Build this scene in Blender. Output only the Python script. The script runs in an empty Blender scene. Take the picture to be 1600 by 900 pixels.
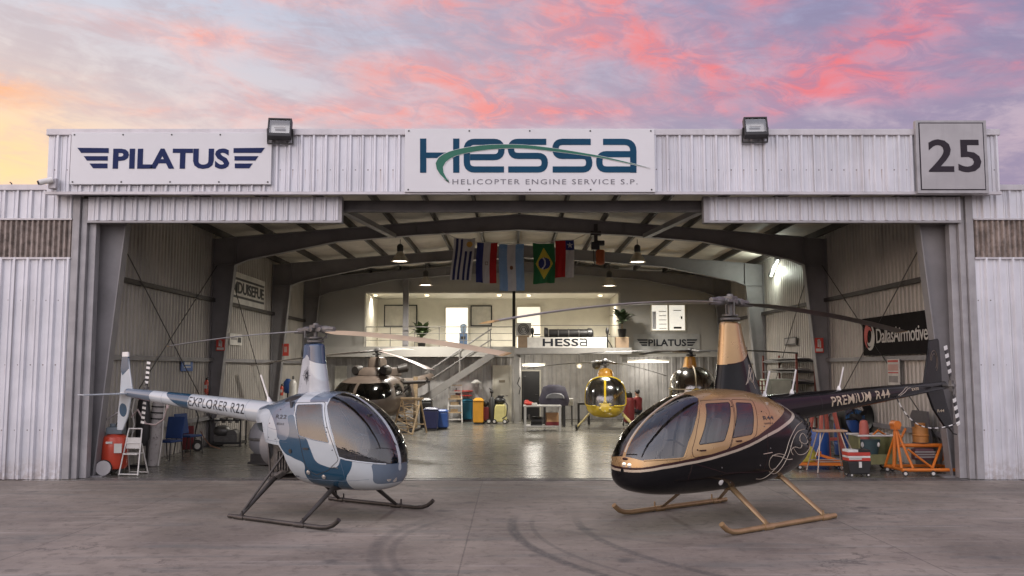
import bpy, bmesh, math, random
from mathutils import Vector, Matrix, Euler
from mathutils.geometry import interpolate_bezier
S = bpy.context.scene
COL = S.collection
R = math.radians
random.seed(7)

# ---------------------------------------------------------------- camera
PITCH = math.atan(125 / 1400)
CAM_H = 2.1
cam = bpy.data.cameras.new('camera')
cam.sensor_width = 36.0
cam.lens = 36.0 * 1400 / 1600
cam.clip_start = 0.1
cam.clip_end = 3000
camo = bpy.data.objects.new('camera', cam)
COL.objects.link(camo)
camo.location = (0, 0, CAM_H)
camo.rotation_euler = (math.pi / 2 + PITCH, 0, 0)
S.camera = camo
S.render.engine = 'CYCLES'
S.cycles.use_denoising = True
S.cycles.max_bounces = 8
S.cycles.transparent_max_bounces = 16
S.cycles.sample_clamp_indirect = 6
S.cycles.caustics_reflective = False
S.cycles.caustics_refractive = False
S.view_settings.view_transform = 'Standard'
S.view_settings.look = 'None'
S.view_settings.gamma = 1
S.view_settings.use_curve_mapping = False
S.view_settings.exposure = 0.35

def at(px, py, Y):
    "the place at distance Y that is seen at px, py of the 1600 x 900 photograph"
    u, v = px - 800, 450 - py
    yy = 1400 * math.cos(PITCH) - v * math.sin(PITCH)
    zz = 1400 * math.sin(PITCH) + v * math.cos(PITCH)
    return Vector((u * Y / yy, Y, CAM_H + zz * Y / yy))

def gnd(px, py):
    v = 450 - py
    yy = 1400 * math.cos(PITCH) - v * math.sin(PITCH)
    zz = 1400 * math.sin(PITCH) + v * math.cos(PITCH)
    return at(px, py, -CAM_H * yy / zz)

# ---------------------------------------------------------------- node helper
class NT:
    def __init__(s, tree):
        s.t = tree; s.n = tree.nodes; s.l = tree.links
    def node(s, kind, **kw):
        n = s.n.new(kind)
        for k, v in kw.items():
            setattr(n, k, v)
        return n
    def put(s, sock, v):
        if v is None: return
        if isinstance(v, bpy.types.NodeSocket): s.l.new(v, sock)
        else: sock.default_value = v
    def math(s, op, a, b=None, c=None, clamp=False):
        n = s.node('ShaderNodeMath', operation=op, use_clamp=clamp)
        s.put(n.inputs[0], a); s.put(n.inputs[1], b)
        if c is not None: s.put(n.inputs[2], c)
        return n.outputs[0]
    def vmath(s, op, a, b=None):
        n = s.node('ShaderNodeVectorMath', operation=op)
        s.put(n.inputs[0], a); s.put(n.inputs[1], b)
        return n.outputs[0]
    def mix(s, f, a, b, blend='MIX'):
        n = s.node('ShaderNodeMix', data_type='RGBA', blend_type=blend)
        s.put(n.inputs['Factor'], f)
        s.put(n.inputs[6], c4(a)); s.put(n.inputs[7], c4(b))
        return n.outputs[2]
    def noise(s, vec, scale=5, detail=4, rough=.55, dist=0):
        n = s.node('ShaderNodeTexNoise')
        s.put(n.inputs['Vector'], vec); n.inputs['Scale'].default_value = scale
        n.inputs['Detail'].default_value = detail; n.inputs['Roughness'].default_value = rough
        n.inputs['Distortion'].default_value = dist
        return n.outputs['Fac']
    def ramp(s, f, lo, hi, smooth=True):
        n = s.node('ShaderNodeMapRange')
        n.interpolation_type = 'SMOOTHSTEP' if smooth else 'LINEAR'
        s.put(n.inputs[0], f); s.put(n.inputs[1], lo); s.put(n.inputs[2], hi)
        return n.outputs[0]
    def mapping(s, vec, scale=(1, 1, 1), loc=(0, 0, 0), rot=(0, 0, 0)):
        n = s.node('ShaderNodeMapping')
        s.put(n.inputs[0], vec); n.inputs['Scale'].default_value = scale
        n.inputs['Location'].default_value = loc; n.inputs['Rotation'].default_value = rot
        return n.outputs[0]
    def sep(s, vec):
        n = s.node('ShaderNodeSeparateXYZ'); s.put(n.inputs[0], vec)
        return n.outputs
    def comb(s, x, y, z):
        n = s.node('ShaderNodeCombineXYZ')
        s.put(n.inputs[0], x); s.put(n.inputs[1], y); s.put(n.inputs[2], z)
        return n.outputs[0]

def c4(c):
    if isinstance(c, (tuple, list)) and len(c) == 3: return (*c, 1)
    return c

def hx(r, g, b):
    "sRGB 0-255 to linear"
    f = lambda c: (c / 255 / 12.92) if c <= 10 else ((c / 255 + .055) / 1.055) ** 2.4
    return (f(r), f(g), f(b))

# ---------------------------------------------------------------- sky
def build_sky():
    w = bpy.data.worlds.new('World'); S.world = w; w.use_nodes = True
    t = NT(w.node_tree); t.n.clear()
    out = t.node('ShaderNodeOutputWorld'); bg = t.node('ShaderNodeBackground')
    t.l.new(bg.outputs[0], out.inputs[0])
    tc = t.node('ShaderNodeTexCoord')
    d = tc.outputs['Generated']
    x, y, z = t.sep(d)
    el = t.math('MULTIPLY', t.math('ARCSINE', z), 57.2958)
    az = t.math('MULTIPLY', t.math('ARCTAN2', x, y), 57.2958)       # 0 ahead, + to the right
    # clear sky between the clouds
    sky = t.node('ShaderNodeTexSky', sky_type='NISHITA')
    sky.sun_disc = False; sky.sun_elevation = R(4); sky.sun_rotation = R(-40); sky.altitude = 0
    sky.air_density = 1; sky.dust_density = 2; sky.ozone_density = 2
    side = t.ramp(az, -28, 28)
    hor = t.mix(side, hx(226, 210, 208), hx(200, 176, 190))
    up = t.mix(side, hx(194, 204, 224), hx(146, 148, 188))
    base = t.mix(t.ramp(el, 11, 26), hor, up)
    base = t.mix(t.ramp(el, 25, 80), base, hx(150, 163, 200))
    # low sun glow at the left
    def blob(a0, e0, wa, we, slope=0.0):
        da = t.math('DIVIDE', t.math('SUBTRACT', az, a0), wa)
        ee = t.math('SUBTRACT', t.math('SUBTRACT', el, e0), t.math('MULTIPLY', t.math('SUBTRACT', az, a0), slope))
        de = t.math('DIVIDE', ee, we)
        q = t.math('ADD', t.math('MULTIPLY', da, da), t.math('MULTIPLY', de, de))
        return t.math('EXPONENT', t.math('MULTIPLY', q, -1.0))
    base = t.mix(t.math('MULTIPLY', blob(-33, 11, 9, 4.6), .92), base, hx(255, 204, 132))
    # cloud noise in degrees, stretched along the horizon and leaning down to the right
    ang = t.comb(t.math('MULTIPLY', az, .105), t.math('MULTIPLY', t.math('ADD', el, t.math('MULTIPLY', az, .10)), .26), 0.0)
    n1 = t.noise(ang, .9, 9, .58, .9)
    n2 = t.noise(t.vmath('ADD', ang, (7.3, 3.1, 0)), 2.0, 9, .66, .9)
    n3 = t.noise(t.vmath('ADD', ang, (1.3, 9.1, 0)), .75, 8, .62, 1.0)
    n4 = t.noise(t.mapping(ang, (1.6, 2.6, 1), (4, 2, 0)), 1.5, 10, .64, 1.4)
    lumps = None
    for a0, e0, wa, we, sl, k in ((-4.2, 18.6, 6.5, 1.7, -.12, .40), (7.0, 20.8, 7.5, 2.2, -.22, .52), (12.5, 18.6, 4.5, 1.0, -.3, .30),
                                  (19.5, 16.8, 6, 1.6, -.08, .45), (25, 19.8, 4.5, 2.2, .2, .45), (-15.8, 19.2, 4, 1.1, -.15, .40),
                                  (-17, 22.6, 5, .9, -.1, .45), (-31, 15.4, 7, 1.1, 0, .45), (0, 23.8, 12, 1.6, 0, .36), (-1, 21.3, 5, 1.0, -.05, .25),
                                  (17, 23.0, 3, 1.8, .5, .4), (-8, 16.0, 9, 1.0, .02, .40), (2, 16.2, 8, 1.1, 0, .42), (-23, 19.6, 5, .7, 0, .30), (27, 16.0, 5, .8, 0, .25), (10, 16.0, 6, .8, 0, .2)):
        b = t.math('MULTIPLY', blob(a0, e0, wa, we, sl), k)
        lumps = b if lumps is None else t.math('ADD', lumps, b)
    # away from the part of the sky in the picture the clouds follow noise only
    far = t.ramp(t.math('ABSOLUTE', az), 34, 60)
    dens = t.math('ADD', t.math('MULTIPLY', t.math('SUBTRACT', n1, .5), 1.5), t.math('ADD', lumps, t.math('MULTIPLY', far, .32)))
    dens = t.math('ADD', dens, t.math('MULTIPLY', t.math('SUBTRACT', n4, .5), .28))
    cov = t.ramp(dens, -.05, .60)
    # grey-mauve cloud without sun on it
    gcol = t.mix(side, hx(188, 174, 184), hx(140, 128, 162))
    grey = t.ramp(t.math('ADD', t.math('ADD', t.math('MULTIPLY', t.math('SUBTRACT', n3, .5), 1.9), t.math('MULTIPLY', t.math('SUBTRACT', n4, .5), .8)), t.math('MULTIPLY', side, .30)), -.16, .36)
    base = t.mix(t.math('MULTIPLY', grey, .72), base, gcol)
    pinkl = t.mix(side, hx(246, 202, 196), hx(214, 158, 180))
    pinkd = t.mix(side, hx(252, 164, 146), hx(246, 120, 126))
    core = t.mix(t.ramp(t.math('ADD', t.math('MULTIPLY', n2, .9), t.math('MULTIPLY', dens, .60)), .44, .92), pinkl, pinkd)
    core = t.mix(t.math('MULTIPLY', blob(-31, 15.0, 6, 1.6), .95), core, hx(255, 170, 96))
    shade_ = t.ramp(t.noise(t.vmath('ADD', ang, (2.2, .35, 0)), 2.8, 9, .66, 1.0), .42, .62)
    core = t.mix(t.math('MULTIPLY', shade_, .70), core, t.mix(side, hx(204, 172, 180), hx(160, 130, 164)))
    colr = t.mix(t.math('MULTIPLY', cov, .92), base, core)
    fs = t.node('ShaderNodeVectorMath', operation='SCALE'); t.put(fs.inputs[0], colr); fs.inputs['Scale'].default_value = FRONT_K; colr = fs.outputs[0]
    # the eastern half behind the camera: cool, brighter dusk sky that lights the front
    back = t.ramp(y, .25, -.35)
    bcol = t.mix(t.ramp(el, 18, 55), (.98, .96, 1.04, 1), (.52, .60, .80, 1))
    bcol = t.mix(t.math('MULTIPLY', t.math('MULTIPLY', t.ramp(el, 26, 6), .85), t.ramp(x, -.3, -.85)), bcol, (1.55, 1.08, .70, 1))
    bcol = t.mix(t.math('MULTIPLY', cov, .35), bcol, (1.1, .84, .86, 1))
    lft = t.math('ADD', .82, t.math('MULTIPLY', t.ramp(x, .7, -.8), .6))
    bs = t.node('ShaderNodeVectorMath', operation='SCALE'); t.put(bs.inputs[0], bcol); t.put(bs.inputs['Scale'], lft); bcol = bs.outputs[0]
    colr = t.mix(back, colr, bcol)
    sk = t.node('ShaderNodeVectorMath', operation='SCALE'); t.put(sk.inputs[0], sky.outputs[0]); sk.inputs['Scale'].default_value = SKY_N
    colr = t.mix(1.0, colr, sk.outputs[0], 'ADD')
    t.put(bg.inputs[0], colr)
    bg.inputs[1].default_value = SKY_K

LP = 980.0          # watts of one hall lamp
SKY_N = 0.02
FRONT_K = 0.75
SKY_K = 1.0
build_sky()

sun = bpy.data.lights.new('sun', 'SUN')
sun.energy = 0.7; sun.angle = R(100); sun.color = (1, .88, .84)
suno = bpy.data.objects.new('sun', sun); COL.objects.link(suno)
suno.rotation_euler = Vector((.70, .60, -.70)).to_track_quat('-Z', 'Y').to_euler()

# ---------------------------------------------------------------- materials
MATS = {}
def pm(name, col, rough=.5, metal=0.0, var=.12, scale=3.0, bump=0.0, bscale=60, streak=0.0, coat=0.0, dirt=None, dirtk=.5, spec=.5, rvar=.15, world=False):
    "painted / plain surface with uneven colour and gloss"
    if name in MATS: return MATS[name]
    m = bpy.data.materials.new(name); m.use_nodes = True; MATS[name] = m
    t = NT(m.node_tree); b = t.n['Principled BSDF']
    if world: v = t.node('ShaderNodeNewGeometry').outputs['Position']
    else: v = t.node('ShaderNodeTexCoord').outputs['Object']
    n = t.noise(v, scale, 5, .6)
    lo = tuple(max(0, c * (1 - var)) for c in col); hi = tuple(min(1, c * (1 + var)) for c in col)
    c = t.mix(t.ramp(n, .3, .7), lo, hi)
    if streak:
        ns = t.noise(t.mapping(v, (9, 9, .5)), 1.0, 5, .65)
        c = t.mix(t.math('MULTIPLY', t.ramp(ns, .48, .74), streak), c, tuple(k * .55 for k in col))
    if dirt:
        nd = t.noise(v, scale * 2.3, 7, .68)
        c = t.mix(t.math('MULTIPLY', t.ramp(nd, .55, .72), dirtk), c, dirt)
    t.put(b.inputs['Base Color'], c)
    b.inputs['Metallic'].default_value = metal
    rn = t.noise(v, scale * 3, 4, .6)
    r = t.math('ADD', rough - rvar / 2, t.math('MULTIPLY', rn, rvar), clamp=True)
    t.put(b.inputs['Roughness'], r)
    b.inputs['Specular IOR Level'].default_value = spec
    if coat: b.inputs['Coat Weight'].default_value = coat; b.inputs['Coat Roughness'].default_value = .05
    if bump:
        bn = t.node('ShaderNodeBump'); bn.inputs['Strength'].default_value = bump; bn.inputs['Distance'].default_value = .01
        t.put(bn.inputs['Height'], t.noise(v, bscale, 4, .6)); t.l.new(bn.outputs[0], b.inputs['Normal'])
    return m

def emit(name, col, k):
    m = bpy.data.materials.new(name); m.use_nodes = True
    b = m.node_tree.nodes['Principled BSDF']
    b.inputs['Base Color'].default_value = c4(col)
    b.inputs['Emission Color'].default_value = c4(col); b.inputs['Emission Strength'].default_value = k
    return m

def glass(name, tint, refl=1.0, rough=.02, base=.05):
    "thin clear sheet: what is behind it shows through, with a sharp reflection on top"
    m = bpy.data.materials.new(name); m.use_nodes = True
    t = NT(m.node_tree); t.n.remove(t.n['Principled BSDF']); o = t.n['Material Output']
    tr = t.node('ShaderNodeBsdfTransparent'); tr.inputs[0].default_value = c4(tint)
    gl = t.node('ShaderNodeBsdfGlossy'); gl.inputs['Roughness'].default_value = rough
    fr = t.node('ShaderNodeFresnel'); fr.inputs[0].default_value = 1.5
    k = t.math('MULTIPLY', fr.outputs[0], 1.7 * refl, clamp=True)
    k = t.math('ADD', k, base * refl, clamp=True)
    mx = t.node('ShaderNodeMixShader'); t.put(mx.inputs[0], k)
    t.l.new(tr.outputs[0], mx.inputs[1]); t.l.new(gl.outputs[0], mx.inputs[2]); t.l.new(mx.outputs[0], o.inputs[0])
    return m

# ---------------------------------------------------------------- mesh builder
class MB:
    def __init__(s): s.v = []; s.f = []; s.mi = []; s.cur = 0
    def add(s, vs, fs):
        o = len(s.v); s.v += [tuple(p) for p in vs]
        for f in fs: s.f.append(tuple(i + o for i in f)); s.mi.append(s.cur)
        return s
    def box(s, c, d, rot=None):
        c = Vector(c); hx_, hy, hz = d[0] / 2, d[1] / 2, d[2] / 2
        vs = [Vector((i * hx_, j * hy, k * hz)) for i in (-1, 1) for j in (-1, 1) for k in (-1, 1)]
        if rot is not None:
            M = Euler(rot).to_matrix() if not isinstance(rot, Matrix) else rot
            vs = [M @ p for p in vs]
        return s.add([p + c for p in vs], [(0, 1, 3, 2), (4, 6, 7, 5), (0, 4, 5, 1), (2, 3, 7, 6), (0, 2, 6, 4), (1, 5, 7, 3)])
    def b2(s, a, b):
        a, b = Vector(a), Vector(b)
        return s.box((a + b) / 2, [abs(q) for q in (b - a)])
    def bar(s, p0, p1, w, h, up=(0, 0, 1)):
        p0, p1 = Vector(p0), Vector(p1); d = (p1 - p0); L = d.length; d.normalize()
        up = Vector(up)
        if abs(d.dot(up)) > .98: up = Vector((1, 0, 0))
        r = d.cross(up).normalized(); u = r.cross(d)
        return s.box((p0 + p1) / 2, (L, w, h), Matrix((d, r, u)).transposed())
    def ring(s, c, d, r, n, up=None):
        d = Vector(d).normalized(); a = Vector((0, 0, 1)) if abs(d.z) < .95 else Vector((1, 0, 0))
        if up: a = Vector(up)
        e1 = d.cross(a).normalized(); e2 = d.cross(e1)
        return [Vector(c) + e1 * (r * math.cos(6.28318 * i / n)) + e2 * (r * math.sin(6.28318 * i / n)) for i in range(n)]
    def tube(s, pts, r, n=8, caps=True, closed=False):
        pts = [Vector(p) for p in pts]; m = len(pts)
        rr = r if isinstance(r, (list, tuple)) else [r] * m
        rings = []; pe = None
        for i, p in enumerate(pts):
            if closed: d = pts[(i + 1) % m] - pts[i - 1]
            else: d = pts[min(i + 1, m - 1)] - pts[max(i - 1, 0)]
            if d.length < 1e-9: d = Vector((0, 0, 1))
            d.normalize()
            if pe is None:
                a = Vector((0, 0, 1)) if abs(d.z) < .95 else Vector((1, 0, 0))
                e1 = d.cross(a).normalized()
            else:
                e1 = (pe - d * pe.dot(d))
                e1 = e1.normalized() if e1.length > 1e-6 else d.orthogonal().normalized()
            pe = e1; e2 = d.cross(e1)
            rings.append([p + e1 * (rr[i] * math.cos(6.28318 * k / n)) + e2 * (rr[i] * math.sin(6.28318 * k / n)) for k in range(n)])
        return s.loft(rings, caps, closed)
    def loft(s, rings, caps=True, closed=False):
        n = len(rings[0]); m = len(rings); fs = []
        for i in range(m if closed else m - 1):
            j = (i + 1) % m
            for k in range(n):
                fs.append((i * n + k, i * n + (k + 1) % n, j * n + (k + 1) % n, j * n + k))
        if caps and not closed:
            fs.append(tuple(range(n))[::-1]); fs.append(tuple((m - 1) * n + k for k in range(n)))
        return s.add([p for r in rings for p in r], fs)
    def cyl(s, p0, p1, r0, r1=None, n=16, caps=True):
        return s.tube([p0, p1], [r0, r0 if r1 is None else r1], n, caps)
    def lathe(s, prof, c=(0, 0, 0), axis=(0, 0, 1), n=24, caps=True):
        c = Vector(c); ax = Vector(axis).normalized()
        return s.loft([s.ring(c + ax * h, ax, max(r, 1e-4), n) for r, h in prof], caps)
    def prism(s, poly, a, b, M=None):
        "poly in x,z extruded along y from a to b, moved by M"
        vs = [Vector((p[0], a, p[1])) for p in poly] + [Vector((p[0], b, p[1])) for p in poly]; n = len(poly)
        if M is not None: vs = [M @ v for v in vs]
        return s.add(vs, [tuple(range(n)), tuple(range(2 * n - 1, n - 1, -1))] + [(i, i + n, (i + 1) % n + n, (i + 1) % n) for i in range(n)])
    def ball(s, c, r, n=12, m=8):
        rr = r if isinstance(r, (tuple, list)) else (r, r, r); c = Vector(c)
        return s.loft([[c + Vector((rr[0] * math.sin(a) * math.cos(b), rr[1] * math.sin(a) * math.sin(b), rr[2] * math.cos(a)))
                        for b in [6.28318 * k / n for k in range(n)]] for a in [math.pi * (.02 + .96 * i / m) for i in range(m + 1)]])
    def build(s, name, mat, parent=None, smooth=None, bevel=0, mats=None, seg=2):
        me = bpy.data.meshes.new(name); me.from_pydata(s.v, [], s.f); me.update()
        for mm in (mats or [mat]): me.materials.append(mm)
        if mats: me.polygons.foreach_set('material_index', s.mi)
        bm = bmesh.new(); bm.from_mesh(me); bmesh.ops.recalc_face_normals(bm, faces=bm.faces); bm.to_mesh(me); bm.free()
        o = bpy.data.objects.new(name, me); COL.objects.link(o)
        if parent: o.parent = parent
        if bevel:
            md = o.modifiers.new('bevel', 'BEVEL'); md.width = bevel; md.segments = seg; md.limit_method = 'ANGLE'; md.angle_limit = R(40)
        if smooth is not None: shade(o, smooth)
        return o

def shade(o, ang=35):
    me = o.data
    me.polygons.foreach_set('use_smooth', [True] * len(me.polygons))
    try: me.set_sharp_from_angle(angle=R(ang))
    except Exception: pass

def tag(o, label, cat, group=None, kind=None):
    o['label'] = label; o['category'] = cat
    if group: o['group'] = group
    if kind: o['kind'] = kind
    return o

def thing(name, label, cat, loc=(0, 0, 0), rz=0, group=None, rot=None):
    o = bpy.data.objects.new(name, None); COL.objects.link(o)
    o.empty_display_size = .2; o.location = loc; o.rotation_euler = rot or (0, 0, rz)
    return tag(o, label, cat, group)

def dup(root, loc, rz=None, label=None):
    c = root.copy(); COL.objects.link(c); c.location = loc
    if rz is not None: c.rotation_euler = (0, 0, rz)
    if label: c['label'] = label
    for ch in [o for o in S.objects if o.parent is root]:
        k = ch.copy(); COL.objects.link(k); k.parent = c
        for g in [o for o in S.objects if o.parent is ch]:
            q = g.copy(); COL.objects.link(q); q.parent = k
    return c

def text_bm(txt, h, w=None, depth=.004, bold=0.0, space=1.0):
    "lettering as a mesh in x,y (left to right, up), lower left corner at 0,0; h = capital height, w = total width"
    cu = bpy.data.curves.new('lettering', 'FONT'); cu.body = txt; cu.size = 1; cu.offset = bold; cu.space_character = space
    cu.resolution_u = 3; cu.fill_mode = 'FRONT' if depth == 0 else 'BOTH'
    if depth: cu.extrude = .5
    ob = bpy.data.objects.new('lettering', cu)
    me = bpy.data.meshes.new_from_object(ob)
    bpy.data.objects.remove(ob); bpy.data.curves.remove(cu)
    xs = [v.co.x for v in me.vertices]; ys = [v.co.y for v in me.vertices]
    x0, x1, y0, y1 = min(xs), max(xs), min(ys), max(ys)
    sx = (w / (x1 - x0)) if w else h / (y1 - y0)
    sy = h / (y1 - y0)
    for v in me.vertices:
        v.co = ((v.co.x - x0) * sx, (v.co.y - y0) * sy, v.co.z * depth)
    return me

def text_obj(name, txt, h, w, mat, parent, M, depth=.006, bold=0.0, space=1.0):
    me = text_bm(txt, h, w, depth, bold, space)
    me.materials.clear(); me.materials.append(mat); me.transform(M)
    o = bpy.data.objects.new(name, me); COL.objects.link(o)
    if parent: o.parent = parent
    return o

def frame_front(x, y, z):
    "maps lettering x,y to a wall that faces the camera (x right, z up), lower left corner at x,y,z"
    return Matrix.Translation((x, y, z)) @ Matrix(((1, 0, 0, 0), (0, 0, -1, 0), (0, 1, 0, 0), (0, 0, 0, 1)))

def frame_left(x, y, z):
    "lettering on the left wall: reads from near to far"
    return Matrix.Translation((x, y, z)) @ Matrix(((0, 0, 1, 0), (1, 0, 0, 0), (0, 1, 0, 0), (0, 0, 0, 1)))

def frame_right(x, y, z):
    "lettering on the right wall: reads from far to near"
    return Matrix.Translation((x, y, z)) @ Matrix(((0, 0, -1, 0), (-1, 0, 0, 0), (0, 1, 0, 0), (0, 0, 0, 1)))

def flat_poly(mb, pts, M, depth=.006):
    "a flat cut-out letter or mark: pts in x,y of the lettering plane"
    n = len(pts); vs = [M @ Vector((p[0], p[1], depth / 2)) for p in pts] + [M @ Vector((p[0], p[1], -depth / 2)) for p in pts]
    mb.add(vs, [tuple(range(n)), tuple(range(2 * n - 1, n - 1, -1))] + [(i, i + n, (i + 1) % n + n, (i + 1) % n) for i in range(n)])

def stroke(mb, pts, w, M, depth=.006):
    "a flat line of even (or per point) width through pts"
    m = len(pts); L = []; Rr = []
    ws = w if isinstance(w, (list, tuple)) else [w] * m
    P = [Vector((p[0], p[1])) for p in pts]
    for i in range(m):
        if i == 0: nn = (P[1] - P[0]).normalized(); k = 1
        elif i == m - 1: nn = (P[-1] - P[-2]).normalized(); k = 1
        else:
            a, b = (P[i] - P[i - 1]).normalized(), (P[i + 1] - P[i]).normalized(); nn = (a + b).normalized(); k = 1 / max(.6, nn.dot(a))
        q = Vector((-nn.y, nn.x)) * (ws[i] / 2 * k)
        L.append(P[i] + q); Rr.append(P[i] - q)
    for i in range(m - 1):
        flat_poly(mb, [L[i], L[i + 1], Rr[i + 1], Rr[i]], M, depth)

def arc(cx, cy, r, a0, a1, n=6, ry=None):
    return [(cx + r * math.cos(R(a0 + (a1 - a0) * i / n)), cy + (ry or r) * math.sin(R(a0 + (a1 - a0) * i / n))) for i in range(n + 1)]

def corrugated(mb, a, b, z0, z1, period, depth, out, kind='rib', th=0):
    "ribbed sheet standing from a to b (xy), z0..z1 (numbers or functions of t); ribs stand out along xy vector out"
    a, b, out = Vector(a), Vector(b), Vector(out).normalized(); L = (b - a).length; d = (b - a) / L
    prof = {'rib': [(0, 0), (.36, 0), (.40, .3), (.52, .3), (.56, 0), (.66, 0), (.76, 1), (.9, 1)],
            'trap': [(0, 0), (.38, 0), (.5, 1), (.88, 1)],
            'fine': [(0, 0), (.25, 0), (.5, 1), (.75, 1)]}[kind]
    pts = []; n = max(1, round(L / period)); p = L / n
    for i in range(n):
        for q, h in prof: pts.append(((i + q) * p, h * depth))
    pts.append((L, 0))
    f0 = z0 if callable(z0) else (lambda s: z0); f1 = z1 if callable(z1) else (lambda s: z1)
    vs = []; fs = []
    for s_, h in pts:
        q = a + d * s_ + out * h
        vs += [(q.x, q.y, f0(s_ / L)), (q.x, q.y, f1(s_ / L))]
    for i in range(len(pts) - 1): fs.append((2 * i, 2 * i + 2, 2 * i + 3, 2 * i + 1))
    mb.add(vs, fs)
# ================================================================ ground
YF, YI, YB = 16.9, 17.25, 36.0
XC, HW = .21, 8.55
XL, XR = XC - HW, XC + HW

def apron_mat():
    m = bpy.data.materials.new('apron_concrete'); m.use_nodes = True
    t = NT(m.node_tree); b = t.n['Principled BSDF']
    v = t.node('ShaderNodeNewGeometry').outputs['Position']
    x, y, z = t.sep(v)
    n1 = t.noise(v, .35, 6, .6, .6); n2 = t.noise(v, 1.6, 7, .65, .4); n3 = t.noise(v, 14, 6, .7); n4 = t.noise(v, 90, 3, .6)
    c = t.mix(t.ramp(n1, .32, .68), (.162, .139, .114, 1), (.300, .260, .216, 1))
    c = t.mix(t.math('MULTIPLY', t.ramp(n2, .5, .72), .4), c, (.18, .155, .142, 1))
    c = t.mix(t.math('MULTIPLY', t.ramp(n3, .52, .72), .30), c, (.40, .35, .30, 1))
    c = t.mix(t.math('MULTIPLY', t.ramp(n4, .55, .8), .22), c, (.09, .08, .08, 1))
    # broad wiping streaks left to right
    ns = t.noise(t.mapping(v, (.5, 3.2, 1), rot=(0, 0, .06)), 1.0, 6, .62, .5)
    c = t.mix(t.math('MULTIPLY', t.ramp(ns, .50, .68), .55), c, (.14, .146, .135, 1))
    ns2 = t.noise(t.mapping(v, (.3, 5, 1), loc=(3, 7, 0), rot=(0, 0, -.1)), 1.0, 6, .62, .5)
    c = t.mix(t.math('MULTIPLY', t.ramp(ns2, .54, .72), .38), c, (.42, .395, .36, 1))
    n6 = t.noise(v, 5.5, 8, .7, .6)
    c = t.mix(t.math('MULTIPLY', t.ramp(n6, .50, .66), .5), c, (.095, .08, .068, 1))
    cr = t.node('ShaderNodeTexVoronoi'); cr.feature = 'DISTANCE_TO_EDGE'; cr.inputs['Scale'].default_value = .22; t.put(cr.inputs['Vector'], t.vmath('ADD', v, t.comb(t.math('MULTIPLY', n6, 1.2), t.math('MULTIPLY', n2, 1.5), 0.0)))
    c = t.mix(t.math('MULTIPLY', t.ramp(cr.outputs['Distance'], .006, .002), t.math('MULTIPLY', t.ramp(n1, .5, .62), .55)), c, (.05, .042, .04, 1))
    # oil spots
    sp = t.node('ShaderNodeTexVoronoi'); sp.inputs['Scale'].default_value = .9; t.put(sp.inputs['Vector'], t.vmath('ADD', v, t.comb(t.math('MULTIPLY', n2, .5), t.math('MULTIPLY', n1, .6), 0.0)))
    c = t.mix(t.math('MULTIPLY', t.ramp(sp.outputs['Distance'], .16, .03), .6), c, (.05, .052, .052, 1))
    # saw-cut joints
    def joint(coord, at_, w=.012):
        return t.ramp(t.math('ABSOLUTE', t.math('SUBTRACT', coord, at_)), w, w * .35)
    wob = t.math('MULTIPLY', t.math('SUBTRACT', n2, .5), .02)
    xs = t.math('ADD', x, wob); ys = t.math('ADD', y, wob)
    jt = None
    for a in (-10.6, -5.6, -.55, 4.5, 9.6):
        j = joint(xs, a); jt = j if jt is None else t.math('MAXIMUM', jt, j)
    for a in (4.2, 9.2, 14.25):
        jt = t.math('MAXIMUM', jt, joint(ys, a))
    c = t.mix(t.math('MULTIPLY', jt, t.math('MULTIPLY', t.ramp(n3, .25, .6), .6)), c, (.06, .053, .053, 1))
    # old tyre marks
    tm = None
    for cx, cy, rr, w, a in ((5.2, 12.3, 5.2, .10, 1), (5.2, 12.3, 4.93, .05, .6), (6.0, 12.6, 5.1, .09, .8), (2.4, 10.9, 4.0, .12, .55), (2.4, 10.9, 3.8, .07, .5), (4.6, 16.6, 6.2, .1, .35)):
        dx = t.math('SUBTRACT', x, cx); dy = t.math('SUBTRACT', y, cy)
        q = t.math('ABSOLUTE', t.math('SUBTRACT', t.math('SQRT', t.math('ADD', t.math('MULTIPLY', dx, dx), t.math('MULTIPLY', dy, dy))), rr))
        k = t.math('MULTIPLY', t.math('MULTIPLY', t.ramp(q, w, w * .3), t.ramp(dx, -.5, -3.2)), a)
        k = t.math('MULTIPLY', k, t.ramp(y, 13.6, 12.0))
        tm = k if tm is None else t.math('MAXIMUM', tm, k)
    c = t.mix(t.math('MULTIPLY', t.math('MULTIPLY', tm, t.ramp(n3, .28, .58)), .68), c, (.045, .048, .05, 1))
    # rusty dirt swept against the building
    c = t.mix(t.math('MULTIPLY', t.math('MULTIPLY', t.ramp(y, 15.6, 17.0), t.ramp(n2, .35, .65)), .35), c, (.12, .085, .07, 1))
    t.put(b.inputs['Base Color'], c)
    t.put(b.inputs['Roughness'], t.math('ADD', .50, t.math('MULTIPLY', n2, .3)))
    b.inputs['Specular IOR Level'].default_value = .4
    bn = t.node('ShaderNodeBump'); bn.inputs['Strength'].default_value = .35; bn.inputs['Distance'].default_value = .006
    t.put(bn.inputs['Height'], t.math('ADD', t.math('ADD', n4, t.math('MULTIPLY', n3, 1.2)), t.math('MULTIPLY', jt, -2.0))); t.l.new(bn.outputs[0], b.inputs['Normal'])
    return m

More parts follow.
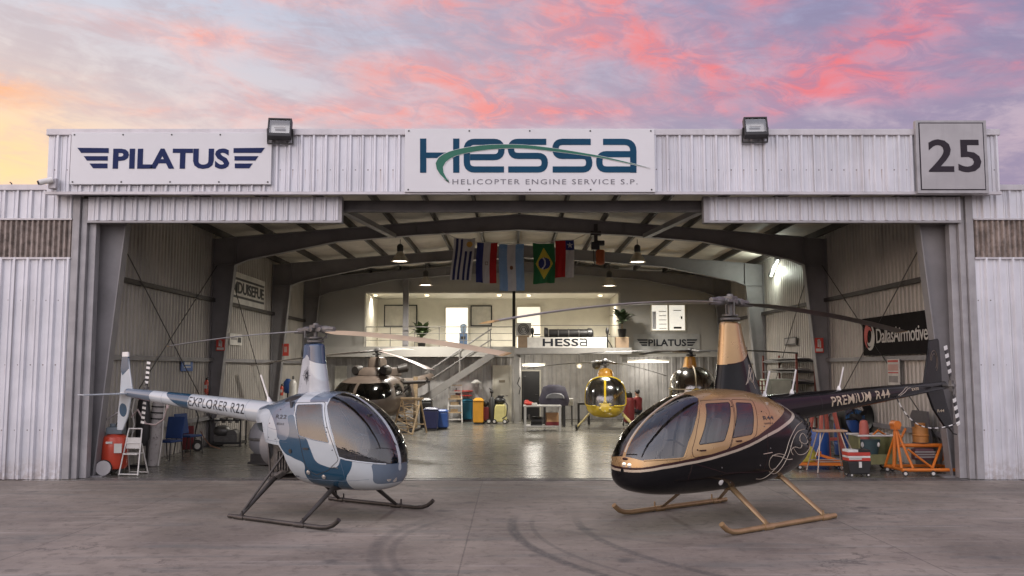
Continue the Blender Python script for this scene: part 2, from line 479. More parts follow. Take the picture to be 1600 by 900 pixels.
def floor_mat():
    m = bpy.data.materials.new('hangar_floor_paint'); m.use_nodes = True
    t = NT(m.node_tree); b = t.n['Principled BSDF']
    v = t.node('ShaderNodeNewGeometry').outputs['Position']
    n1 = t.noise(v, .5, 6, .6, .5); n2 = t.noise(v, 2.5, 7, .65, .4); n3 = t.noise(t.mapping(v, (.8, 4, 1)), 1.0, 6, .6, .6)
    c = t.mix(t.ramp(n1, .3, .7), (.120, .114, .096, 1), (.185, .174, .146, 1))
    c = t.mix(t.math('MULTIPLY', t.ramp(n2, .5, .74), .45), c, (.07, .066, .057, 1))
    c = t.mix(t.math('MULTIPLY', t.ramp(n3, .54, .74), .35), c, (.24, .225, .19, 1))
    t.put(b.inputs['Base Color'], c)
    t.put(b.inputs['Roughness'], t.math('ADD', .12, t.math('MULTIPLY', t.math('ADD', n2, n3), .14)))
    b.inputs['Specular IOR Level'].default_value = .6
    bn = t.node('ShaderNodeBump'); bn.inputs['Strength'].default_value = .05; bn.inputs['Distance'].default_value = .01
    t.put(bn.inputs['Height'], n2); t.l.new(bn.outputs[0], b.inputs['Normal'])
    return m

g = MB(); g.add([(-600, -600, -.02), (600, -600, -.02), (600, 900, -.02), (-600, 900, -.02)], [(0, 1, 2, 3)])
o = g.build('ground', pm('far_ground', (.16, .14, .12), .9, var=.3, scale=.05, world=True)); o['kind'] = 'structure'
g = MB(); g.b2((-40, -30, -.15), (40, 17.02, 0))
o = g.build('apron', apron_mat()); o['kind'] = 'structure'
g = MB(); g.b2((-9.2, 17.02, -.15), (9.6, 40.5, -.004))
o = g.build('hangar_floor', floor_mat()); o['kind'] = 'structure'

# ================================================================ hangar
def clad_mat():
    m = bpy.data.materials.new('facade_sheet'); m.use_nodes = True
    t = NT(m.node_tree); b = t.n['Principled BSDF']
    v = t.node('ShaderNodeNewGeometry').outputs['Position']; x, y, z = t.sep(v)
    n1 = t.noise(v, 1.2, 6, .6); n2 = t.noise(t.mapping(v, (7, 7, .45)), 1.0, 6, .68); n3 = t.noise(v, 9, 5, .65); n5 = t.noise(t.mapping(v, (2.5, 2.5, .25), (3, 1, 0)), 1.0, 5, .6)
    c = t.mix(t.ramp(n1, .3, .7), (.60, .605, .645, 1), (.72, .72, .765, 1))
    c = t.mix(t.math('MULTIPLY', t.ramp(n2, .50, .74), .36), c, (.37, .34, .37, 1))
    c = t.mix(t.math('MULTIPLY', t.ramp(n5, .56, .74), .30), c, (.42, .33, .29, 1))
    # sheet laps every 0.96 m: each sheet a little different, thin dark line at its edge
    k = t.math('DIVIDE', x, .96); cell = t.math('FLOOR', k); fr = t.math('FRACT', k)
    wn = t.node('ShaderNodeTexWhiteNoise'); wn.noise_dimensions = '1D'; t.put(wn.inputs['W'], cell)
    c = t.mix(t.math('MULTIPLY', wn.outputs['Value'], .16), c, (.40, .40, .44, 1))
    c = t.mix(t.math('MULTIPLY', t.ramp(fr, .018, .008), .55), c, (.12, .10, .10, 1))
    # screws on rows, with a short rust run under some
    sx = t.math('SUBTRACT', t.math('FRACT', t.math('DIVIDE', x, .24)), .5); sz = t.math('FRACT', t.math('DIVIDE', t.math('SUBTRACT', z, .30), 1.24))
    dx = t.math('MULTIPLY', sx, .24); dz = t.math('MULTIPLY', t.math('SUBTRACT', sz, .5), 1.24)
    d = t.math('SQRT', t.math('ADD', t.math('MULTIPLY', dx, dx), t.math('MULTIPLY', dz, dz)))
    c = t.mix(t.math('MULTIPLY', t.ramp(d, .016, .010), t.ramp(n3, .35, .55)), c, (.10, .08, .08, 1))
    run = t.math('MULTIPLY', t.ramp(t.math('ABSOLUTE', dx), .014, .004), t.math('MULTIPLY', t.ramp(dz, -.34, 0.0), t.ramp(dz, .02, 0.0)))
    c = t.mix(t.math('MULTIPLY', run, t.math('MULTIPLY', t.ramp(n1, .45, .65), .45)), c, (.30, .17, .11, 1))
    # splash dirt near the ground
    c = t.mix(t.math('MULTIPLY', t.ramp(z, .55, .02), t.math('MULTIPLY', t.ramp(n3, .3, .7), .6)), c, (.30, .23, .19, 1))
    t.put(b.inputs['Base Color'], c); b.inputs['Metallic'].default_value = .15
    t.put(b.inputs['Roughness'], t.math('ADD', .26, t.math('MULTIPLY', n1, .22)))
    bn = t.node('ShaderNodeBump'); bn.inputs['Strength'].default_value = .25; bn.inputs['Distance'].default_value = .02
    t.put(bn.inputs['Height'], t.noise(v, 3.5, 3, .5)); t.l.new(bn.outputs[0], b.inputs['Normal'])
    return m
M_clad = clad_mat()
M_cap = pm('cap_flashing', (.50, .48, .50), .4, .3, var=.08, streak=.2, world=True)
M_in = pm('inner_sheet', (.42, .39, .355), .5, .1, var=.14, scale=.8, streak=.5, dirt=(.20, .17, .14), dirtk=.3, world=True)
M_steel = pm('frame_paint', (.235, .225, .23), .5, var=.12, scale=1.5, dirt=(.14, .12, .11), dirtk=.25, world=True)
M_purl = pm('purlin_steel', (.055, .048, .045), .55, .2, var=.2, world=True)
M_trim = pm('door_trim', (.33, .32, .33), .45, .2, var=.12, streak=.35, world=True)
M_ins = pm('roof_insulation', (.60, .555, .485), .6, var=.14, scale=1.2, dirt=(.38, .34, .28), dirtk=.35, bump=.5, bscale=9, world=True)
M_grey = pm('partition_paint', (.40, .385, .355), .6, var=.06, scale=.6, dirt=(.22, .20, .18), dirtk=.2, world=True)
M_white = pm('white_wall', (.66, .63, .55), .6, var=.04, world=True)
M_strip = pm('translucent_sheet', (.25, .205, .18), .3, var=.4, scale=6, streak=.6, dirt=(.07, .055, .05), dirtk=.5, world=True)
M_dark = pm('dark_gap', (.03, .028, .028), .7)
M_cable = pm('steel_cable', (.10, .095, .09), .5, .5)

HG = thing('hangar', 'large corrugated metal hangar with wide open front and steel portal frames', 'hangar', (0, 0, 0))
def zt(d): return 5.68 + .69 * (1 - d / HW)            # top of a rafter, d metres from the ridge

# ---- front: fascia, cap, header panels
mb = MB(); corrugated(mb, (-8.9, YF), (9.33, YF), 5.45, 6.56, .235, .05, (0, -1))
mb.b2((-8.9, YF + .02, 5.46), (9.33, YF + .05, 6.55))
mb.b2((-8.9, YF + .02, 5.46), (-8.87, YF + 1.2, 6.55)); mb.b2((9.30, YF + .02, 5.46), (9.33, YF + 1.2, 6.55))
mb.build('fascia', M_clad, HG)
mb = MB(); mb.b2((-8.93, YF - .06, 6.545), (9.36, YF + .16, 6.67)); mb.build('parapet_cap', M_cap, HG, bevel=.012)
mb = MB(); mb.b2((-8.92, YF - .045, 5.40), (9.35, YF + .06, 5.452)); mb.build('drip_flashing', M_cap, HG)
for xa, xb, xo in ((XL + .08, -3.36, -3.36), (3.78, XR - .02, 3.78)):
    mb = MB(); corrugated(mb, (xa, YI), (xb, YI), 4.96, 5.42, .24, .042, (0, -1)); mb.b2((xa, YI + .01, 4.97), (xb, YI + .04, 5.42))
    h = mb.build('header_panel', M_clad, HG)
    mb = MB(); mb.b2((xa, YI - .02, 4.915), (xb, YI + .10, 4.957)); mb.b2((xo - .05, YI - .03, 4.915), (xo + .05, YI + .16, 5.43))
    mb.build('panel_edge', M_trim, h)
mb = MB(); mb.b2((XL, 17.5, 5.18), (XR, 17.66, 5.40)); mb.b2((-3.4, 17.42, 5.16), (3.8, 17.5, 5.20)); mb.build('lintel_beam', M_purl, HG)
for sx, x0, x1 in ((-1, -14.5, -8.54), (1, 8.96, 14.9)):
    a, b = ((x0, YI), (x1, YI))
    mb = MB(); corrugated(mb, a, b, 0.0, 4.23, .262, .055, (0, -1))
    corrugated(mb, a, b, 4.97, 5.56, .262, .045, (0, -1)); mb.b2((x0, YI + .02, 0.0), (x1, YI + .06, 4.24)); mb.b2((x0, YI + .02, 4.96), (x1, YI + .06, 5.56))
    w = mb.build('front_wall', M_clad, HG)
    mb = MB(); corrugated(mb, (x0, YI + .03), (x1, YI + .03), 4.22, 4.99, .105, .055, (0, -1), 'fine'); mb.b2((x0, YI + .05, 4.24), (x1, YI + .08, 4.96))
    wn_ = mb.build('window', M_strip, HG); mb = MB(); mb.b2((x0, YI - .05, 4.195), (x1, YI - .005, 4.235)); mb.b2((x0, YI - .05, 4.965), (x1, YI - .005, 4.995)); mb.build('window_frame', M_cap, wn_)
    mb = MB(); mb.b2((x0, YI - .06, 5.545), (x1 + .05 * sx, YI + .2, 5.66)); mb.build('wall_cap', M_cap, HG, bevel=.01)
    mb = MB(); xe = x1 if sx < 0 else x0
    mb.b2((xe - .05, YI - .05, 0.0), (xe + .05, YI + .12, 5.42)) if False else None
    s_ = sx
    mb.b2((xe, YI - .03, 0.0), (xe - s_ * .14, YI + .10, 5.44)); mb.b2((xe - s_ * .145, YI + .03, 0.0), (xe - s_ * .26, YI + .22, 5.40)); mb.b2((xe - s_ * .262, YI + .12, 0.0), (xe - s_ * .40, YI + .30, 4.93))
    mb.build('door_post', M_trim, HG, bevel=.008)

for x0, x1 in ((-8.88, -7.95), (8.4, 9.31)):
    mb = MB(); mb.b2((x0, YF + .07, 5.455), (x1, 17.9, 5.54)); mb.build('gap_filler', M_trim, HG)  # added block, shuts out the sky light leaking in above the header
# ---- portal frames
def frame(Y, first=False):
    for s_ in (-1, 1):
        X = lambda d: XC + s_ * d
        top = 4.95
        mb = MB()
        poly = [(X(HW - .06), 0), (X(HW - .20), 0), (X(HW - .64), top), (X(HW - .64), zt(HW - .64)), (X(HW - .06), zt(HW - .06))]
        mb.prism(poly, Y - .012, Y + .012)
        mb.bar((X(HW - .30), Y, 0), (X(HW - .80), Y, top), .24, .025, up=(s_, 0, 0)) if False else None
        a, b = Vector((X(HW - .20), 0, 0)), Vector((X(HW - .64), 0, top))
        n = Vector((-s_, 0, -.1)).normalized() * .024
        mb.prism([(a.x, a.z), (b.x, b.z), (b.x + n.x, b.z + n.z), (a.x + n.x, a.z)], Y - .12, Y + .12)
        mb.b2((X(HW - .06), Y - .12, 0), (X(HW - .035), Y + .12, zt(HW)))
        mb.b2((X(HW - .06), Y - .10, top - .01), (X(HW - .64), Y + .10, top + .01))
        mb.b2((X(HW - .02), Y - .2, -.004), (X(HW - .42), Y + .2, .016))
        mb.build('column', M_steel, HG)
        if first: continue
        mb = MB()
        lo = [(HW - .64, 4.96), (7.5, 5.12), (5.07, 5.62), (2.9, 5.80), (0, 5.95)]
        up = [(0, zt(0)), (HW - .64, zt(HW - .64))]
        mb.prism([(X(d), z) for d, z in lo + up], Y - .012, Y + .012)
        for (d0, z0), (d1, z1) in zip(lo[:-1], lo[1:]):
            mb.prism([(X(d0), z0), (X(d1), z1), (X(d1), z1 - .022), (X(d0), z0 - .022)], Y - .11, Y + .11)
        mb.prism([(X(0), zt(0)), (X(HW - .64), zt(HW - .64)), (X(HW - .64), zt(HW - .64) - .02), (X(0), zt(0) - .02)], Y - .11, Y + .11)
        for d in (HW - .66, 2.9, .02):
            zz = 4.97 if d > 7 else (5.8 if d > 2 else 5.95)
            mb.b2((X(d), Y - .10, zz), (X(d) - s_ * .02, Y + .10, zt(d) - .02))
        mb.build('rafter', M_steel, HG)
frame(17.75, True); frame(24.75); frame(31.0); frame(35.7)
mb = MB(); mb.b2((XC - .06, 17.67, 5.25), (XC + .06, 17.8, zt(0) + .1)); mb.build('ridge_post', M_steel, HG)
for s_ in (-1, 1):
    mb = MB(); mb.bar((XC + s_ * 3.7, 17.6, 5.3), (XC + s_ * 3.5, 24.65, 5.75), .16, .12); mb.build('knee_brace', M_steel, HG)
# ---- purlins and roof
for i in range(15):
    d = (i - 7) * 1.18
    mb = MB(); z = zt(abs(d)) + .01
    mb.b2((XC + d - .035, 17.0, z), (XC + d + .035, 36.0, z + .19)); mb.build('purlin', M_purl, HG)
def roof_under():
    nx, ny = 150, 120; vs = []; fs = []
    for j in range(ny + 1):
        y = 17.0 + 22.2 * j / ny
        for i in range(nx + 1):
            d = -HW + 2 * HW * i / nx
            q = ((d / 1.18) % 1.0); sag = math.sin(math.pi * q) ** .7
            r = math.sin(y * 2.1 + math.floor(d / 1.18) * 2.3) * .5 + math.sin(y * 5.3 + d * 1.7) * .25
            vs.append((XC + d, y, zt(abs(d)) + .2 - .07 * sag - .022 * r * sag))
    for j in range(ny):
        for i in range(nx):
            k = j * (nx + 1) + i; fs.append((k, k + 1, k + nx + 2, k + nx + 1))
    m = MB(); m.add(vs, fs); return m
roof_under().build('insulation', M_ins, HG, smooth=60)
mb = MB()
for s_ in (-1, 1):
    mb.prism([(XC, zt(0) + .24), (XC + s_ * (HW + .4), zt(HW + .4) + .24), (XC + s_ * (HW + .4), zt(HW + .4) + .29), (XC, zt(0) + .29)], YF + .06, 40.6)
mb.build('roof', M_clad, HG)
# ---- side walls
for s_ in (-1, 1):
    X = XC + s_ * HW
    mb = MB(); corrugated(mb, (X, 17.3), (X, 40.4), 0.0, 5.9, .2, .03, (-s_, 0), 'trap'); mb.b2((X + s_ * .03, 17.3, 0), (X + s_ * .06, 40.4, 5.95))
    mb.build('wall', M_in, HG)
    for z in (.75, 2.32, 3.97):
        mb = MB(); mb.b2((X - s_ * .035, 17.85, z - .05), (X - s_ * .13, 35.6, z + .05)); mb.build('girt', M_steel if z < 3 else M_purl, HG)
    for y0, y1 in ((17.9, 25.1),):
        for za, zb in ((.4, 5.2), (5.2, .4)):
            mb = MB(); mb.tube([(X - s_ * .16, y0, za), (X - s_ * .16, y1, zb)], .014, 6); mb.build('bracing_cable', M_cable, HG)
    mb = MB(); mb.tube([(X - s_ * .16, 25.5, 5.2), (X - s_ * .16, 30.8, .4)], .013, 6); mb.build('bracing_cable', M_cable, HG)
# ---- back: lower wall, upper partitions with the gallery opening
A = lambda px, py, Y=YB: at(px, py, Y)
zg0, zg1 = A(800, 546).z, A(800, 457).z         # gallery floor, ceiling
xg0, xg1 = A(570, 500).x, A(968, 500).x
mb = MB(); corrugated(mb, (XL, YB + .1), (.35, YB + .1), 0, zg0 - .32, .38, .02, (0, -1), 'trap'); corrugated(mb, (.35, YB + 1.4), (XR, YB + 1.4), 0, zg0 - .1, .38, .03, (0, -1), 'trap')
mb.b2((.33, YB + .1, 0), (.37, YB + 1.4, zg0 - .32)); mb.build('back_wall', pm('back_sheet', (.40, .385, .375), .5, .1, var=.12, streak=.6, world=True), HG)
mb = MB(); mb.b2((XL, YB, zg0 - .35), (xg0, YB + .12, 6.0)); mb.b2((xg1, YB, zg0 - .3), (XR, YB + .12, 6.0))
mb.prism([(xg0, zg1), (xg1, zg1), (xg1, 6.38), (XC, 6.5), (xg0, 6.3)], YB, YB + .12)
mb.build('partition', M_grey, HG)
YG = 39.6
mb = MB(); mb.b2((xg0 - .1, YG, zg0), (xg1 + .1, YG + .1, zg1 + .2)); mb.b2((xg0 - .12, YB + .12, zg0), (xg0, YG, zg1)); mb.b2((xg1, YB + .12, zg0), (xg1 + .12, YG, zg1))
mb.build('gallery_wall', M_white, HG)
mb = MB(); mb.b2((xg0 - .1, YB + .12, zg1 + .03), (xg1 + .1, YG, zg1 + .1)); mb.build('gallery_ceiling', M_white, HG)
mb = MB(); mb.b2((xg0, YB - .03, zg1 - .03), (xg1, YB + .1, zg1 + .03)); mb.b2((xg1 - .04, YB - .03, zg0), (xg1 + .04, YB + .05, zg1 - .03)); mb.b2((xg0 - .03, YB - .03, zg0), (xg0 + .03, YB + .05, zg1 - .03))
mb.build('gallery_edge', pm('edge_white', (.6, .58, .52), .5), HG)
mb = MB(); mb.b2((XL - .3, 40.4, 0), (XR + .3, 40.5, 6.5)); mb.build('rear_wall', M_in, HG)
M_lit = emit('lit_room', (1.0, .93, .80), .9)
M_doorw = pm('white_door_paint', (.60, .57, .49), .45, var=.05)
# lit doorways at the rear of the gallery
for px0, px1, py0 in ((697, 731, 481), (808, 844, 480)):
    a, b = A(px0, py0, YG - .02), A(px1, py0, YG - .02)
    mb = MB(); mb.b2((a.x, YG - .05, zg0), (b.x, YG - .02, a.z)); d = mb.build('door', M_lit if px0 < 750 else emit('lit_door', (1, .93, .8), .55), HG)
    mb = MB(); mb.b2((a.x - .07, YG - .08, zg0), (a.x, YG - .03, a.z + .07)); mb.b2((b.x, YG - .08, zg0), (b.x + .07, YG - .03, a.z + .07)); mb.b2((a.x, YG - .08, a.z), (b.x, YG - .03, a.z + .07))
    mb.build('door_frame', M_doorw, d)
# white door under the gallery, dark doorway under the deck, glazed door at the left
def hinged(px0, px1, py0, Y, m, pane=None, plate=False):
    a, b = A(px0, py0, Y), A(px1, py0, Y)
    mb = MB(); mb.b2((a.x, Y - .05, 0.0), (b.x, Y - .005, a.z)); d = mb.build('door', m, HG, bevel=.005)
    mb = MB(); mb.b2((a.x - .06, Y - .07, 0), (a.x, Y + .02, a.z + .06)); mb.b2((b.x, Y - .07, 0), (b.x + .06, Y + .02, a.z + .06)); mb.b2((a.x, Y - .07, a.z + .001), (b.x, Y + .02, a.z + .06)); mb.build('door_frame', M_doorw if pane is None else m, d)
    mb = MB(); mb.cyl((b.x - .08, Y - .10, 1.0), (b.x - .18, Y - .10, 1.0), .012); mb.cyl((b.x - .08, Y - .10, 1.0), (b.x - .08, Y - .04, 1.0), .01); mb.build('handle', M_cable, d)
    if pane: mb = MB(); mb.b2((a.x + .18, Y - .06, 1.0), (b.x - .18, Y - .051, a.z - .2)); mb.build('pane', M_dark, d)
    if plate: mb = MB(); c = (a + b) / 2; mb.b2((c.x - .12, Y - .06, 1.52), (c.x + .12, Y - .051, 1.62)); mb.build('door_plate', pm('brass_plate', (.25, .21, .15), .4, .4), d)
hinged(772, 797, 573, YB + .05, M_doorw, plate=True)
hinged(815, 843, 580, YB + 1.35, pm('black_door', (.012, .011, .012), .5))
hinged(526, 540, 574, YB + .05, pm('cream_door', (.5, .48, .42), .5), pane=True)
# window in the right partition, lit room behind
a, b = A(1018, 477), A(1070, 516)
mb = MB(); mb.b2((a.x, YB - .012, b.z), (b.x, YB - .004, a.z)); w = mb.build('window', emit('window_light', (1, .95, .85), .5), HG)
mb = MB()
for x0, x1 in ((a.x - .05, a.x), ((a.x + b.x) / 2 - .03, (a.x + b.x) / 2 + .03), (b.x, b.x + .05)): mb.b2((x0, YB - .05, b.z - .05), (x1, YB - .002, a.z + .05))
for z0, z1 in ((b.z - .05, b.z), (a.z, a.z + .05)): mb.b2((a.x, YB - .045, z0), (b.x, YB - .002, z1))
mb.build('window_frame', M_doorw, w)
mb = MB(); dx = (b.x - a.x)
for i in range(5): mb.b2((a.x + dx * .22, YB - .022, b.z + .06 + i * .17), (a.x + dx * .44, YB - .013, b.z + .09 + i * .17))
mb.b2((a.x + dx * .02, YB - .022, b.z + .05), (a.x + dx * .13, YB - .013, a.z - .25)); mb.build('shelf_unit', pm('window_shelf', (.55, .55, .58), .5), w)
mb = MB(); mb.b2((a.x + dx * .66, YB - .022, b.z + .06), (a.x + dx * .9, YB - .013, b.z + .14)); mb.b2((a.x + dx * .88, YB - .022, b.z + .45), (a.x + dx * .93, YB - .013, b.z + .56)); mb.b2((a.x + dx * .66, YB - .022, a.z - .22), (a.x + dx * .9, YB - .013, a.z - .19)); mb.build('blind_cord', M_dark, w)
# door rail and threshold at the opening
mb = MB(); mb.b2((XL + .2, 17.03, .001), (XR - .2, 17.10, .012)); mb.b2((XL + .2, 17.32, .001), (XR - .2, 17.36, .01)); mb.build('door_rail', pm('rail_steel', (.16, .15, .15), .4, .6, var=.3), HG)

# ================================================================ gallery deck, railing, stairs
GD = thing('mezzanine', 'grey steel mezzanine deck with railing along the back of the hangar', 'mezzanine', (0, 0, 0))
M_deck = pm('deck_paint', (.28, .27, .255), .5, var=.08, world=True)
xd0, xd1 = A(805, 550, 34.4).x, A(986, 550, 34.4).x
zd = zg0
mb = MB(); mb.b2((XL + .3, YB - .7, zd - .30), (xd0 - .02, YB - .005, zd)); mb.b2((XL + .3, YB - .7, zd - .001), (xd0 - .02, YB - .6, zd + .1)); mb.b2((xg0, YB - .004, zd - .05), (xg1, YG - .06, zd + .0)); mb.build('gallery_slab', M_grey, GD)
mb = MB(); mb.b2((xd0, 34.4, zd - .22), (xd1, YB - .008, zd + .03)); mb.b2((xd0 - .02, 34.37, zd - .24), (xd1 + .02, 34.40, zd + .034)); mb.b2((xd0 - .02, 34.35, zd - .20), (xd1 + .02, 34.37, zd - .12)); mb.build('deck', M_deck, GD)
for px in (807, 976):
    p = A(px, 560, 34.6); mb = MB(); mb.b2((p.x - .1, 34.5, -.004), (p.x + .1, 34.7, zd - .2)); mb.b2((p.x - .16, 34.44, -.004), (p.x + .16, 34.76, .012)); mb.build('column', M_deck, GD, bevel=.01)
# steel posts through the gallery opening
for px, m in ((634, M_steel), (803, M_dark)):
    p = A(px, 500, YB - .15); mb = MB(); mb.b2((p.x - .11, YB - .26, zd - .3), (p.x + .11, YB - .04, 6.2)) if px < 700 else mb.b2((p.x - .06, YB - .12, zd), (p.x + .06, YB - .03, zg1 + .6)); mb.build('post', m, GD)
rb = MB(); x0r, x1r = A(572, 500, YB - .5).x, A(801, 500, YB - .5).x
for z in (.35, .62, .88): rb.tube([(x0r, YB - .5, zd + z), (x1r, YB - .5, zd + z)], .011 if z < .8 else .018, 6)
n = 7
for i in range(n): xx = x0r + (x1r - x0r) * i / (n - 1); rb.tube([(xx, YB - .5, zd), (xx, YB - .5, zd + .88)], .016, 6)
rb.build('railing', pm('rail_grey', (.20, .19, .175), .45, .4), GD)
rb = MB(); x0r, x1r = xd0, A(985, 500, 34.5).x
for z in (.5, .95): rb.tube([(x0r, YB - .3, zd + z), (xg1, YB - .3, zd + z)], .014, 6)
rb.build('railing', MATS['rail_grey'], GD)

ST = thing('staircase', 'grey steel staircase rising to the gallery behind the yellow and teal bins', 'staircase', (0, 0, 0))
M_st = pm('stair_paint', (.22, .21, .20), .5, var=.08, world=True)
p1, p0 = A(768, 548, 35.0), A(668, 617, 35.0)
for yy, nm in ((34.75, 'stringer'), (35.25, 'stringer')):
    mb = MB(); mb.prism([(p1.x + .1, p1.z + .02), (p1.x + .1, p1.z - .26), (p0.x - .05, p0.z - .28), (p0.x - .35, p0.z - .05), (p0.x - .1, p0.z + .02)], yy - .02, yy + .02); mb.build(nm, M_st, ST)
N = 9
for i in range(N):
    q = p0.lerp(p1, (i + .5) / N); mb = MB(); mb.b2((q.x - .12, 34.775, q.z - .09), (q.x + .13, 35.225, q.z - .06)); mb.build('tread', M_st, ST)
mb = MB(); mb.b2((p0.x - 1.3, 34.72, p0.z - .16), (p0.x - .36, 35.6, p0.z - .06)); mb.build('landing', M_st, ST)
for xx in (p0.x - 1.28, p0.x - .42):
    mb = MB(); mb.b2((xx, 34.75, 0), (xx + .07, 34.82, p0.z - .165)); mb.build('leg', M_st, ST)
rb = MB()
for yy in (34.75, 35.25):
    for z in (.45, .85): rb.tube([(p0.x - .1, yy, p0.z + z), (p1.x, yy, p1.z + z)], .018, 6)
    for k in (.02, .5, .98): q = p0.lerp(p1, k); rb.tube([(q.x, yy, q.z), (q.x, yy, q.z + .85)], .018, 6)
rb.build('handrail', M_st, ST)

# ================================================================ daylight of the lamps
def lamp(name, loc, power, col=(1, .945, .86), r=.12, spot=None, size=1.2, blend=.6, d=None):
    l = bpy.data.lights.new(name, 'SPOT' if spot else 'POINT'); l.energy = power; l.color = col; l.shadow_soft_size = r
    if spot: l.spot_size = R(spot); l.spot_blend = blend
    o = bpy.data.objects.new(name, l); COL.objects.link(o); o.location = loc
    if d: o.rotation_euler = Vector(d).to_track_quat('-Z', 'Y').to_euler()
    return o
# ================================================================ helicopter building blocks
def pchip(xs, ys, x):
    n = len(xs)
    if x <= xs[0]: return ys[0]
    if x >= xs[-1]: return ys[-1]
    i = 0
    while xs[i + 1] < x: i += 1
    def sl(j):
        if j <= 0 or j >= n - 1:
            k = 0 if j <= 0 else n - 2
            return (ys[k + 1] - ys[k]) / (xs[k + 1] - xs[k])
        a = (ys[j] - ys[j - 1]) / (xs[j] - xs[j - 1]); b = (ys[j + 1] - ys[j]) / (xs[j + 1] - xs[j])
        if a * b <= 0: return 0.0
        return 2 * a * b / (a + b)
    h = xs[i + 1] - xs[i]; t = (x - xs[i]) / h
    return ((2 * t ** 3 - 3 * t ** 2 + 1) * ys[i] + (t ** 3 - 2 * t ** 2 + t) * h * sl(i) + (-2 * t ** 3 + 3 * t ** 2) * ys[i + 1] + (t ** 3 - t ** 2) * h * sl(i + 1))

class Hull:
    "body of revolution-like sections: stations (x, top, bottom, height of greatest width, half width)"
    def __init__(s, st, nu=2.3, nl=2.5):
        st = sorted(st); s.xs = [q[0] for q in st]; s.ch = [[q[k] for q in st] for k in range(1, 5)]; s.nu = nu; s.nl = nl
    def at(s, x): return [pchip(s.xs, c, x) for c in s.ch]
    def pt(s, x, a):
        zt_, zb, zc, hw = s.at(x); c, q = math.cos(a), math.sin(a)
        n = s.nu if q >= 0 else s.nl
        h = (zt_ - zc) if q >= 0 else (zc - zb)
        return Vector((x, hw * math.copysign(abs(c) ** (2 / n), c), zc + h * math.copysign(abs(q) ** (2 / n), q)))
    def y(s, x, z):
        zt_, zb, zc, hw = s.at(x); n = s.nu if z >= zc else s.nl
        h = (zt_ - zc) if z >= zc else (zc - zb)
        k = min(1, abs(z - zc) / max(h, 1e-5)); return hw * (1 - k ** n) ** (1 / n)
    def bm(s, nx=90, na=72, dense=True):
        x0, x1 = s.xs[0], s.xs[-1]
        X = []
        for i in range(nx + 1):
            t = i / nx; t = t + .12 * math.sin(2 * math.pi * t) * -.6 if dense else t
            X.append(x0 + (x1 - x0) * t)
        bm = bmesh.new(); rows = []
        for x in X:
            rows.append([bm.verts.new(s.pt(x, 2 * math.pi * (k + .5) / na)) for k in range(na)])
        for i in range(nx):
            for k in range(na):
                bm.faces.new((rows[i][k], rows[i][(k + 1) % na], rows[i + 1][(k + 1) % na], rows[i + 1][k]))
        bm.faces.new(rows[0]); bm.faces.new(rows[-1][::-1])
        bmesh.ops.recalc_face_normals(bm, faces=bm.faces)
        return bm

def inpoly(p, poly):
    x, z = p; c = False; n = len(poly)
    for i in range(n):
        (x1, z1), (x2, z2) = poly[i], poly[i - 1]
        if (z1 > z) != (z2 > z) and x < (x2 - x1) * (z - z1) / (z2 - z1) + x1: c = not c
    return c

def chaikin(p, n=1, closed=True):
    for _ in range(n):
        q = []; m = len(p)
        for i in range(m if closed else m - 1):
            a, b = p[i], p[(i + 1) % m]
            q += [(a[0] * .75 + b[0] * .25, a[1] * .75 + b[1] * .25), (a[0] * .25 + b[0] * .75, a[1] * .25 + b[1] * .75)]
        p = q if closed else [p[0]] + q + [p[-1]]
    return p

def rounded(p, r, n=4):
    "polygon with rounded corners"
    out = []; m = len(p)
    for i in range(m):
        a, b, c = Vector(p[i - 1]), Vector(p[i]), Vector(p[(i + 1) % m])
        k = min(r, (a - b).length * .45, (c - b).length * .45)
        s0, s1 = b + (a - b).normalized() * k, b + (c - b).normalized() * k
        for j in range(n + 1):
            t = j / n; q = s0 * (1 - t) ** 2 + b * 2 * t * (1 - t) + s1 * t ** 2
            out.append((q.x, q.y))
    return out

def cut(bm, poly, idx, side=0, keep=None):
    "cut an outline drawn in side view (x, z) into the skin and give the faces inside it material idx; side -1, 1 or 0 (both)"
    n = len(poly)
    def okside(f):
        c = f.calc_center_median(); return side == 0 or c.y * side > 0
    for i in range(n):
        a, b = poly[i], poly[(i + 1) % n]
        x0, x1 = min(a[0], b[0]) - .004, max(a[0], b[0]) + .004; z0, z1 = min(a[1], b[1]) - .004, max(a[1], b[1]) + .004
        d = Vector((b[0] - a[0], 0, b[1] - a[1]))
        if d.length < 1e-5: continue
        nn = Vector((d.z, 0, -d.x)).normalized()
        fs = []
        for f in bm.faces:
            if len(f.verts) > 30 or not okside(f): continue
            vx = [v.co.x for v in f.verts]
            if max(vx) < x0 or min(vx) > x1: continue
            vz = [v.co.z for v in f.verts]
            if max(vz) < z0 or min(vz) > z1: continue
            fs.append(f)
        if not fs: continue
        geom = list({e for f in fs for e in f.edges}) + list({v for f in fs for v in f.verts}) + fs
        bmesh.ops.bisect_plane(bm, geom=geom, dist=1e-5, plane_co=Vector((a[0], 0, a[1])), plane_no=nn)
    for f in bm.faces:
        if len(f.verts) > 30 or not okside(f): continue
        c = f.calc_center_median()
        if inpoly((c.x, c.z), poly) and (keep is None or keep(c, f.material_index)): f.material_index = idx

def cut_plane(bm, co, no, test):
    fs = [f for f in bm.faces if test(f.calc_center_median())]
    geom = list({e for f in fs for e in f.edges}) + list({v for f in fs for v in f.verts}) + fs
    bmesh.ops.bisect_plane(bm, geom=geom, dist=1e-5, plane_co=co, plane_no=no)

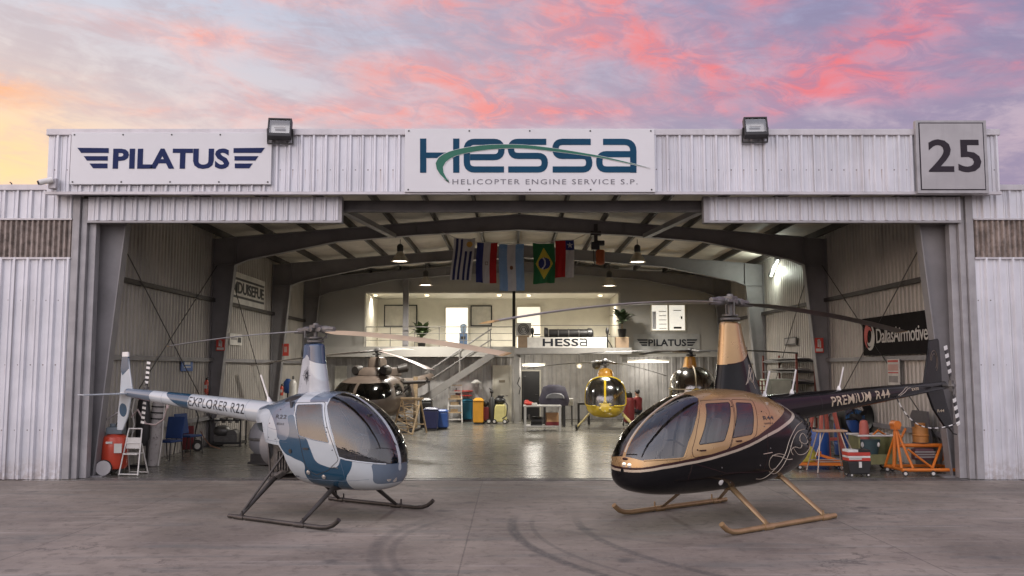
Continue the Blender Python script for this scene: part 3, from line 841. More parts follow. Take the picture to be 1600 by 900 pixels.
def split_off(bm, idxs):
    "faces with one of these material indices as a mesh of their own; removed from bm"
    nb = bm.copy()
    bmesh.ops.delete(nb, geom=[f for f in nb.faces if f.material_index not in idxs], context='FACES')
    bmesh.ops.delete(bm, geom=[f for f in bm.faces if f.material_index in idxs], context='FACES')
    return nb

def obj_bm(name, bm, mats, parent, sm=50, solid=0):
    me = bpy.data.meshes.new(name); bm.to_mesh(me); bm.free()
    for m in mats: me.materials.append(m)
    o = bpy.data.objects.new(name, me); COL.objects.link(o); o.parent = parent
    shade(o, sm)
    if solid:
        md = o.modifiers.new('thick', 'SOLIDIFY'); md.thickness = solid; md.offset = -1
    return o

def skin_line(h, pts, side, off=.004):
    "points of a side-view line laid on the hull's skin"
    return [Vector((x, side * (h.y(x, z) + off), z)) for x, z in pts]

def dense_line(p, n=8, closed=False):
    out = []; m = len(p)
    for i in range(m if closed else m - 1):
        a, b = Vector(p[i]), Vector(p[(i + 1) % m])
        k = max(1, int((b - a).length / .05)) if n is None else n
        for j in range(k): out.append(tuple(a.lerp(b, j / k)))
    if not closed: out.append(tuple(p[-1]))
    return out

def airfoil(c, t, n=12):
    "closed outline, chord along x from -c*.7 (tail) to c*.3, thickness t"
    up = []; lo = []
    for i in range(n + 1):
        s_ = (1 - math.cos(math.pi * i / n)) / 2
        y = t / .2 * (.2969 * s_ ** .5 - .126 * s_ - .3516 * s_ ** 2 + .2843 * s_ ** 3 - .1036 * s_ ** 4)
        up.append((c * (.3 - s_), y)); lo.append((c * (.3 - s_), -y))
    return up + lo[-2:0:-1]

def blade_mb(mb, root, tip, chord, thick, droop, r0=.12, n=24, taper=1.0, twist=6, flip=1, t0=0, t1=1):
    "rotor blade from root to tip with its own sag; mb collects it"
    root, tip = Vector(root), Vector(tip); d = (tip - root); L = d.length; d.normalize()
    side = Vector((0, 0, 1)).cross(d).normalized() * flip
    rings = []
    for i in range(n + 1):
        k = t0 + (t1 - t0) * i / n; c = root.lerp(tip, k); c.z += droop * (4 * k * (1 - k)) * .5
        ch = chord * (1 - (1 - taper) * k); ch *= min(1, .45 + k * 6)
        tw = R(twist * (1 - .35 * k)); u = (Vector((0, 0, 1)) * math.cos(tw) + side * math.sin(tw)); w = side * math.cos(tw) - Vector((0, 0, 1)) * math.sin(tw)
        rings.append([c + w * x + u * y for x, y in airfoil(ch, thick, 7)])
    mb.loft(rings); return mb

def flat_on_skin(me, fn):
    for v in me.vertices: v.co = fn(v.co)
    return me
H22 = Hull([(1.63, .80, .70, .75, .03), (1.615, .90, .60, .76, .15), (1.56, 1.06, .51, .78, .27), (1.45, 1.24, .45, .82, .385), (1.28, 1.42, .415, .87, .475), (1.0, 1.61, .395, .93, .54),
            (.72, 1.725, .39, .97, .56), (.45, 1.765, .40, 1.0, .565), (.15, 1.765, .425, 1.02, .56), (-.15, 1.74, .49, 1.06, .54), (-.40, 1.68, .61, 1.14, .49),
            (-.60, 1.62, .80, 1.24, .42), (-.78, 1.575, 1.0, 1.32, .34), (-.95, 1.54, 1.12, 1.36, .25)], 2.35, 2.6)
R22_LOC, R22_RZ = (-2.92, 13.34, 0), math.atan2(-.53, .845)
H44 = Hull([(2.19, .82, .72, .76, .03), (2.175, .91, .64, .76, .14), (2.12, 1.05, .56, .77, .28), (1.99, 1.22, .50, .80, .41), (1.75, 1.42, .455, .86, .53), (1.4, 1.61, .43, .92, .61),
            (1.05, 1.735, .42, .97, .645), (.7, 1.79, .42, 1.0, .655), (.3, 1.81, .425, 1.02, .655), (0, 1.795, .43, 1.04, .65), (-.4, 1.73, .465, 1.04, .62),
            (-.8, 1.61, .52, 1.05, .55), (-1.1, 1.50, .595, 1.07, .47), (-1.33, 1.415, .71, 1.08, .37), (-1.48, 1.34, .84, 1.09, .24), (-1.54, 1.28, .95, 1.1, .13)], 2.35, 2.5)
R44_LOC, R44_RZ = (3.17, 13.0, 0), math.atan2(-.6, -.8)
# ================================================================ light two-seat helicopter in blue camouflage
def gloss(name, col, rough=.16, coat=.8, metal=0.0, var=.05):
    return pm(name, col, rough, metal, var=var, scale=1.2, coat=coat, dirt=tuple(c * .6 for c in col), dirtk=.10, rvar=.08)
M_cw = gloss('camo_white', (.43, .475, .505)); M_ct = gloss('camo_blue', hx(22, 66, 92)); M_cg = gloss('camo_grey', hx(94, 108, 124)); M_cn = gloss('camo_navy', hx(44, 68, 98))
M_blk = pm('black_part', (.018, .017, .017), .45, var=.2); M_rub = pm('dark_rubber', (.03, .028, .028), .8)
M_met = pm('bare_metal', (.14, .135, .13), .45, .5, var=.2, scale=8, dirt=(.06, .05, .045), dirtk=.5)
M_eng = pm('engine_metal', (.11, .105, .10), .5, .5, var=.5, scale=14, dirt=(.03, .025, .02), dirtk=.7)
M_seat = pm('seat_cloth', (.055, .057, .065), .85, var=.2); M_tan = pm('tan_leather', (.36, .30, .24), .6, var=.12)
M_pan = pm('panel_grey', (.07, .07, .075), .6)
M_gear = pm('dark_gear_paint', (.050, .044, .040), .38, .3, var=.25, scale=6, dirt=(.12, .09, .07), dirtk=.2)
M_glass = glass('cabin_glass', (.52, .56, .61)); M_lens = glass('lens_glass', (.9, .9, .9))
M_lamp = pm('lamp_silver', (.75, .75, .72), .15, .9); M_wht = pm('white_paint', (.72, .71, .68), .4)
M_bladew = pm('blade_grey', (.30, .30, .30), .4, .1, var=.15, scale=2, dirt=(.15, .12, .1), dirtk=.3)
M_ink = pm('black_lettering', (.012, .014, .022), .4)

def seam(parent, name, h, pts, side, w=.006, mat=None, off=.001):
    mb = MB(); mb.tube(skin_line(h, dense_line(pts, None), side, off), w, 5); return mb.build(name, mat or M_blk, parent, smooth=60)

def tailrotor(root, c, radius, chord, side, tilt, name='tail_rotor', stripes=5, axis=(0, 1, 0)):
    c = Vector(c)
    mb = MB(); mb.cyl(c - Vector((0, .05, 0)) * side, c + Vector((0, .06, 0)) * side, .045, n=12); mb.b2(c + Vector((-.04, -.03, -.10)), c + Vector((.04, .03, .10))); hub = mb.build(name, M_met, root, bevel=.006)
    for s_ in (1, -1):
        d = Vector((math.sin(tilt), 0, math.cos(tilt))) * s_
        e = Vector((math.cos(tilt), 0, -math.sin(tilt)))
        b = MB(); segs = stripes * 2
        for i in range(segs):
            k0, k1 = .22 + .78 * i / segs, .22 + .78 * (i + 1) / segs
            b.cur = i % 2
            rr = [[c + d * radius * k + e * x + Vector((0, y + .0, 0)) for x, y in airfoil(chord * (1 if k > .3 else .7), .016, 5)] for k in (k0, k1)]
            b.loft(rr, caps=(i in (0, segs - 1)))
        b.build('blade', None, hub, mats=[M_blk, M_wht])
        b = MB(); b.tube([c + d * .05, c + d * radius * .24], .018, 8); b.build('blade_root', M_met, hub)
    return hub

def rotor_head(root, z0, z1, tip_a, tip_b, chord, droop_a, droop_b, mats, name='main_rotor', pitch=(-20, 8), scale=1.0, tipmat=None):
    "mast, swashplate, hub and two blades; tips in the helicopter's own space"
    s = scale
    mb = MB(); mb.cyl((0, 0, z0), (0, 0, z1 - .02), .032 * s, n=14); mb.lathe([(.10 * s, z0 + .03), (.125 * s, z0 + .04), (.125 * s, z0 + .065), (.09 * s, z0 + .075)], n=20); mb.lathe([(.05 * s, z0 + .085), (.10 * s, z0 + .095), (.10 * s, z0 + .115), (.05 * s, z0 + .125)], n=18)
    mast = mb.build('mast', M_met, root, smooth=40)
    ta, tb = Vector(tip_a), Vector(tip_b); c = Vector((0, 0, z1)); d = (ta - tb); d.z = 0; d.normalize(); e = Vector((-d.y, d.x, 0))
    M = Matrix((d, e, Vector((0, 0, 1)))).transposed()
    mb = MB()
    mb.box(c, (.30 * s, .09 * s, .06 * s), M); mb.box(c + Vector((0, 0, .045 * s)), (.13 * s, .15 * s, .05 * s), M); mb.cyl(c + Vector((0, 0, .05 * s)), c + Vector((0, 0, .10 * s)), .05 * s, .04 * s, n=14)
    mb.cyl(c - e * .10 * s, c + e * .10 * s, .035 * s, n=12)
    for q in (1, -1):
        a = c + d * q * .17 * s
        mb.cyl(a - e * .075 * s, a + e * .075 * s, .036 * s, n=12); mb.lathe([(.035 * s, .0), (.056 * s, .02), (.056 * s, .10 * s), (.04 * s, .16 * s), (.034 * s, .28 * s)], c + d * q * .16 * s, d * q, 14)
        mb.box(c + d * q * .12 * s + e * q * .10 * s, (.18 * s, .03, .04), M)
    hub = mb.build('rotor_hub', M_met, root, bevel=.006)
    for q in (1, -1):
        mb = MB(); p = c + d * q * .10 * s + e * q * .12 * s; mb.tube([(p.x, p.y, z0 + .10), (p.x, p.y, z1 - .01)], .012, 6); mb.tube([(p.x * .5, p.y * .5, z0 + .05), (p.x * .9, p.y * .9, z0 + .13), (p.x, p.y, z0 + .1)], .011, 6); mb.build('pitch_link', M_met, hub)
    for tip, dr, m, pt_ in ((ta, droop_a, mats[0], pitch[0]), (tb, droop_b, mats[1], pitch[1])):
        mb = MB(); rt = c + (tip - c) * (.30 * s / (tip - c).length); blade_mb(mb, rt, tip, chord, chord * .11, dr, flip=1, t1=.985, twist=pt_); bl = mb.build('rotor_blade', m, root, smooth=40)
        mb = MB(); blade_mb(mb, rt, tip, chord * 1.02, chord * .115, dr, n=2, t0=.985, t1=1.0, twist=pt_); mb.build('blade_tip', tipmat or m, bl, smooth=40)
        mb = MB(); mb.cyl(c + (tip - c).normalized() * .26 * s, c + (tip - c).normalized() * .50 * s, .042 * s, .02 * s, n=10); mb.build('blade_grip', M_met, bl, smooth=40)

def seat(root, x, y, z, m, w=.44):
    mb = MB()
    mb.prism([(x + .42, z), (x + .40, z + .14), (x + .02, z + .11), (x - .02, z)], y - w / 2, y + w / 2); mb.prism([(x + .04, z + .08), (x - .13, z + .68), (x - .20, z + .66), (x - .10, z + .05)], y - w / 2, y + w / 2)
    mb.prism([(x - .12, z + .66), (x - .15, z + .86), (x - .20, z + .85), (x - .19, z + .65)], y - .11, y + .11)
    s_ = mb.build('seat', m, root, bevel=.025)
    mb = MB()
    for q in (-.1, .1): mb.tube([(x - .12, y + q, z + .67), (x - .02, y + q, z + .45), (x + .07, y + q * 1.3, z + .14)], .016, 6)
    mb.build('seat_belt', M_rub, s_)

def skid_tube(root, side, y, x0, x1, mat, r=.032, toe=.16, feet=()):
    "one skid: long tube with upturned toe, wear shoes below"
    ys = side * y
    pts = [(x0, ys, r + .004), (x0 + .1, ys, r + .004)] + [(x0 + .1 + (x1 - x0 - .42) * i / 6, ys, r + .004) for i in range(1, 7)] + [(x1 - .2, ys, r + .015), (x1 - .1, ys, r + .05), (x1 - .03, ys, r + .10), (x1, ys, r + toe - .02)]
    mb = MB(); mb.tube(pts, r, 12); sk = mb.build('skid', mat, root, smooth=50)
    for x in feet:
        mb = MB(); mb.b2((x - .12, ys - .022, .0), (x + .14, ys + .022, .012)); mb.build('wear_shoe', M_met, sk)
        mb = MB(); mb.cyl((x - .09, ys, r), (x + .09, ys, r), r * 1.28, n=12); mb.cyl((x + .07, ys + side * .02, r * 1.2), (x + .07, ys + side * .02, r * 2 + .07), .012, n=8); mb.build('skid_clamp', mat, sk, smooth=50)
    return sk

def build_r22():
    h = H22
    T = thing('camouflage_helicopter', 'small two-seat helicopter in blue, grey and white camouflage parked before the hangar on the left', 'helicopter', R22_LOC, R22_RZ)
    bm = h.bm(96, 80)
    body = [M_cw, M_ct, M_cg, M_blk, M_glass, M_glass, M_blk]
    # medium grey and blue patches
    cut(bm, chaikin([(-1.0, 1.62), (-.25, 1.80), (.02, 1.80), (.02, 1.56), (.10, 1.45), (.08, 1.10), (.02, 1.07), (-.19, 1.07), (-.22, 1.22), (-.38, 1.40), (-.62, 1.52), (-1.0, 1.45)], 2), 2)
    cut(bm, chaikin([(.24, 1.60), (.30, 1.74), (.36, 1.86), (.9, 1.86), (.9, 1.60), (.60, 1.63)], 2), 2)
    cut(bm, chaikin([(1.44, .84), (1.75, .84), (1.75, .50), (1.64, .55), (1.53, .53), (1.43, .54), (1.47, .68)], 2), 2)
    cut(bm, chaikin([(-.04, 1.43), (.10, 1.44), (.17, 1.30), (.26, 1.15), (.41, 1.13), (.47, 1.02), (.52, .93), (.59, .80), (.76, .755), (.89, .735), (1.0, .77), (1.03, .90), (1.20, .90), (1.21, .80), (1.17, .71), (1.10, .64), (1.06, .56), (1.08, .30), (.60, .30), (.33, .46), (.32, .64), (.37, .72), (.35, .79), (.20, .82), (.09, .86), (-.01, .88), (-.14, 1.0), (-.16, 1.085), (-.02, 1.07), (.05, 1.12), (.06, 1.25), (.0, 1.34)], 2), 1)
    cut(bm, chaikin([(-.05, 1.62), (-.30, 1.60), (-.26, 1.67), (-.1, 1.70), (.05, 1.70)], 2), 3)        # dark side intake glass
    # windscreen and door windows
    ws = rounded([(.60, 1.665), (.63, 1.57), (.76, 1.38), (.88, 1.17), (1.005, .885), (1.11, .862), (1.29, .84), (1.45, .822), (1.60, .80), (1.72, .80), (1.72, 1.2), (1.4, 1.6), (1.0, 1.9), (.66, 1.9)], .05)
    cut(bm, ws, 4)
    cut_plane(bm, Vector((0, .028, 0)), Vector((0, 1, 0)), lambda c: c.x > .5 and abs(c.y) < .1 and c.z > .7)
    cut_plane(bm, Vector((0, -.028, 0)), Vector((0, 1, 0)), lambda c: c.x > .5 and abs(c.y) < .1 and c.z > .7)
    for f in bm.faces:
        if f.material_index == 4 and len(f.verts) < 30:
            c = f.calc_center_median()
            if abs(c.y) < .028: f.material_index = 0
            elif c.z > 1.655 and abs(c.y) > .02 and c.x < .86 and h.at(c.x)[0] - c.z < .025 and abs(c.y) < .0: f.material_index = 2
    dw = rounded([(.07, 1.575), (.54, 1.595), (.60, 1.50), (.70, 1.32), (.83, 1.075), (.55, 1.105), (.26, 1.15), (.17, 1.34)], .035)
    cut(bm, dw, 5)
    # open engine bay: the skin stops above and behind this line
    cut(bm, [(-1.2, .2), (.14, .2), (.10, .50), (-.05, .88), (-.16, 1.0), (-.56, 1.02), (-.66, 1.3), (-1.2, 1.25)], 6)
    door = rounded([(.0, 1.60), (.57, 1.625), (.90, 1.05), (1.0, .85), (.80, .70), (.55, .62), (.40, .70), (.28, 1.10), (.13, 1.42)], .04)
    cut(bm, door, 10, keep=lambda c, i: False)
    glassbm = split_off(bm, {4}); dwin = split_off(bm, {5}); bay = split_off(bm, {6}); bay.free()
    # the doors are parts of their own
    def door_of(side):
        nb = bm.copy(); t = lambda f: f.calc_center_median().y * side > .1 and inpoly((f.calc_center_median().x, f.calc_center_median().z), door)
        bmesh.ops.delete(nb, geom=[f for f in nb.faces if not t(f)], context='FACES'); return nb
    doors = [door_of(1), door_of(-1)]
    bmesh.ops.delete(bm, geom=[f for f in bm.faces if abs(f.calc_center_median().y) > .1 and inpoly((f.calc_center_median().x, f.calc_center_median().z), door)], context='FACES')
    obj_bm('body', bm, body, T, 60)
    obj_bm('windscreen', glassbm, body, T, 60)
    for side, nb in zip((1, -1), doors):
        d = obj_bm('door', nb, body, T, 60)
        w = dwin.copy(); bmesh.ops.delete(w, geom=[f for f in w.faces if f.calc_center_median().y * side < 0], context='FACES')
        obj_bm('door_window', w, body, d, 60)
        seam(d, 'door_seam', h, door + [door[0]], side, .0045, M_rub, 0)
        seam(d, 'window_seal', h, dw + [dw[0]], side, .006, M_cg, 0)
        mb = MB(); mb.b2((.36, side * h.y(.4, .98), .97), (.46, side * (h.y(.4, .98) + .016), .99)); mb.build('door_handle', M_blk, d)
        mb = MB(); p = Vector((.10, side * (h.y(.10, .93) + .004), .93)); mb.cyl(p, p + Vector((0, side * .006, 0)), .03, n=14); mb.build('fuel_cap', M_blk, T)
        if side < 0:
            for x, z in ((.41, .65), (.69, .605)):
                mb = MB(); yy = h.y(x, z); mb.lathe([(.03, 0), (.032, .012), (.008, .02)], (x, side * yy, z), (.2, side, -.3), 10); mb.build('static_port', M_lamp, T)
    dwin.free()
    for side in (1, -1):
        for q in ([(-.20, 1.02), (-.20, 1.35), (-.16, 1.64)], [(.16, .55), (.5, .55), (1.0, .56), (1.4, .60)], [(-.45, 1.05), (-.46, 1.3), (-.44, 1.6)], [(1.02, .86), (1.06, .70), (1.05, .52)], [(.02, 1.05), (-.2, 1.05), (-.5, 1.06)], [(-.18, 1.22), (-.3, 1.22), (-.44, 1.24)]):
            seam(T, 'panel_line', h, q, side, .0028, M_cg, -.0008)
        for x, z in ((-.42, 1.10), (-.42, 1.3), (-.24, 1.08), (-.24, 1.5), (-.16, 1.1), (.75, 1.28), (.77, 1.22), (.89, .98)):
            mb = MB(); yy = h.y(x, z); mb.lathe([(.010, 0), (.008, .004), (.002, .005)], (x, side * yy, z), (0, side, .1), 8); mb.build('fastener', M_ink, T)
    mb = MB(); x, z = .98, .74; yy = h.y(x, z); mb.tube([Vector((x, -yy - .002, z)), Vector((x - .05, -h.y(x - .05, z + .01) - .01, z + .01)), Vector((x - .11, -h.y(x - .11, z) - .002, z))], .006, 6); mb.build('door_step', M_met, T)
    # frames and seals of the windscreen
    for side in (1, -1):
        seam(T, 'windscreen_edge', h, [q for q in ws if q[1] < 1.66 and q[0] < 1.6][0:], side, .007, M_cw, .0) if False else None
        pts = [(.60, 1.665), (.63, 1.57), (.76, 1.38), (.88, 1.17), (1.0, .89), (1.11, .862), (1.29, .84), (1.45, .822), (1.58, .802)]
        seam(T, 'windscreen_frame', h, pts, side, .010, M_cw, -.002)
    # cabin
    mb = MB(); mb.prism([(1.40, .66), (1.2, .60), (.2, .58), (.2, .62), (1.2, .64), (1.38, .70)], -.26, .26); mb.build('cabin_floor', M_pan, T)
    mb = MB(); mb.prism([(.16, .56), (.16, .9), (-.02, 1.62), (-.06, 1.62), (.10, .9), (.10, .56)], -.44, .44); mb.build('bulkhead', M_seat, T)
    for yy in (.24, -.24): seat(T, .30, yy, .72, M_seat)
    mb = MB(); mb.b2((.34, -.44, .57), (.74, .44, .72)); mb.build('seat_base', M_pan, T, bevel=.01)
    mb = MB(); mb.prism([(1.10, .60), (1.16, 1.02), (1.28, 1.05), (1.34, .98), (1.36, .62)], -.13, .17); mb.prism([(1.12, .98), (1.16, 1.16), (1.24, 1.18), (1.33, 1.06), (1.33, .98)], -.22, .22); ip = mb.build('instrument_panel', M_pan, T, bevel=.012)
    for i in range(6):
        mb = MB(); mb.cyl((1.125 + .02 * (i // 3), -.13 + .13 * (i % 3), 1.04 + .085 * (i // 3)), (1.115 + .02 * (i // 3), -.13 + .13 * (i % 3), 1.04 + .085 * (i // 3)), .034, n=14); mb.build('gauge', M_lamp, ip)
    mb = MB(); mb.tube([(.78, 0, .6), (.84, 0, .85), (.80, 0, 1.08), (.78, -.18, 1.10), (.77, -.34, 1.06)], .012, 6); mb.tube([(.78, 0, 1.09), (.78, .2, 1.12), (.77, .34, 1.06)], .012, 6); mb.build('control_stick', M_blk, T)
    mb = MB(); mb.tube([(1.57, -.012, 1.04), (1.45, -.10, 1.22), (1.22, -.16, 1.43)], .009, 6); mb.b2((1.18, -.2, 1.38), (1.24, -.13, 1.46)); mb.build('compass', M_blk, T)
    # landing lights in the nose
    for yy, z in ((-.17, .60), (-.075, .585)):
        x = 1.60; x = max(x_ for x_ in [1.0 + i * .01 for i in range(64)] if h.y(x_, z) > abs(yy))
        mb = MB(); mb.lathe([(.005, .008), (.036, .006), (.040, -.01)], (x, yy, z), (.9, -.35, -.15), 14); mb.build('landing_light', M_lamp, T)
    mb = MB(); mb.ball((1.612, -.06, .70), (.012, .04, .022)); mb.build('nose_intake', M_blk, T)
    # engine bay
    mb = MB()
    mb.b2((-.62, -.26, .62), (.08, .26, .98)); mb.b2((-.30, -.42, .66), (.02, -.26, .88)); mb.b2((-.30, .26, .66), (.02, .42, .88))
    for i in range(6): mb.b2((-.29 + .055 * i, -.45, .64), (-.27 + .055 * i, .45, .90))
    mb.cyl((-.55, -.2, .72), (-.55, .2, .72), .16, n=16); mb.cyl((-.62, -.12, 1.1), (-.30, -.12, 1.1), .12, n=14); mb.tube([(-.1, -.36, .68), (-.3, -.38, .55), (-.6, -.2, .52), (-.75, -.1, .6)], .05, 10)
    mb.build('engine', M_eng, T, smooth=35)
    mb = MB(); mb.lathe([(.30, -.10), (.33, -.08), (.33, .10), (.28, .12)], (-.70, 0, .95), (1, 0, 0), 24); mb.build('fan_shroud', pm('shroud_grey', (.16, .16, .165), .45, .2), T, smooth=40)
    mb = MB()
    for a, b in (((-.10, -.42, .90), (-.45, -.30, .55)), ((-.62, -.3, 1.0), (-.50, -.36, .48)), ((-.62, .3, 1.0), (-.50, .36, .48)), ((-.48, -.36, .5), (.12, -.34, .52)), ((-.48, .36, .5), (.12, .34, .52)), ((-.5, -.36, .49), (-.5, .36, .49)), ((-.9, 0, 1.15), (-.5, -.3, .5)), ((-.9, 0, 1.15), (-.5, .3, .5))): mb.tube([a, b], .016, 8)
    mb.build('engine_frame', M_gear, T, smooth=50)
    # gear
    for side in (1, -1): skid_tube(T, side, 1.0, -.62, 1.45, M_gear, .030, .15, (-.40, .76))
    for x, xt, zt_ in ((-.40, -.38, .50), (.76, .76, .43)):
        for side in (1, -1):
            mb = MB(); mb.tube([(xt, side * .30, zt_ + .02), (xt, side * .40, zt_), (x, side * 1.0, .04)], [.036, .036, .026], 10); mb.build('gear_leg', M_gear, T, smooth=50)
        mb = MB(); mb.cyl((xt, -.32, zt_ + .01), (xt, .32, zt_ + .01), .036, n=12); mb.build('cross_tube', M_gear, T, smooth=50)
    for side in (1, -1): mb = MB(); mb.tube([(-.42, side * .95, .08), (-.10, side * .50, .86)], .018, 8); mb.build('gear_brace', M_gear, T, smooth=50)
    # tail boom
    b0, b1, r0, r1 = Vector((-.72, 0, 1.40)), Vector((-4.42, 0, 1.675)), .185, .078
    ax = (b1 - b0)
    def boom(x, a, off=0.0):
        k = (x - b0.x) / ax.x; r = r0 + (r1 - r0) * k + off; c = b0 + ax * k
        return Vector((x, r * math.cos(a), c.z + r * math.sin(a)))
    bm = bmesh.new(); rows = [[bm.verts.new(boom(b0.x + ax.x * i / 40, 2 * math.pi * k / 40)) for k in range(40)] for i in range(41)]
    for i in range(40):
        for k in range(40): bm.faces.new((rows[i][k], rows[i][(k + 1) % 40], rows[i + 1][(k + 1) % 40], rows[i + 1][k]))
    bm.faces.new(rows[-1]); bmesh.ops.recalc_face_normals(bm, faces=bm.faces)
    cut(bm, chaikin([(-2.66, 1.75), (-2.74, 1.35), (-2.85, 1.42), (-3.05, 1.52), (-3.30, 1.66), (-3.36, 1.76)], 2), 1)
    cut(bm, [(-.6, 1.7), (-1.12, 1.7), (-1.0, 1.4), (-1.06, 1.1), (-.6, 1.1)], 0)
    cut(bm, chaikin([(-3.62, 1.8), (-3.75, 1.66), (-3.70, 1.5), (-4.6, 1.5), (-4.6, 1.9)], 2), 2)
    tb = obj_bm('tail_boom', bm, [M_cw, M_ct, M_cg], T, 60)
    for x in (-1.30, -2.0, -2.7, -3.4):
        mb = MB(); mb.tube([boom(x, 2 * math.pi * k / 32, .0006) for k in range(32)], .0022, 4, closed=True); mb.build('rivet_band', M_cg, tb)
    me = text_bm('EXPLORER R22', .155, 1.36, 0, .006, 1.05); me.materials.clear(); me.materials.append(M_ink)
    def wrap(v):
        x = -2.68 + v.x; k = (x - b0.x) / ax.x; r = r0 + (r1 - r0) * k
        return boom(x, math.pi - (v.y - .055) / r + 0.0, .003)
    bmt = bmesh.new(); bmt.from_mesh(me); bmesh.ops.triangulate(bmt, faces=bmt.faces); bmesh.ops.subdivide_edges(bmt, edges=[e for e in bmt.edges if e.calc_length() > .03], cuts=2); bmt.to_mesh(me); bmt.free()
    flat_on_skin(me, wrap)
    o = bpy.data.objects.new('boom_lettering', me); COL.objects.link(o); o.parent = tb
    # fins, stabiliser, tail rotor
    def fin(name, p, m, y0=0, parent=T, th=.03):
        mb = MB(); mb.prism(p, y0 - th / 2, y0 + th / 2); return mb.build(name, m, parent, bevel=.012)
    f1 = fin('vertical_fin', [(-4.30, 1.66), (-4.66, 1.66), (-4.645, 2.08), (-4.63, 2.30), (-4.47, 2.30), (-4.40, 2.02)], M_cw)
    mb = MB(); mb.prism([(-4.46, 2.296), (-4.635, 2.296), (-4.63, 2.38), (-4.48, 2.38)], -.017, .017); mb.build('fin_cap', M_wht, f1, bevel=.008)
    mb = MB(); mb.prism([(-4.425, 2.09), (-4.60, 1.97), (-4.66, 2.08), (-4.632, 2.295), (-4.468, 2.295)], -.0165, .0165); mb.build('fin_patch', M_ct, f1)
    f2 = fin('lower_fin', [(-4.33, 1.655), (-4.66, 1.655), (-4.70, 1.30), (-4.70, 1.02), (-4.55, 1.02), (-4.42, 1.25)], M_cw)
    mb = MB(); mb.prism(chaikin([(-4.46, 1.46), (-4.60, 1.50), (-4.66, 1.40), (-4.62, 1.28), (-4.50, 1.24), (-4.43, 1.34)], 2), -.0165, .0165); mb.build('fin_patch', M_ct, f2)
    mb = MB(); mb.add([(-4.36, 0, 1.675), (-4.66, 0, 1.675), (-4.64, -.82, 1.66), (-4.46, -.82, 1.66), (-4.36, 0, 1.645), (-4.66, 0, 1.655), (-4.64, -.82, 1.645), (-4.46, -.82, 1.64)], [(0, 1, 2, 3), (7, 6, 5, 4), (0, 4, 5, 1), (1, 5, 6, 2), (2, 6, 7, 3), (3, 7, 4, 0)]); mb.build('horizontal_stabiliser', M_cw, T, bevel=.008)
    mb = MB(); mb.cyl((-4.28, .0, 1.67), (-4.20, .16, 1.67), .05, n=12); mb.tube([(-4.30, 0, 1.67), (-4.48, 0, 1.69)], [.07, .05], 12); mb.build('tail_gearbox', M_met, T, smooth=50)
    tailrotor(T, (-4.22, .20, 1.67), .54, .10, 1, R(6))
    # antenna
    mb = MB(); p = boom(-.95, math.pi / 2); mb.bar(p, p + Vector((-.20, 0, .40)), .010, .028); mb.lathe([(.045, -.02), (.02, .06)], p, (-.4, 0, 1), 10); mb.build('antenna', M_wht, T)
    # mast fairing
    def sec(x0, x1, w, z, n=36):
        out = []
        for i in range(n):
            a = 2 * math.pi * i / n; c = math.cos(a); s_ = math.sin(a); xc = (x0 + x1) / 2; hl = (x1 - x0) / 2
            out.append(Vector((xc + hl * c, w * math.copysign(abs(s_) ** .8, s_) * (.62 + .38 * c if c < 0 else 1), z)))
        return out
    bm = bmesh.new(); st = [(-.36, .30, .165, 1.66), (-.33, .26, .15, 1.80), (-.29, .215, .135, 2.05), (-.25, .17, .125, 2.28), (-.235, .15, .12, 2.44), (-.20, .12, .09, 2.462)]
    rows = []
    for i in range(41):
        z = 1.66 + (2.462 - 1.66) * i / 40; q = [pchip([s_[3] for s_ in st], [s_[k] for s_ in st], z) for k in range(3)]; rows.append([bm.verts.new(v) for v in sec(*q, z)])
    for i in range(40):
        for k in range(36): bm.faces.new((rows[i][k], rows[i][(k + 1) % 36], rows[i + 1][(k + 1) % 36], rows[i + 1][k]))
    bm.faces.new(rows[-1]); bmesh.ops.recalc_face_normals(bm, faces=bm.faces)
    cut(bm, chaikin([(.4, 2.5), (.4, 2.13), (.12, 2.17), (-.02, 2.22), (-.12, 2.31), (-.18, 2.24), (-.4, 2.20), (-.4, 2.5)], 1), 1)
    cut(bm, chaikin([(.4, 2.13), (.4, 1.90), (.20, 1.93), (.08, 2.02), (.03, 2.2)], 1), 0, keep=lambda c, i: i == 0)
    cut(bm, chaikin([(-.5, 2.32), (-.12, 2.32), (-.03, 2.22), (.05, 2.03), (.17, 1.92), (.4, 1.88), (.4, 1.6), (-.5, 1.6)], 1), 2, keep=lambda c, i: i == 0)
    fa = obj_bm('mast_fairing', bm, [M_cw, M_cn, pm('camo_pale', (.42, .44, .46), .3)], T, 60)
    # compass rose on the fairing: flat strokes lying on its side
    mb = MB(); cx, cz = -.09, 1.99
    def onfair(x, z):
        q = [pchip([s_[3] for s_ in st], [s_[k] for s_ in st], z) for k in range(3)]; xc, hl = (q[0] + q[1]) / 2, (q[1] - q[0]) / 2; c = max(-1, min(1, (x - xc) / hl)); s_ = math.sqrt(1 - c * c)
        return Vector((x, -q[2] * s_ ** .8 * (.62 + .38 * c if c < 0 else 1) - .003, z))
    for i in range(16):
        a = math.pi * i / 8; L = .135 if i % 4 == 0 else (.10 if i % 2 == 0 else .075)
        mb.tube([onfair(cx + .02 * math.cos(a), cz + .02 * math.sin(a)), onfair(cx + L * .5 * math.cos(a), cz + L * .5 * math.sin(a)), onfair(cx + L * math.cos(a), cz + L * math.sin(a))], [.006, .004, .0015], 5)
    mb.tube([onfair(cx + .085 * math.cos(a), cz + .085 * math.sin(a)) for a in [math.pi * i / 16 for i in range(32)]], .002, 4, closed=True)
    mb.build('compass_rose', M_ink, fa)
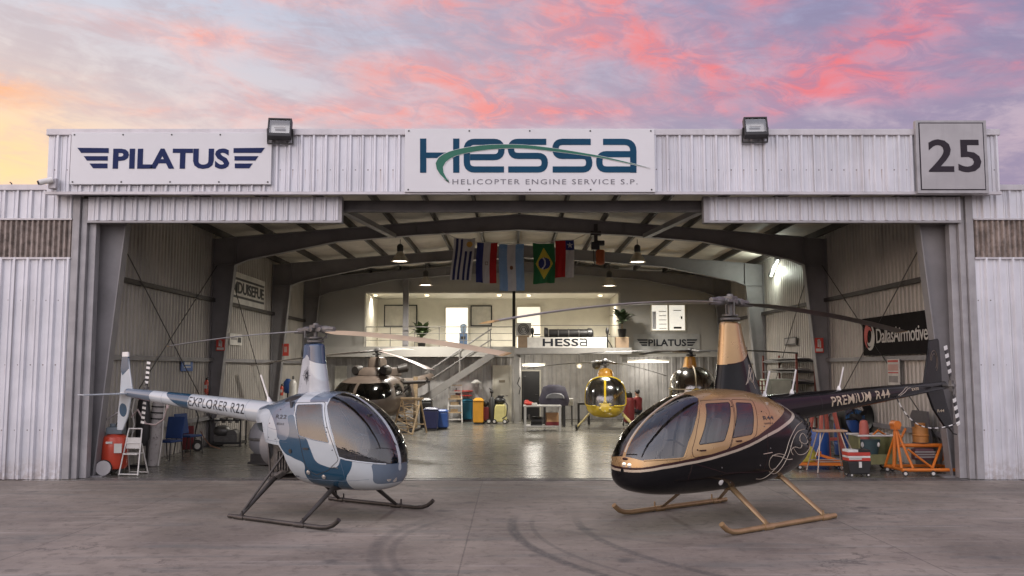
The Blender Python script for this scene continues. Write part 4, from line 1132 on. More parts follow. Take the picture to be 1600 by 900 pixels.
    # small lettering on the cowling
    for txt, x, z, hh, w in (('R22', -.29, 1.375, .055, .24), ('BETA II', -.23, 1.285, .032, .15)):
        me = text_bm(txt, hh, w, 0, .01, 1.1); me.materials.clear(); me.materials.append(M_ink)
        flat_on_skin(me, lambda v: Vector((x + v.x, -(h.y(x + v.x, z + v.y) + .003), z + v.y)))
        o = bpy.data.objects.new('cowling_lettering', me); COL.objects.link(o); o.parent = T
    # rotor
    Mi = (Matrix.Translation(R22_LOC) @ Matrix.Rotation(R22_RZ, 4, 'Z')).inverted()
    ta = Mi @ at(795, 553, 10.75); tb_ = Mi @ at(265, 541, 15.95)
    rotor_head(T, 2.44, 2.665, ta, tb_, .18, .10, .07, (pm('blade_warm_lit', (.50, .385, .25), .4, .1, var=.12, scale=2), M_bladew), tipmat=pm('tip_ochre', (.42, .28, .13), .4))  # right blade: warm light falling on it is put into its tan colour
    return T
build_r22()
# ================================================================ black and gold four-seat helicopter
M_gold = pm('gold_paint', (.42, .265, .118), .28, .5, var=.07, scale=1.4, coat=.6, dirt=(.30, .19, .10), dirtk=.12, rvar=.08)
M_bk = pm('black_gloss', (.007, .0068, .008), .14, var=.1, scale=1.2, coat=0, rvar=.05, spec=.22)
M_mar = pm('dark_maroon', (.035, .012, .012), .25, coat=.1, spec=.25)
M_crm = pm('cream_stripe', (.47, .40, .31), .25, .2, coat=.5)
M_gleg = pm('gold_gear', (.36, .24, .125), .36, .45, var=.14, scale=5, dirt=(.16, .11, .07), dirtk=.35)
M_letg = pm('gold_lettering', (.52, .44, .31), .35, .3)

def build_r44():
    h = H44
    T = thing('black_and_gold_helicopter', 'four-seat helicopter in glossy black and gold with cream stripe parked on the right', 'helicopter', R44_LOC, R44_RZ)
    bm = h.bm(104, 84)
    mats = [M_bk, M_gold, M_mar, M_crm, M_glass, M_glass, M_glass, M_blk]
    lc = [(2.17, .775), (1.92, .825), (1.61, .868), (1.44, .885), (1.2, .915), (.91, .96), (.68, .998), (.45, 1.045), (.24, 1.10), (.02, 1.165), (-.2, 1.215), (-.47, 1.29), (-.68, 1.345), (-.84, 1.40), (-.88, 1.44), (-.80, 1.50), (-.70, 1.56)]
    cr = [(2.30, .76)] + lc + [(-.55, 1.80), (.3, 2.1), (2.4, 1.9)]
    cut(bm, cr, 3)
    ma = [(2.30, .79)] + [(2.17, .805), (1.92, .858), (1.61, .90), (1.44, .917), (1.2, .948), (.91, .995), (.68, 1.033), (.45, 1.08), (.24, 1.138), (.02, 1.205), (-.2, 1.258), (-.47, 1.335), (-.66, 1.385), (-.76, 1.425), (-.795, 1.455), (-.74, 1.50), (-.64, 1.555)] + [(-.5, 1.80), (.3, 2.1), (2.4, 1.9)]
    cut(bm, ma, 2)
    go = [(2.30, .815)] + [(2.12, .842), (1.92, .89), (1.61, .935), (1.44, .955), (1.2, .985), (.91, 1.035), (.68, 1.08), (.44, 1.13), (.24, 1.19), (.10, 1.245), (-.1, 1.32), (-.28, 1.385), (-.45, 1.445), (-.57, 1.49), (-.62, 1.525), (-.58, 1.57), (-.50, 1.61)] + [(-.42, 1.80), (.3, 2.1), (2.4, 1.9)]
    cut(bm, go, 1)
    ws = rounded([(1.02, 1.70), (1.17, 1.58), (1.34, 1.40), (1.54, 1.15), (1.64, .965), (1.80, .948), (1.97, .94), (2.10, .925), (2.16, .96), (2.3, 1.1), (1.9, 1.7), (1.2, 1.95), (1.02, 1.95)], .05)
    cut(bm, ws, 4)
    for s_ in (1, -1): cut_plane(bm, Vector((0, .026 * s_, 0)), Vector((0, 1, 0)), lambda c: c.x > .9 and abs(c.y) < .1 and c.z > .85)
    for f in bm.faces:
        if f.material_index == 4 and len(f.verts) < 30 and abs(f.calc_center_median().y) < .026: f.material_index = 1
    fw = rounded([(1.02, 1.635), (.585, 1.64), (.92, 1.145), (1.42, 1.11)], .04) if False else rounded([(1.03, 1.625), (.61, 1.635), (.955, 1.145), (1.40, 1.115)], .035)
    rw = rounded([(.49, 1.63), (.19, 1.615), (.385, 1.205), (.80, 1.175)], .035)
    cut(bm, fw, 5); cut(bm, rw, 6)
    d1 = rounded([(1.10, 1.665), (.55, 1.675), (.86, 1.055), (.98, 1.00), (1.50, .955), (1.52, 1.05), (1.36, 1.33)], .04)
    d2 = rounded([(.53, 1.672), (.11, 1.655), (.30, 1.19), (.40, 1.14), (.93, 1.03), (.84, 1.055)], .04)
    cut(bm, d1, 10, keep=lambda c, i: False); cut(bm, d2, 10, keep=lambda c, i: False)
    gb = split_off(bm, {4}); w1 = split_off(bm, {5}); w2 = split_off(bm, {6})
    inside = lambda f, p: abs(f.calc_center_median().y) > .15 and len(f.verts) < 30 and inpoly((f.calc_center_median().x, f.calc_center_median().z), p)
    parts = []
    for p, w in ((d1, w1), (d2, w2)):
        for side in (1, -1):
            nb = bm.copy(); bmesh.ops.delete(nb, geom=[f for f in nb.faces if not (inside(f, p) and f.calc_center_median().y * side > 0)], context='FACES')
            ww = w.copy(); bmesh.ops.delete(ww, geom=[f for f in ww.faces if f.calc_center_median().y * side < 0], context='FACES'); parts.append((p, side, nb, ww))
    bmesh.ops.delete(bm, geom=[f for f in bm.faces if inside(f, d1) or inside(f, d2)], context='FACES')
    B = obj_bm('body', bm, mats, T, 60)
    obj_bm('windscreen', gb, mats, T, 60); w1.free(); w2.free()
    for p, side, nb, ww in parts:
        d = obj_bm('door', nb, mats, T, 60); obj_bm('door_window', ww, mats, d, 60)
        seam(d, 'door_seam', h, p + [p[0]], side, .004, M_mar, 0)
        wp = fw if p is d1 else rw; seam(d, 'window_seal', h, wp + [wp[0]], side, .006, M_blk, -.001)
        x, z = (1.30, 1.03) if p is d1 else (.62, 1.12)
        mb = MB(); mb.b2((x, side * h.y(x, z), z), (x + .10, side * (h.y(x, z) + .014), z + .02)); mb.build('door_handle', M_mar, d)
        for q in ((.06, 1.5), (.30, 1.15)) if p is d2 else ((1.43, 1.05), (.62, 1.58)):
            mb = MB(); yy = h.y(*q); mb.ball((q[0], side * yy, q[1]), (.012, .008, .012), 8, 6); mb.build('hinge', M_mar, d)
    for side in (1, -1):
        seam(T, 'windscreen_frame', h, [(1.03, 1.69), (1.17, 1.58), (1.34, 1.40), (1.54, 1.15), (1.635, .97), (1.66, .955), (1.80, .948), (1.97, .94), (2.09, .928)], side, .012, M_gold, -.003)
    # centre post and rim line of the bubble
    mb = MB(); mb.tube([Vector((x, 0, h.at(x)[0] + .004)) for x in [1.02 + (2.14 - 1.02) * i / 20 for i in range(21)]], .011, 6); mb.build('centre_post', M_crm, T, smooth=60)
    for side in (1, -1):
        for q in ([(.06, 1.2), (.06, .9), (.1, .5)], [(-.55, 1.28), (-.6, .9), (-.55, .55)], [(1.5, .88), (.9, .72), (.1, .68), (-.6, .72)], [(1.52, .88), (1.56, .7), (1.5, .48)], [(-.05, 1.30), (-.12, 1.5), (-.1, 1.70)]):
            seam(T, 'panel_line', h, q, side, .0028, M_mar, -.0008)
        for x, z in ((.10, 1.30), (.0, 1.0), (.0, .85), (-.5, 1.0), (.2, .78), (1.0, .80), (.7, .58)):
            mb = MB(); yy = h.y(x, z); mb.lathe([(.012, 0), (.009, .004), (.002, .005)], (x, side * yy, z), (0, side, .1), 8); mb.build('fastener', M_met, T)
        mb = MB(); mb.lathe([(.04, 0), (.042, .01), (.01, .018)], (.92, side * h.y(.92, .60), .60), (0, side, -.3), 12); mb.build('drain_cap', M_wht, T)
    # lamps in the nose
    for yy, z in ((.03, .865), (.115, .86)):
        x = max([1.4] + [1.4 + i * .005 for i in range(160) if h.y(1.4 + i * .005, z) > abs(yy)])
        mb = MB(); mb.lathe([(.004, .010), (.030, .008), (.036, -.004)], (x, yy, z), (.9, .35, .05), 14); mb.build('landing_light', M_lamp, T)
    mb = MB(); mb.ball((2.168, .03, .935), (.014, .05, .018)); mb.build('nose_intake', M_mar, T)
    # cabin
    mb = MB(); mb.prism([(1.9, .70), (1.7, .63), (-.1, .58), (-.1, .62), (1.7, .67), (1.88, .74)], -.28, .28); mb.build('cabin_floor', M_pan, T)
    mb = MB(); mb.prism([(.02, .58), (.02, .9), (-.16, 1.62), (-.20, 1.62), (-.04, .9), (-.04, .58)], -.48, .48); mb.build('bulkhead', M_tan, T)
    for yy in (.28, -.28): seat(T, 1.02, yy, .76, M_tan, .46); seat(T, .22, yy, .78, M_tan, .46)
    for x in (1.02, .22): mb = MB(); mb.b2((x, -.50, .60), (x + .42, .50, .76)); mb.build('seat_base', M_pan, T, bevel=.01)
    mb = MB(); mb.prism([(1.66, .62), (1.70, 1.08), (1.80, 1.14), (1.90, 1.02), (1.92, .64)], -.12, .12); mb.prism([(1.66, 1.02), (1.69, 1.22), (1.76, 1.24), (1.86, 1.10), (1.86, 1.02)], -.26, .22); mb.build('instrument_panel', M_blk, T, bevel=.012)
    mb = MB(); mb.tube([(1.45, 0, .62), (1.50, 0, .95), (1.45, 0, 1.14), (1.43, .2, 1.15), (1.42, .36, 1.08)], .013, 6); mb.tube([(1.45, 0, 1.14), (1.43, -.2, 1.16), (1.42, -.36, 1.08)], .013, 6); mb.build('control_stick', M_blk, T)
    mb = MB(); mb.tube([(2.12, .10, 1.02), (2.02, .10, 1.16), (1.84, .07, 1.33), (1.55, .03, 1.52), (1.25, .01, 1.65)], [.007, .009, .012, .016, .018], 8); mb.build('windscreen_wire', M_blk, T, smooth=50)
    mb = MB(); mb.tube([(1.36, -.2, 1.60), (1.36, -.2, 1.45), (1.40, -.22, 1.36)], .02, 8); mb.build('headset', M_tan, T)
    # scroll ornament
    mb = MB()
    for q in [[(0.14, 0.58), (-0.02, 0.56), (-0.12, 0.62), (-0.19, 0.71), (-0.29, 0.8), (-0.38, 0.92), (-0.46, 1.07), (-0.59, 1.18), (-0.78, 1.28), (-1.04, 1.32)], [(-0.07, 0.67), (-0.18, 0.63), (-0.28, 0.62), (-0.34, 0.67), (-0.41, 0.8), (-0.5, 0.96), (-0.59, 1.1), (-0.76, 1.2), (-1.02, 1.21)], [(-0.38, 0.88), (-0.19, 0.92), (-0.01, 0.89), (0.02, 0.78), (-0.09, 0.69), (-0.19, 0.71)], [(-0.04, 0.9), (-0.27, 0.87), (-0.45, 0.81), (-0.6, 0.81)], [(-0.59, 0.97), (-0.7, .89), (-0.81, 0.85), (-1.05, 0.85), (-1.26, 0.92), (-1.17, 1.02)], [(-0.83, 1.04), (-0.79, 1.11), (-0.91, 1.17), (-1.01, 1.12), (-1.13, 1.02), (-1.0, 0.99), (-0.83, 1.04)], [(-0.6, 0.87), (-0.5, 0.94), (-0.63, 0.99), (-0.84, 0.94), (-0.89, 1.0), (-0.79, 1.07)], [(0.16, 0.93), (-0.04, 0.94)]]:
        for side in (1, -1): mb.tube(skin_line(h, chaikin(q, 2, False), side, .0), .0055, 5)
    mb.build('scroll_ornament', M_crm, B)
    # cowling lettering
    for txt, z, hh, w in (('R44', 1.385, .055, .24), ('RAVEN II', 1.325, .024, .19)):
        me = text_bm(txt, hh, w, 0, .01, 1.1); me.materials.clear(); me.materials.append(M_ink)
        flat_on_skin(me, lambda v: Vector((.08 - v.x, h.y(.08 - v.x, z + v.y) + .003, z + v.y)))
        o = bpy.data.objects.new('cowling_lettering', me); COL.objects.link(o); o.parent = B
    # louvres at the aft end of the black hull
    for i in range(5):
        z = .98 + .075 * i; xa = -1.15 - .05 * i * 0
        mb = MB(); pts = [Vector((x, h.y(x, z) + .004, z + .02 * k)) for k, x in enumerate([-1.12, -1.2, -1.28, -1.36, -1.42])]; mb.tube(pts, .012, 6); mb.build('louvre', M_blk, B, smooth=60)
    mb = MB(); mb.tube([(-1.30, -.1, .78), (-1.48, -.12, .70), (-1.56, -.12, .66)], .05, 12); mb.build('exhaust', M_met, T, smooth=50)
    # gear
    for side in (1, -1): skid_tube(T, side, .97, -.98, 1.43, M_gleg, .036, .15, (-.74, .52))
    for x, xt, zt_ in ((-.76, -.60, .52), (.50, .50, .45)):
        for side in (1, -1):
            mb = MB(); a, b = Vector((xt, side * .36, zt_ + .02)), Vector((x, side * .95, .05))
            d = (b - a); pr = []
            for k in range(9): c = a.lerp(b, k / 8); s_ = 1 - .25 * k / 8; pr.append([c + Vector((px * s_, 0, 0)) + Vector((0, d.z, -side * abs(d.y) * side)).normalized() * (py * s_) for px, py in airfoil(.135, .05, 6)])
            mb.loft(pr); mb.build('gear_leg', M_gleg, T, smooth=50)
        mb = MB(); mb.cyl((xt, -.38, zt_ + .02), (xt, .38, zt_ + .02), .035, n=12); mb.build('cross_tube', M_gleg, T, smooth=50)
    # tail boom
    b0, b1, r0, r1 = Vector((-.72, 0, 1.46)), Vector((-5.95, 0, 1.785)), .235, .075
    ax = b1 - b0
    def boom(x, a, off=0.0):
        k = (x - b0.x) / ax.x; r = r0 + (r1 - r0) * k + off; c = b0 + ax * k
        return Vector((x, r * math.cos(a), c.z + r * math.sin(a)))
    bm = bmesh.new(); rows = [[bm.verts.new(boom(b0.x + ax.x * i / 50, 2 * math.pi * k / 40)) for k in range(40)] for i in range(51)]
    for i in range(50):
        for k in range(40): bm.faces.new((rows[i][k], rows[i][(k + 1) % 40], rows[i + 1][(k + 1) % 40], rows[i + 1][k]))
    bm.faces.new(rows[-1]); bmesh.ops.recalc_face_normals(bm, faces=bm.faces)
    tb = obj_bm('tail_boom', bm, [M_bk], T, 60)
    for x in (-1.9, -2.9, -3.95, -4.9):
        mb = MB(); mb.tube([boom(x, 2 * math.pi * k / 32, .0004) for k in range(32)], .002, 4, closed=True); mb.build('rivet_band', M_blk, tb)
    def bl_text(txt, hh, w, x0, a0, mat, nm):
        me = text_bm(txt, hh, w, 0, .014, 1.05); me.materials.clear(); me.materials.append(mat)
        bmt = bmesh.new(); bmt.from_mesh(me); bmesh.ops.triangulate(bmt, faces=bmt.faces); bmesh.ops.subdivide_edges(bmt, edges=[e for e in bmt.edges if e.calc_length() > .03], cuts=2); bmt.to_mesh(me); bmt.free()
        def wrap(v):
            x = x0 - v.x; k = (x - b0.x) / ax.x; r = r0 + (r1 - r0) * k
            return boom(x, a0 + (v.y - hh / 2) / r, .003)
        flat_on_skin(me, wrap); o = bpy.data.objects.new(nm, me); COL.objects.link(o); o.parent = tb
    bl_text('PREMIUM', .155, 1.16, -2.16, .12, M_letg, 'boom_lettering')
    bl_text('R44', .145, .44, -3.48, .14, M_letg, 'boom_lettering')
    bl_text('EXSS', .045, .24, -4.66, .2, M_letg, 'registration')
    mb = MB()
    for q in ([(-4.20, -.5), (-4.34, -.1), (-4.48, .45), (-4.56, .5)], [(-4.26, -.6), (-4.42, -.2), (-4.54, .3), (-4.64, .35)]):
        mb.tube([boom(x, a + .15) for x, a in chaikin(q, 2, False)], .006, 5)
    mb.build('boom_scroll', M_crm, tb)
    def fin(name, p, th=.04):
        mb = MB(); mb.prism(p, -th / 2, th / 2); return mb.build(name, M_bk, T, bevel=.014)
    f1 = fin('vertical_fin', [(-5.24, 1.78), (-5.88, 1.78), (-5.88, 2.10), (-5.84, 2.60), (-5.80, 2.64), (-5.50, 2.60), (-5.38, 2.2)])
    f2 = fin('lower_fin', [(-5.30, 1.76), (-5.90, 1.76), (-6.05, 1.40), (-6.22, 1.06), (-6.20, 1.0), (-5.95, 1.0), (-5.55, 1.35)])
    mb = MB(); mb.tube([(-6.02, 0, 1.06), (-6.22, 0, .90), (-6.36, 0, .87)], .014, 8); mb.build('tail_skid', M_blk, f2, smooth=60)
    mb = MB()
    for k in range(2): mb.tube([Vector((-5.62 - .13 * math.cos(a) * (1 - k * .3), .022, 2.22 + .2 * math.sin(a) * (1 - k * .3))) for a in [i * .45 - 1 for i in range(10)]], .006, 5)
    mb.build('fin_scroll', pm('dull_gold', (.16, .12, .09), .5), f1)
    mb = MB()
    me = text_bm('R44', .05, .24, .003, .004); me.materials.append(M_letg); me.transform(Matrix.Translation((-5.66, .024, 1.30)) @ Matrix(((-1, 0, 0, 0), (0, 0, 1, 0), (0, 1, 0, 0), (0, 0, 0, 1)))); o = bpy.data.objects.new('fin_lettering', me); COL.objects.link(o); o.parent = f2
    mb = MB(); mb.add([(-5.2, -.05, 1.72), (-5.55, -.05, 1.74), (-5.5, -.85, 1.74), (-5.28, -.85, 1.73), (-5.2, -.05, 1.70), (-5.55, -.05, 1.72), (-5.5, -.85, 1.72), (-5.28, -.85, 1.71)], [(0, 1, 2, 3), (7, 6, 5, 4), (0, 4, 5, 1), (1, 5, 6, 2), (2, 6, 7, 3), (3, 7, 4, 0)]); mb.build('horizontal_stabiliser', M_bk, T)
    mb = MB(); mb.lathe([(.08, 0), (.075, .10), (.05, .16), (.02, .2)], (-5.94, 0, 1.785), (-1, 0, 0), 16); mb.cyl((-5.80, 0, 1.78), (-5.80, .26, 1.78), .035, n=12); mb.build('tail_gearbox', M_met, T, smooth=50)
    tailrotor(T, (-5.66, .30, 1.78), .73, .125, 1, R(14), stripes=4)
    for xb, lean in ((-.72, -.13), (-1.38, -.12), (-2.62, -.15)):
        z = max(h.at(xb)[0], boom(xb, math.pi / 2).z) if xb > -1.5 else boom(xb, math.pi / 2).z
        mb = MB(); p = Vector((xb, .02, z)); mb.bar(p, p + Vector((lean, 0, .36)), .010, .026); mb.lathe([(.04, -.02), (.03, .02), (.012, .06)], p, (0, 0, 1), 12); mb.build('antenna', M_wht, T)
    # mast fairing
    st = [(1.70, .34, -.66, .19), (1.85, .315, -.58, .175), (2.05, .275, -.48, .155), (2.35, .235, -.335, .14), (2.60, .205, -.245, .125), (2.74, .19, -.205, .115), (2.765, .16, -.17, .085)]
    def fq(z): return [pchip([s_[0] for s_ in st], [s_[k] for s_ in st], z) for k in (1, 2, 3)]
    def fp(z, a, off=0):
        x0, x1, w = fq(z); c, s_ = math.cos(a), math.sin(a); xc, hl = (x0 + x1) / 2, (x0 - x1) / 2
        return Vector((xc + hl * c, (w + off) * math.copysign(abs(s_) ** .8, s_) * (.55 + .45 * max(0, 1 + c) if c < 0 else 1), z))
    bm = bmesh.new(); rows = []
    for i in range(41):
        z = 1.70 + 1.065 * i / 40; rows.append([bm.verts.new(fp(z, 2 * math.pi * k / 40)) for k in range(40)])
    for i in range(40):
        for k in range(40): bm.faces.new((rows[i][k], rows[i][(k + 1) % 40], rows[i + 1][(k + 1) % 40], rows[i + 1][k]))
    bm.faces.new(rows[-1]); bmesh.ops.recalc_face_normals(bm, faces=bm.faces)
    line = [(.4, 2.14), (.20, 2.15), (.02, 2.17), (-.15, 2.22), (-.28, 2.30), (-.36, 2.40), (-.5, 2.5)]
    cut(bm, line + [(-.6, 3.0), (.5, 3.0)], 1)
    fa = obj_bm('mast_fairing', bm, [M_bk, M_gold], T, 60)
    def fy(x, z, off=.002):
        x0, x1, w = fq(z); xc, hl = (x0 + x1) / 2, (x0 - x1) / 2; c = max(-1, min(1, (x - xc) / hl)); s_ = math.sqrt(max(0, 1 - c * c))
        return Vector((x, w * s_ ** .8 * (.55 + .45 * max(0, 1 + c) if c < 0 else 1) + off, z))
    mb = MB(); mb.tube([fy(x, z, 0) for x, z in chaikin(line[1:-1], 1, False)], .007, 5); mb.build('fairing_stripe', M_mar, fa)
    mb = MB()
    for q in ([(-.10, 1.86), (-.18, 1.95), (-.24, 2.08), (-.33, 2.12), (-.40, 2.02), (-.36, 1.92), (-.29, 1.88), (-.24, 1.94), (-.27, 2.04)], [(-.14, 1.88), (-.28, 2.0), (-.36, 2.08)], [(-.38, 1.80), (-.31, 1.90), (-.24, 2.02), (-.27, 2.15)]):
        mb.tube([fy(x, z, 0) for x, z in chaikin(q, 2, False)], .0055, 5)
    mb.build('fairing_scroll', M_crm, fa)
    Mi = (Matrix.Translation(R44_LOC) @ Matrix.Rotation(R44_RZ, 4, 'Z')).inverted()
    ta = Mi @ at(765, 503, 9.36); tb_ = Mi @ at(1405, 519, 16.7)
    rotor_head(T, 2.755, 3.06, ta, tb_, .24, .16, .12, (pm('blade_silver', (.36, .34, .32), .32, .4, var=.12, scale=2), M_gear), scale=1.12, pitch=(-7, 6), tipmat=pm('tip_gold', (.50, .34, .16), .4, .2))
    return T
build_r44()
# ================================================================ signs and fittings on the front
M_sign = pm('sign_white', (.68, .68, .70), .42, var=.03, scale=.7, dirt=(.42, .39, .38), dirtk=.12, world=True)
M_navy = pm('sign_navy', hx(26, 40, 84), .6, var=.10, spec=.2); M_teal = pm('sign_teal', hx(10, 64, 92), .6, var=.14, scale=1, spec=.2); M_green = pm('sign_green', hx(34, 104, 84), .6, var=.15, scale=.8)
M_sgrey = pm('sign_grey_ink', hx(112, 110, 118), .45); M_plate = pm('plate_grey', (.36, .345, .355), .35, .35, var=.08, scale=1.5, streak=.2, world=True); M_edge = pm('sign_edge', (.33, .32, .33), .4, .3)
M_num = pm('number_ink', hx(46, 40, 48), .6, spec=.2)
def board(name, label, px0, py0, px1, py1, Y, th, cat='sign', mat=None, edge=True):
    a, b = at(px0, py0, Y), at(px1, py1, Y)
    c = Vector(((a.x + b.x) / 2, Y, (a.z + b.z) / 2)); t = thing(name, label, cat, c)
    w, hh = (b.x - a.x) / 2, (a.z - b.z) / 2
    mb = MB(); mb.b2((-w, .0, -hh), (w, th, hh)); mb.build('board', mat or M_sign, t, bevel=.006)
    if w > 1:
        for i in range(5):
            for s_ in (-1, 1):
                mb = MB(); x = -w * .97 + w * 1.94 * i / 4; mb.cyl((x, 0, s_ * (hh - .045)), (x, -.008, s_ * (hh - .045)), .016, n=8); mb.build('bolt', M_blk, t)
    return t, c, w, hh
Ys = YF - .10
F = lambda t: Matrix.Translation(-t.location) @ frame_front(0, t.location.y - .004, 0)
W = lambda px, py, Y=Ys: (at(px, py, Y).x, at(px, py, Y).z)
# wings and lettering sign, left
t, c, w, hh = board('winged_lettering_sign', 'long white sign with dark blue winged PILATUS lettering on the left of the fascia', 112, 207, 423, 288, Ys, .06)
def winged(t, pts_left, cx, word, tx0, tx1, ty0, ty1, Y, mat, parent, M, bold):
    for poly in pts_left:
        mb = MB(); flat_poly(mb, [W(*p, Y) for p in poly], M); mb.build('wing_bar', mat, parent)
        mb = MB(); flat_poly(mb, [W(2 * cx - p[0], p[1], Y) for p in poly][::-1], M); mb.build('wing_bar', mat, parent)
    a, b = W(tx0, ty1, Y), W(tx1, ty0, Y)
    text_obj('lettering', word, b[1] - a[1], b[0] - a[0], mat, parent, Matrix.Translation(-parent.location) @ frame_front(a[0], Y - .004, a[1]), .007, bold, 1.02)
winged(t, [[(121, 231), (170, 231.5), (170, 239), (127, 239)], [(131, 244), (168.5, 244), (168.5, 251), (136, 251)], [(140, 255.5), (168, 255.5), (168, 263), (145.5, 263)]], 267.5, 'PILATUS', 176, 359, 232, 264, Ys, M_navy, t, F(t), .036)
# centre sign
t, c, w, hh = board('engine_service_sign', 'large white sign with teal HESSA lettering and green swoosh above the hangar opening', 633, 201, 1024, 300, Ys, .06)
M = F(t); Z = lambda zx, zy: W(640 + .24375 * zx, 190 + .24375 * zy)
sc_ = abs(Z(100, 0)[0] - Z(0, 0)[0]) / 100
def zstroke(pts, w_, name='lettering', mat=None, k=1):
    mb = MB(); stroke(mb, [Z(*p) for p in pts], w_ * sc_, M); mb.build(name, mat or M_teal, t)
zstroke([(87, 109), (87, 328)], 40); zstroke([(299, 109), (299, 328)], 40); zstroke([(107, 216), (279, 216)], 36)
def rnd(p, r=34): return rounded_open(p, r)
def rounded_open(p, r, n=5):
    out = [p[0]]
    for i in range(1, len(p) - 1):
        a, b, c_ = Vector(p[i - 1]), Vector(p[i]), Vector(p[i + 1]); k = min(r, (a - b).length * .5, (c_ - b).length * .5)
        s0, s1 = b + (a - b).normalized() * k, b + (c_ - b).normalized() * k
        for j in range(n + 1): q = j / n; v = s0 * (1 - q) ** 2 + b * 2 * q * (1 - q) + s1 * q ** 2; out.append((v.x, v.y))
    out.append(p[-1]); q = [out[0]]
    for v in out[1:]:
        if math.dist(v, q[-1]) > .6: q.append(v)
    return q
zstroke(rnd([(605, 307), (367, 307), (367, 130), (589, 130), (589, 228), (388, 228)], 50), 40)
for dx in (0, 285): zstroke(rnd([(876 + dx, 130), (650 + dx, 130), (650 + dx, 220), (866 + dx, 220), (866 + dx, 307), (632 + dx, 307)], 46), 40)
zstroke(rnd([(1240, 130), (1434, 130), (1434, 328)], 60), 40); zstroke(rnd([(1414, 209), (1216, 209), (1216, 307), (1414, 307)], 46), 40)
up = [(255, 390), (205, 352), (172, 305), (164, 265), (185, 228), (245, 194), (350, 168), (480, 150), (620, 146), (750, 150), (900, 168), (1100, 199), (1250, 226), (1400, 262), (1540, 298)]
lo = [(1400, 268), (1250, 236), (1100, 213), (900, 188), (750, 172), (620, 170), (480, 182), (350, 203), (270, 228), (222, 266), (210, 300), (222, 342)]
for grow, mat, dy, nm in ((5, M_sign, .004, 'swoosh_rim'), (0, M_green, .008, 'swoosh')):
    M2 = Matrix.Translation((0, -dy, 0)) @ M; mb = MB()
    A_ = chaikin(up, 1, False); B_ = chaikin([up[0]] + lo[::-1] + [up[-1]], 1, False)
    n_ = 40
    def samp(p, k):
        L_ = [0]
        for i in range(1, len(p)): L_.append(L_[-1] + math.dist(p[i], p[i - 1]))
        s_ = k * L_[-1]; i = 1
        while i < len(p) - 1 and L_[i] < s_: i += 1
        q = (s_ - L_[i - 1]) / max(1e-6, L_[i] - L_[i - 1]); return (p[i - 1][0] * (1 - q) + p[i][0] * q, p[i - 1][1] * (1 - q) + p[i][1] * q)
    for i in range(n_):
        quad = []
        for k, s_ in ((i / n_, 0), ((i + 1) / n_, 0), ((i + 1) / n_, 1), (i / n_, 1)):
            p = samp(A_ if s_ == 0 else B_, k); o_ = samp(B_ if s_ == 0 else A_, k); d = Vector((p[0] - o_[0], p[1] - o_[1])); d = d.normalized() if d.length > .5 else Vector((0, -1 if s_ == 0 else 1))
            quad.append(Z(p[0] + d.x * grow, p[1] + d.y * grow))
        flat_poly(mb, quad, M2, .003)
    mb.build(nm, mat, t)
a, b = W(707, 288), W(996, 280)
text_obj('small_lettering', 'HELICOPTER ENGINE SERVICE S.P.', b[1] - a[1], b[0] - a[0], M_sgrey, t, Matrix.Translation(-t.location) @ frame_front(a[0], Ys - .004, a[1]), .005, 0.0, 1.25)
# number sign
Yn = YF - .14
t, c, w, hh = board('number_sign', 'square grey metal sign with black border and number 25 at the right fascia end', 1430, 188, 1546, 302, Yn, .10, mat=M_edge)
mb = MB(); mb.b2((-w + .055, -.006, -hh + .06), (w - .06, -.0005, hh - .045)); mb.build('border', M_num, t)
mb = MB(); mb.b2((-w + .075, -.012, -hh + .08), (w - .08, -.0065, hh - .065)); mb.build('plate', M_plate, t)
a, b = W(1451, 269.5, Yn), W(1531, 218, Yn)
text_obj('number', '25', b[1] - a[1], b[0] - a[0], M_num, t, Matrix.Translation(-t.location) @ frame_front(a[0], Yn - .016, a[1]), .006, .016, 1.06)
for px in (1427,):
    pass
# floodlights
M_fglass = glass('flood_glass', (.8, .8, .78)); M_refl = pm('flood_reflector', (.55, .54, .5), .25, .8)
def flood(px, py, label, lean):
    p = at(px, py, YF - .22); t = thing('floodlight', label, 'floodlight', p, lean, group='floodlights on the parapet')
    Rm = Euler((R(-18), 0, 0)).to_matrix()
    mb = MB()
    for d, c_ in (((.44, .03, .40), (0, .10, 0)), ((.03, .14, .40), (-.205, .03, 0)), ((.03, .14, .40), (.205, .03, 0)), ((.38, .14, .03), (0, .03, .185)), ((.38, .14, .07), (0, .03, -.165))): mb.box(Rm @ Vector(c_), d, Rm)
    mb.build('housing', M_blk, t, bevel=.006)
    mb = MB(); mb.box(Rm @ Vector((0, .075, .02)), (.36, .01, .30), Rm); mb.build('reflector', M_refl, t)
    mb = MB(); mb.tube([Rm @ Vector((-.10, .02, .03)), Rm @ Vector((.10, .02, .03))], .022, 10); mb.build('lamp_tube', M_wht, t)
    mb = MB(); mb.add([Rm @ Vector(q) for q in ((-.19, -.02, -.13), (.19, -.02, -.13), (.19, -.02, .17), (-.19, -.02, .17))], [(0, 1, 2, 3)]); mb.build('front_glass', M_fglass, t)
    mb = MB()
    for s_ in (-1, 1): mb.bar((s_ * .235, .05, 0), (s_ * .235, .12, -.26), .02, .05)
    mb.bar((-.245, .12, -.27), (.245, .12, -.27), .05, .02); mb.build('bracket', M_blk, t)
flood(437, 200, 'black floodlight on the parapet beside the winged lettering sign', R(6)); flood(1181, 198, 'black floodlight on the parapet right of the large central sign', R(-3))
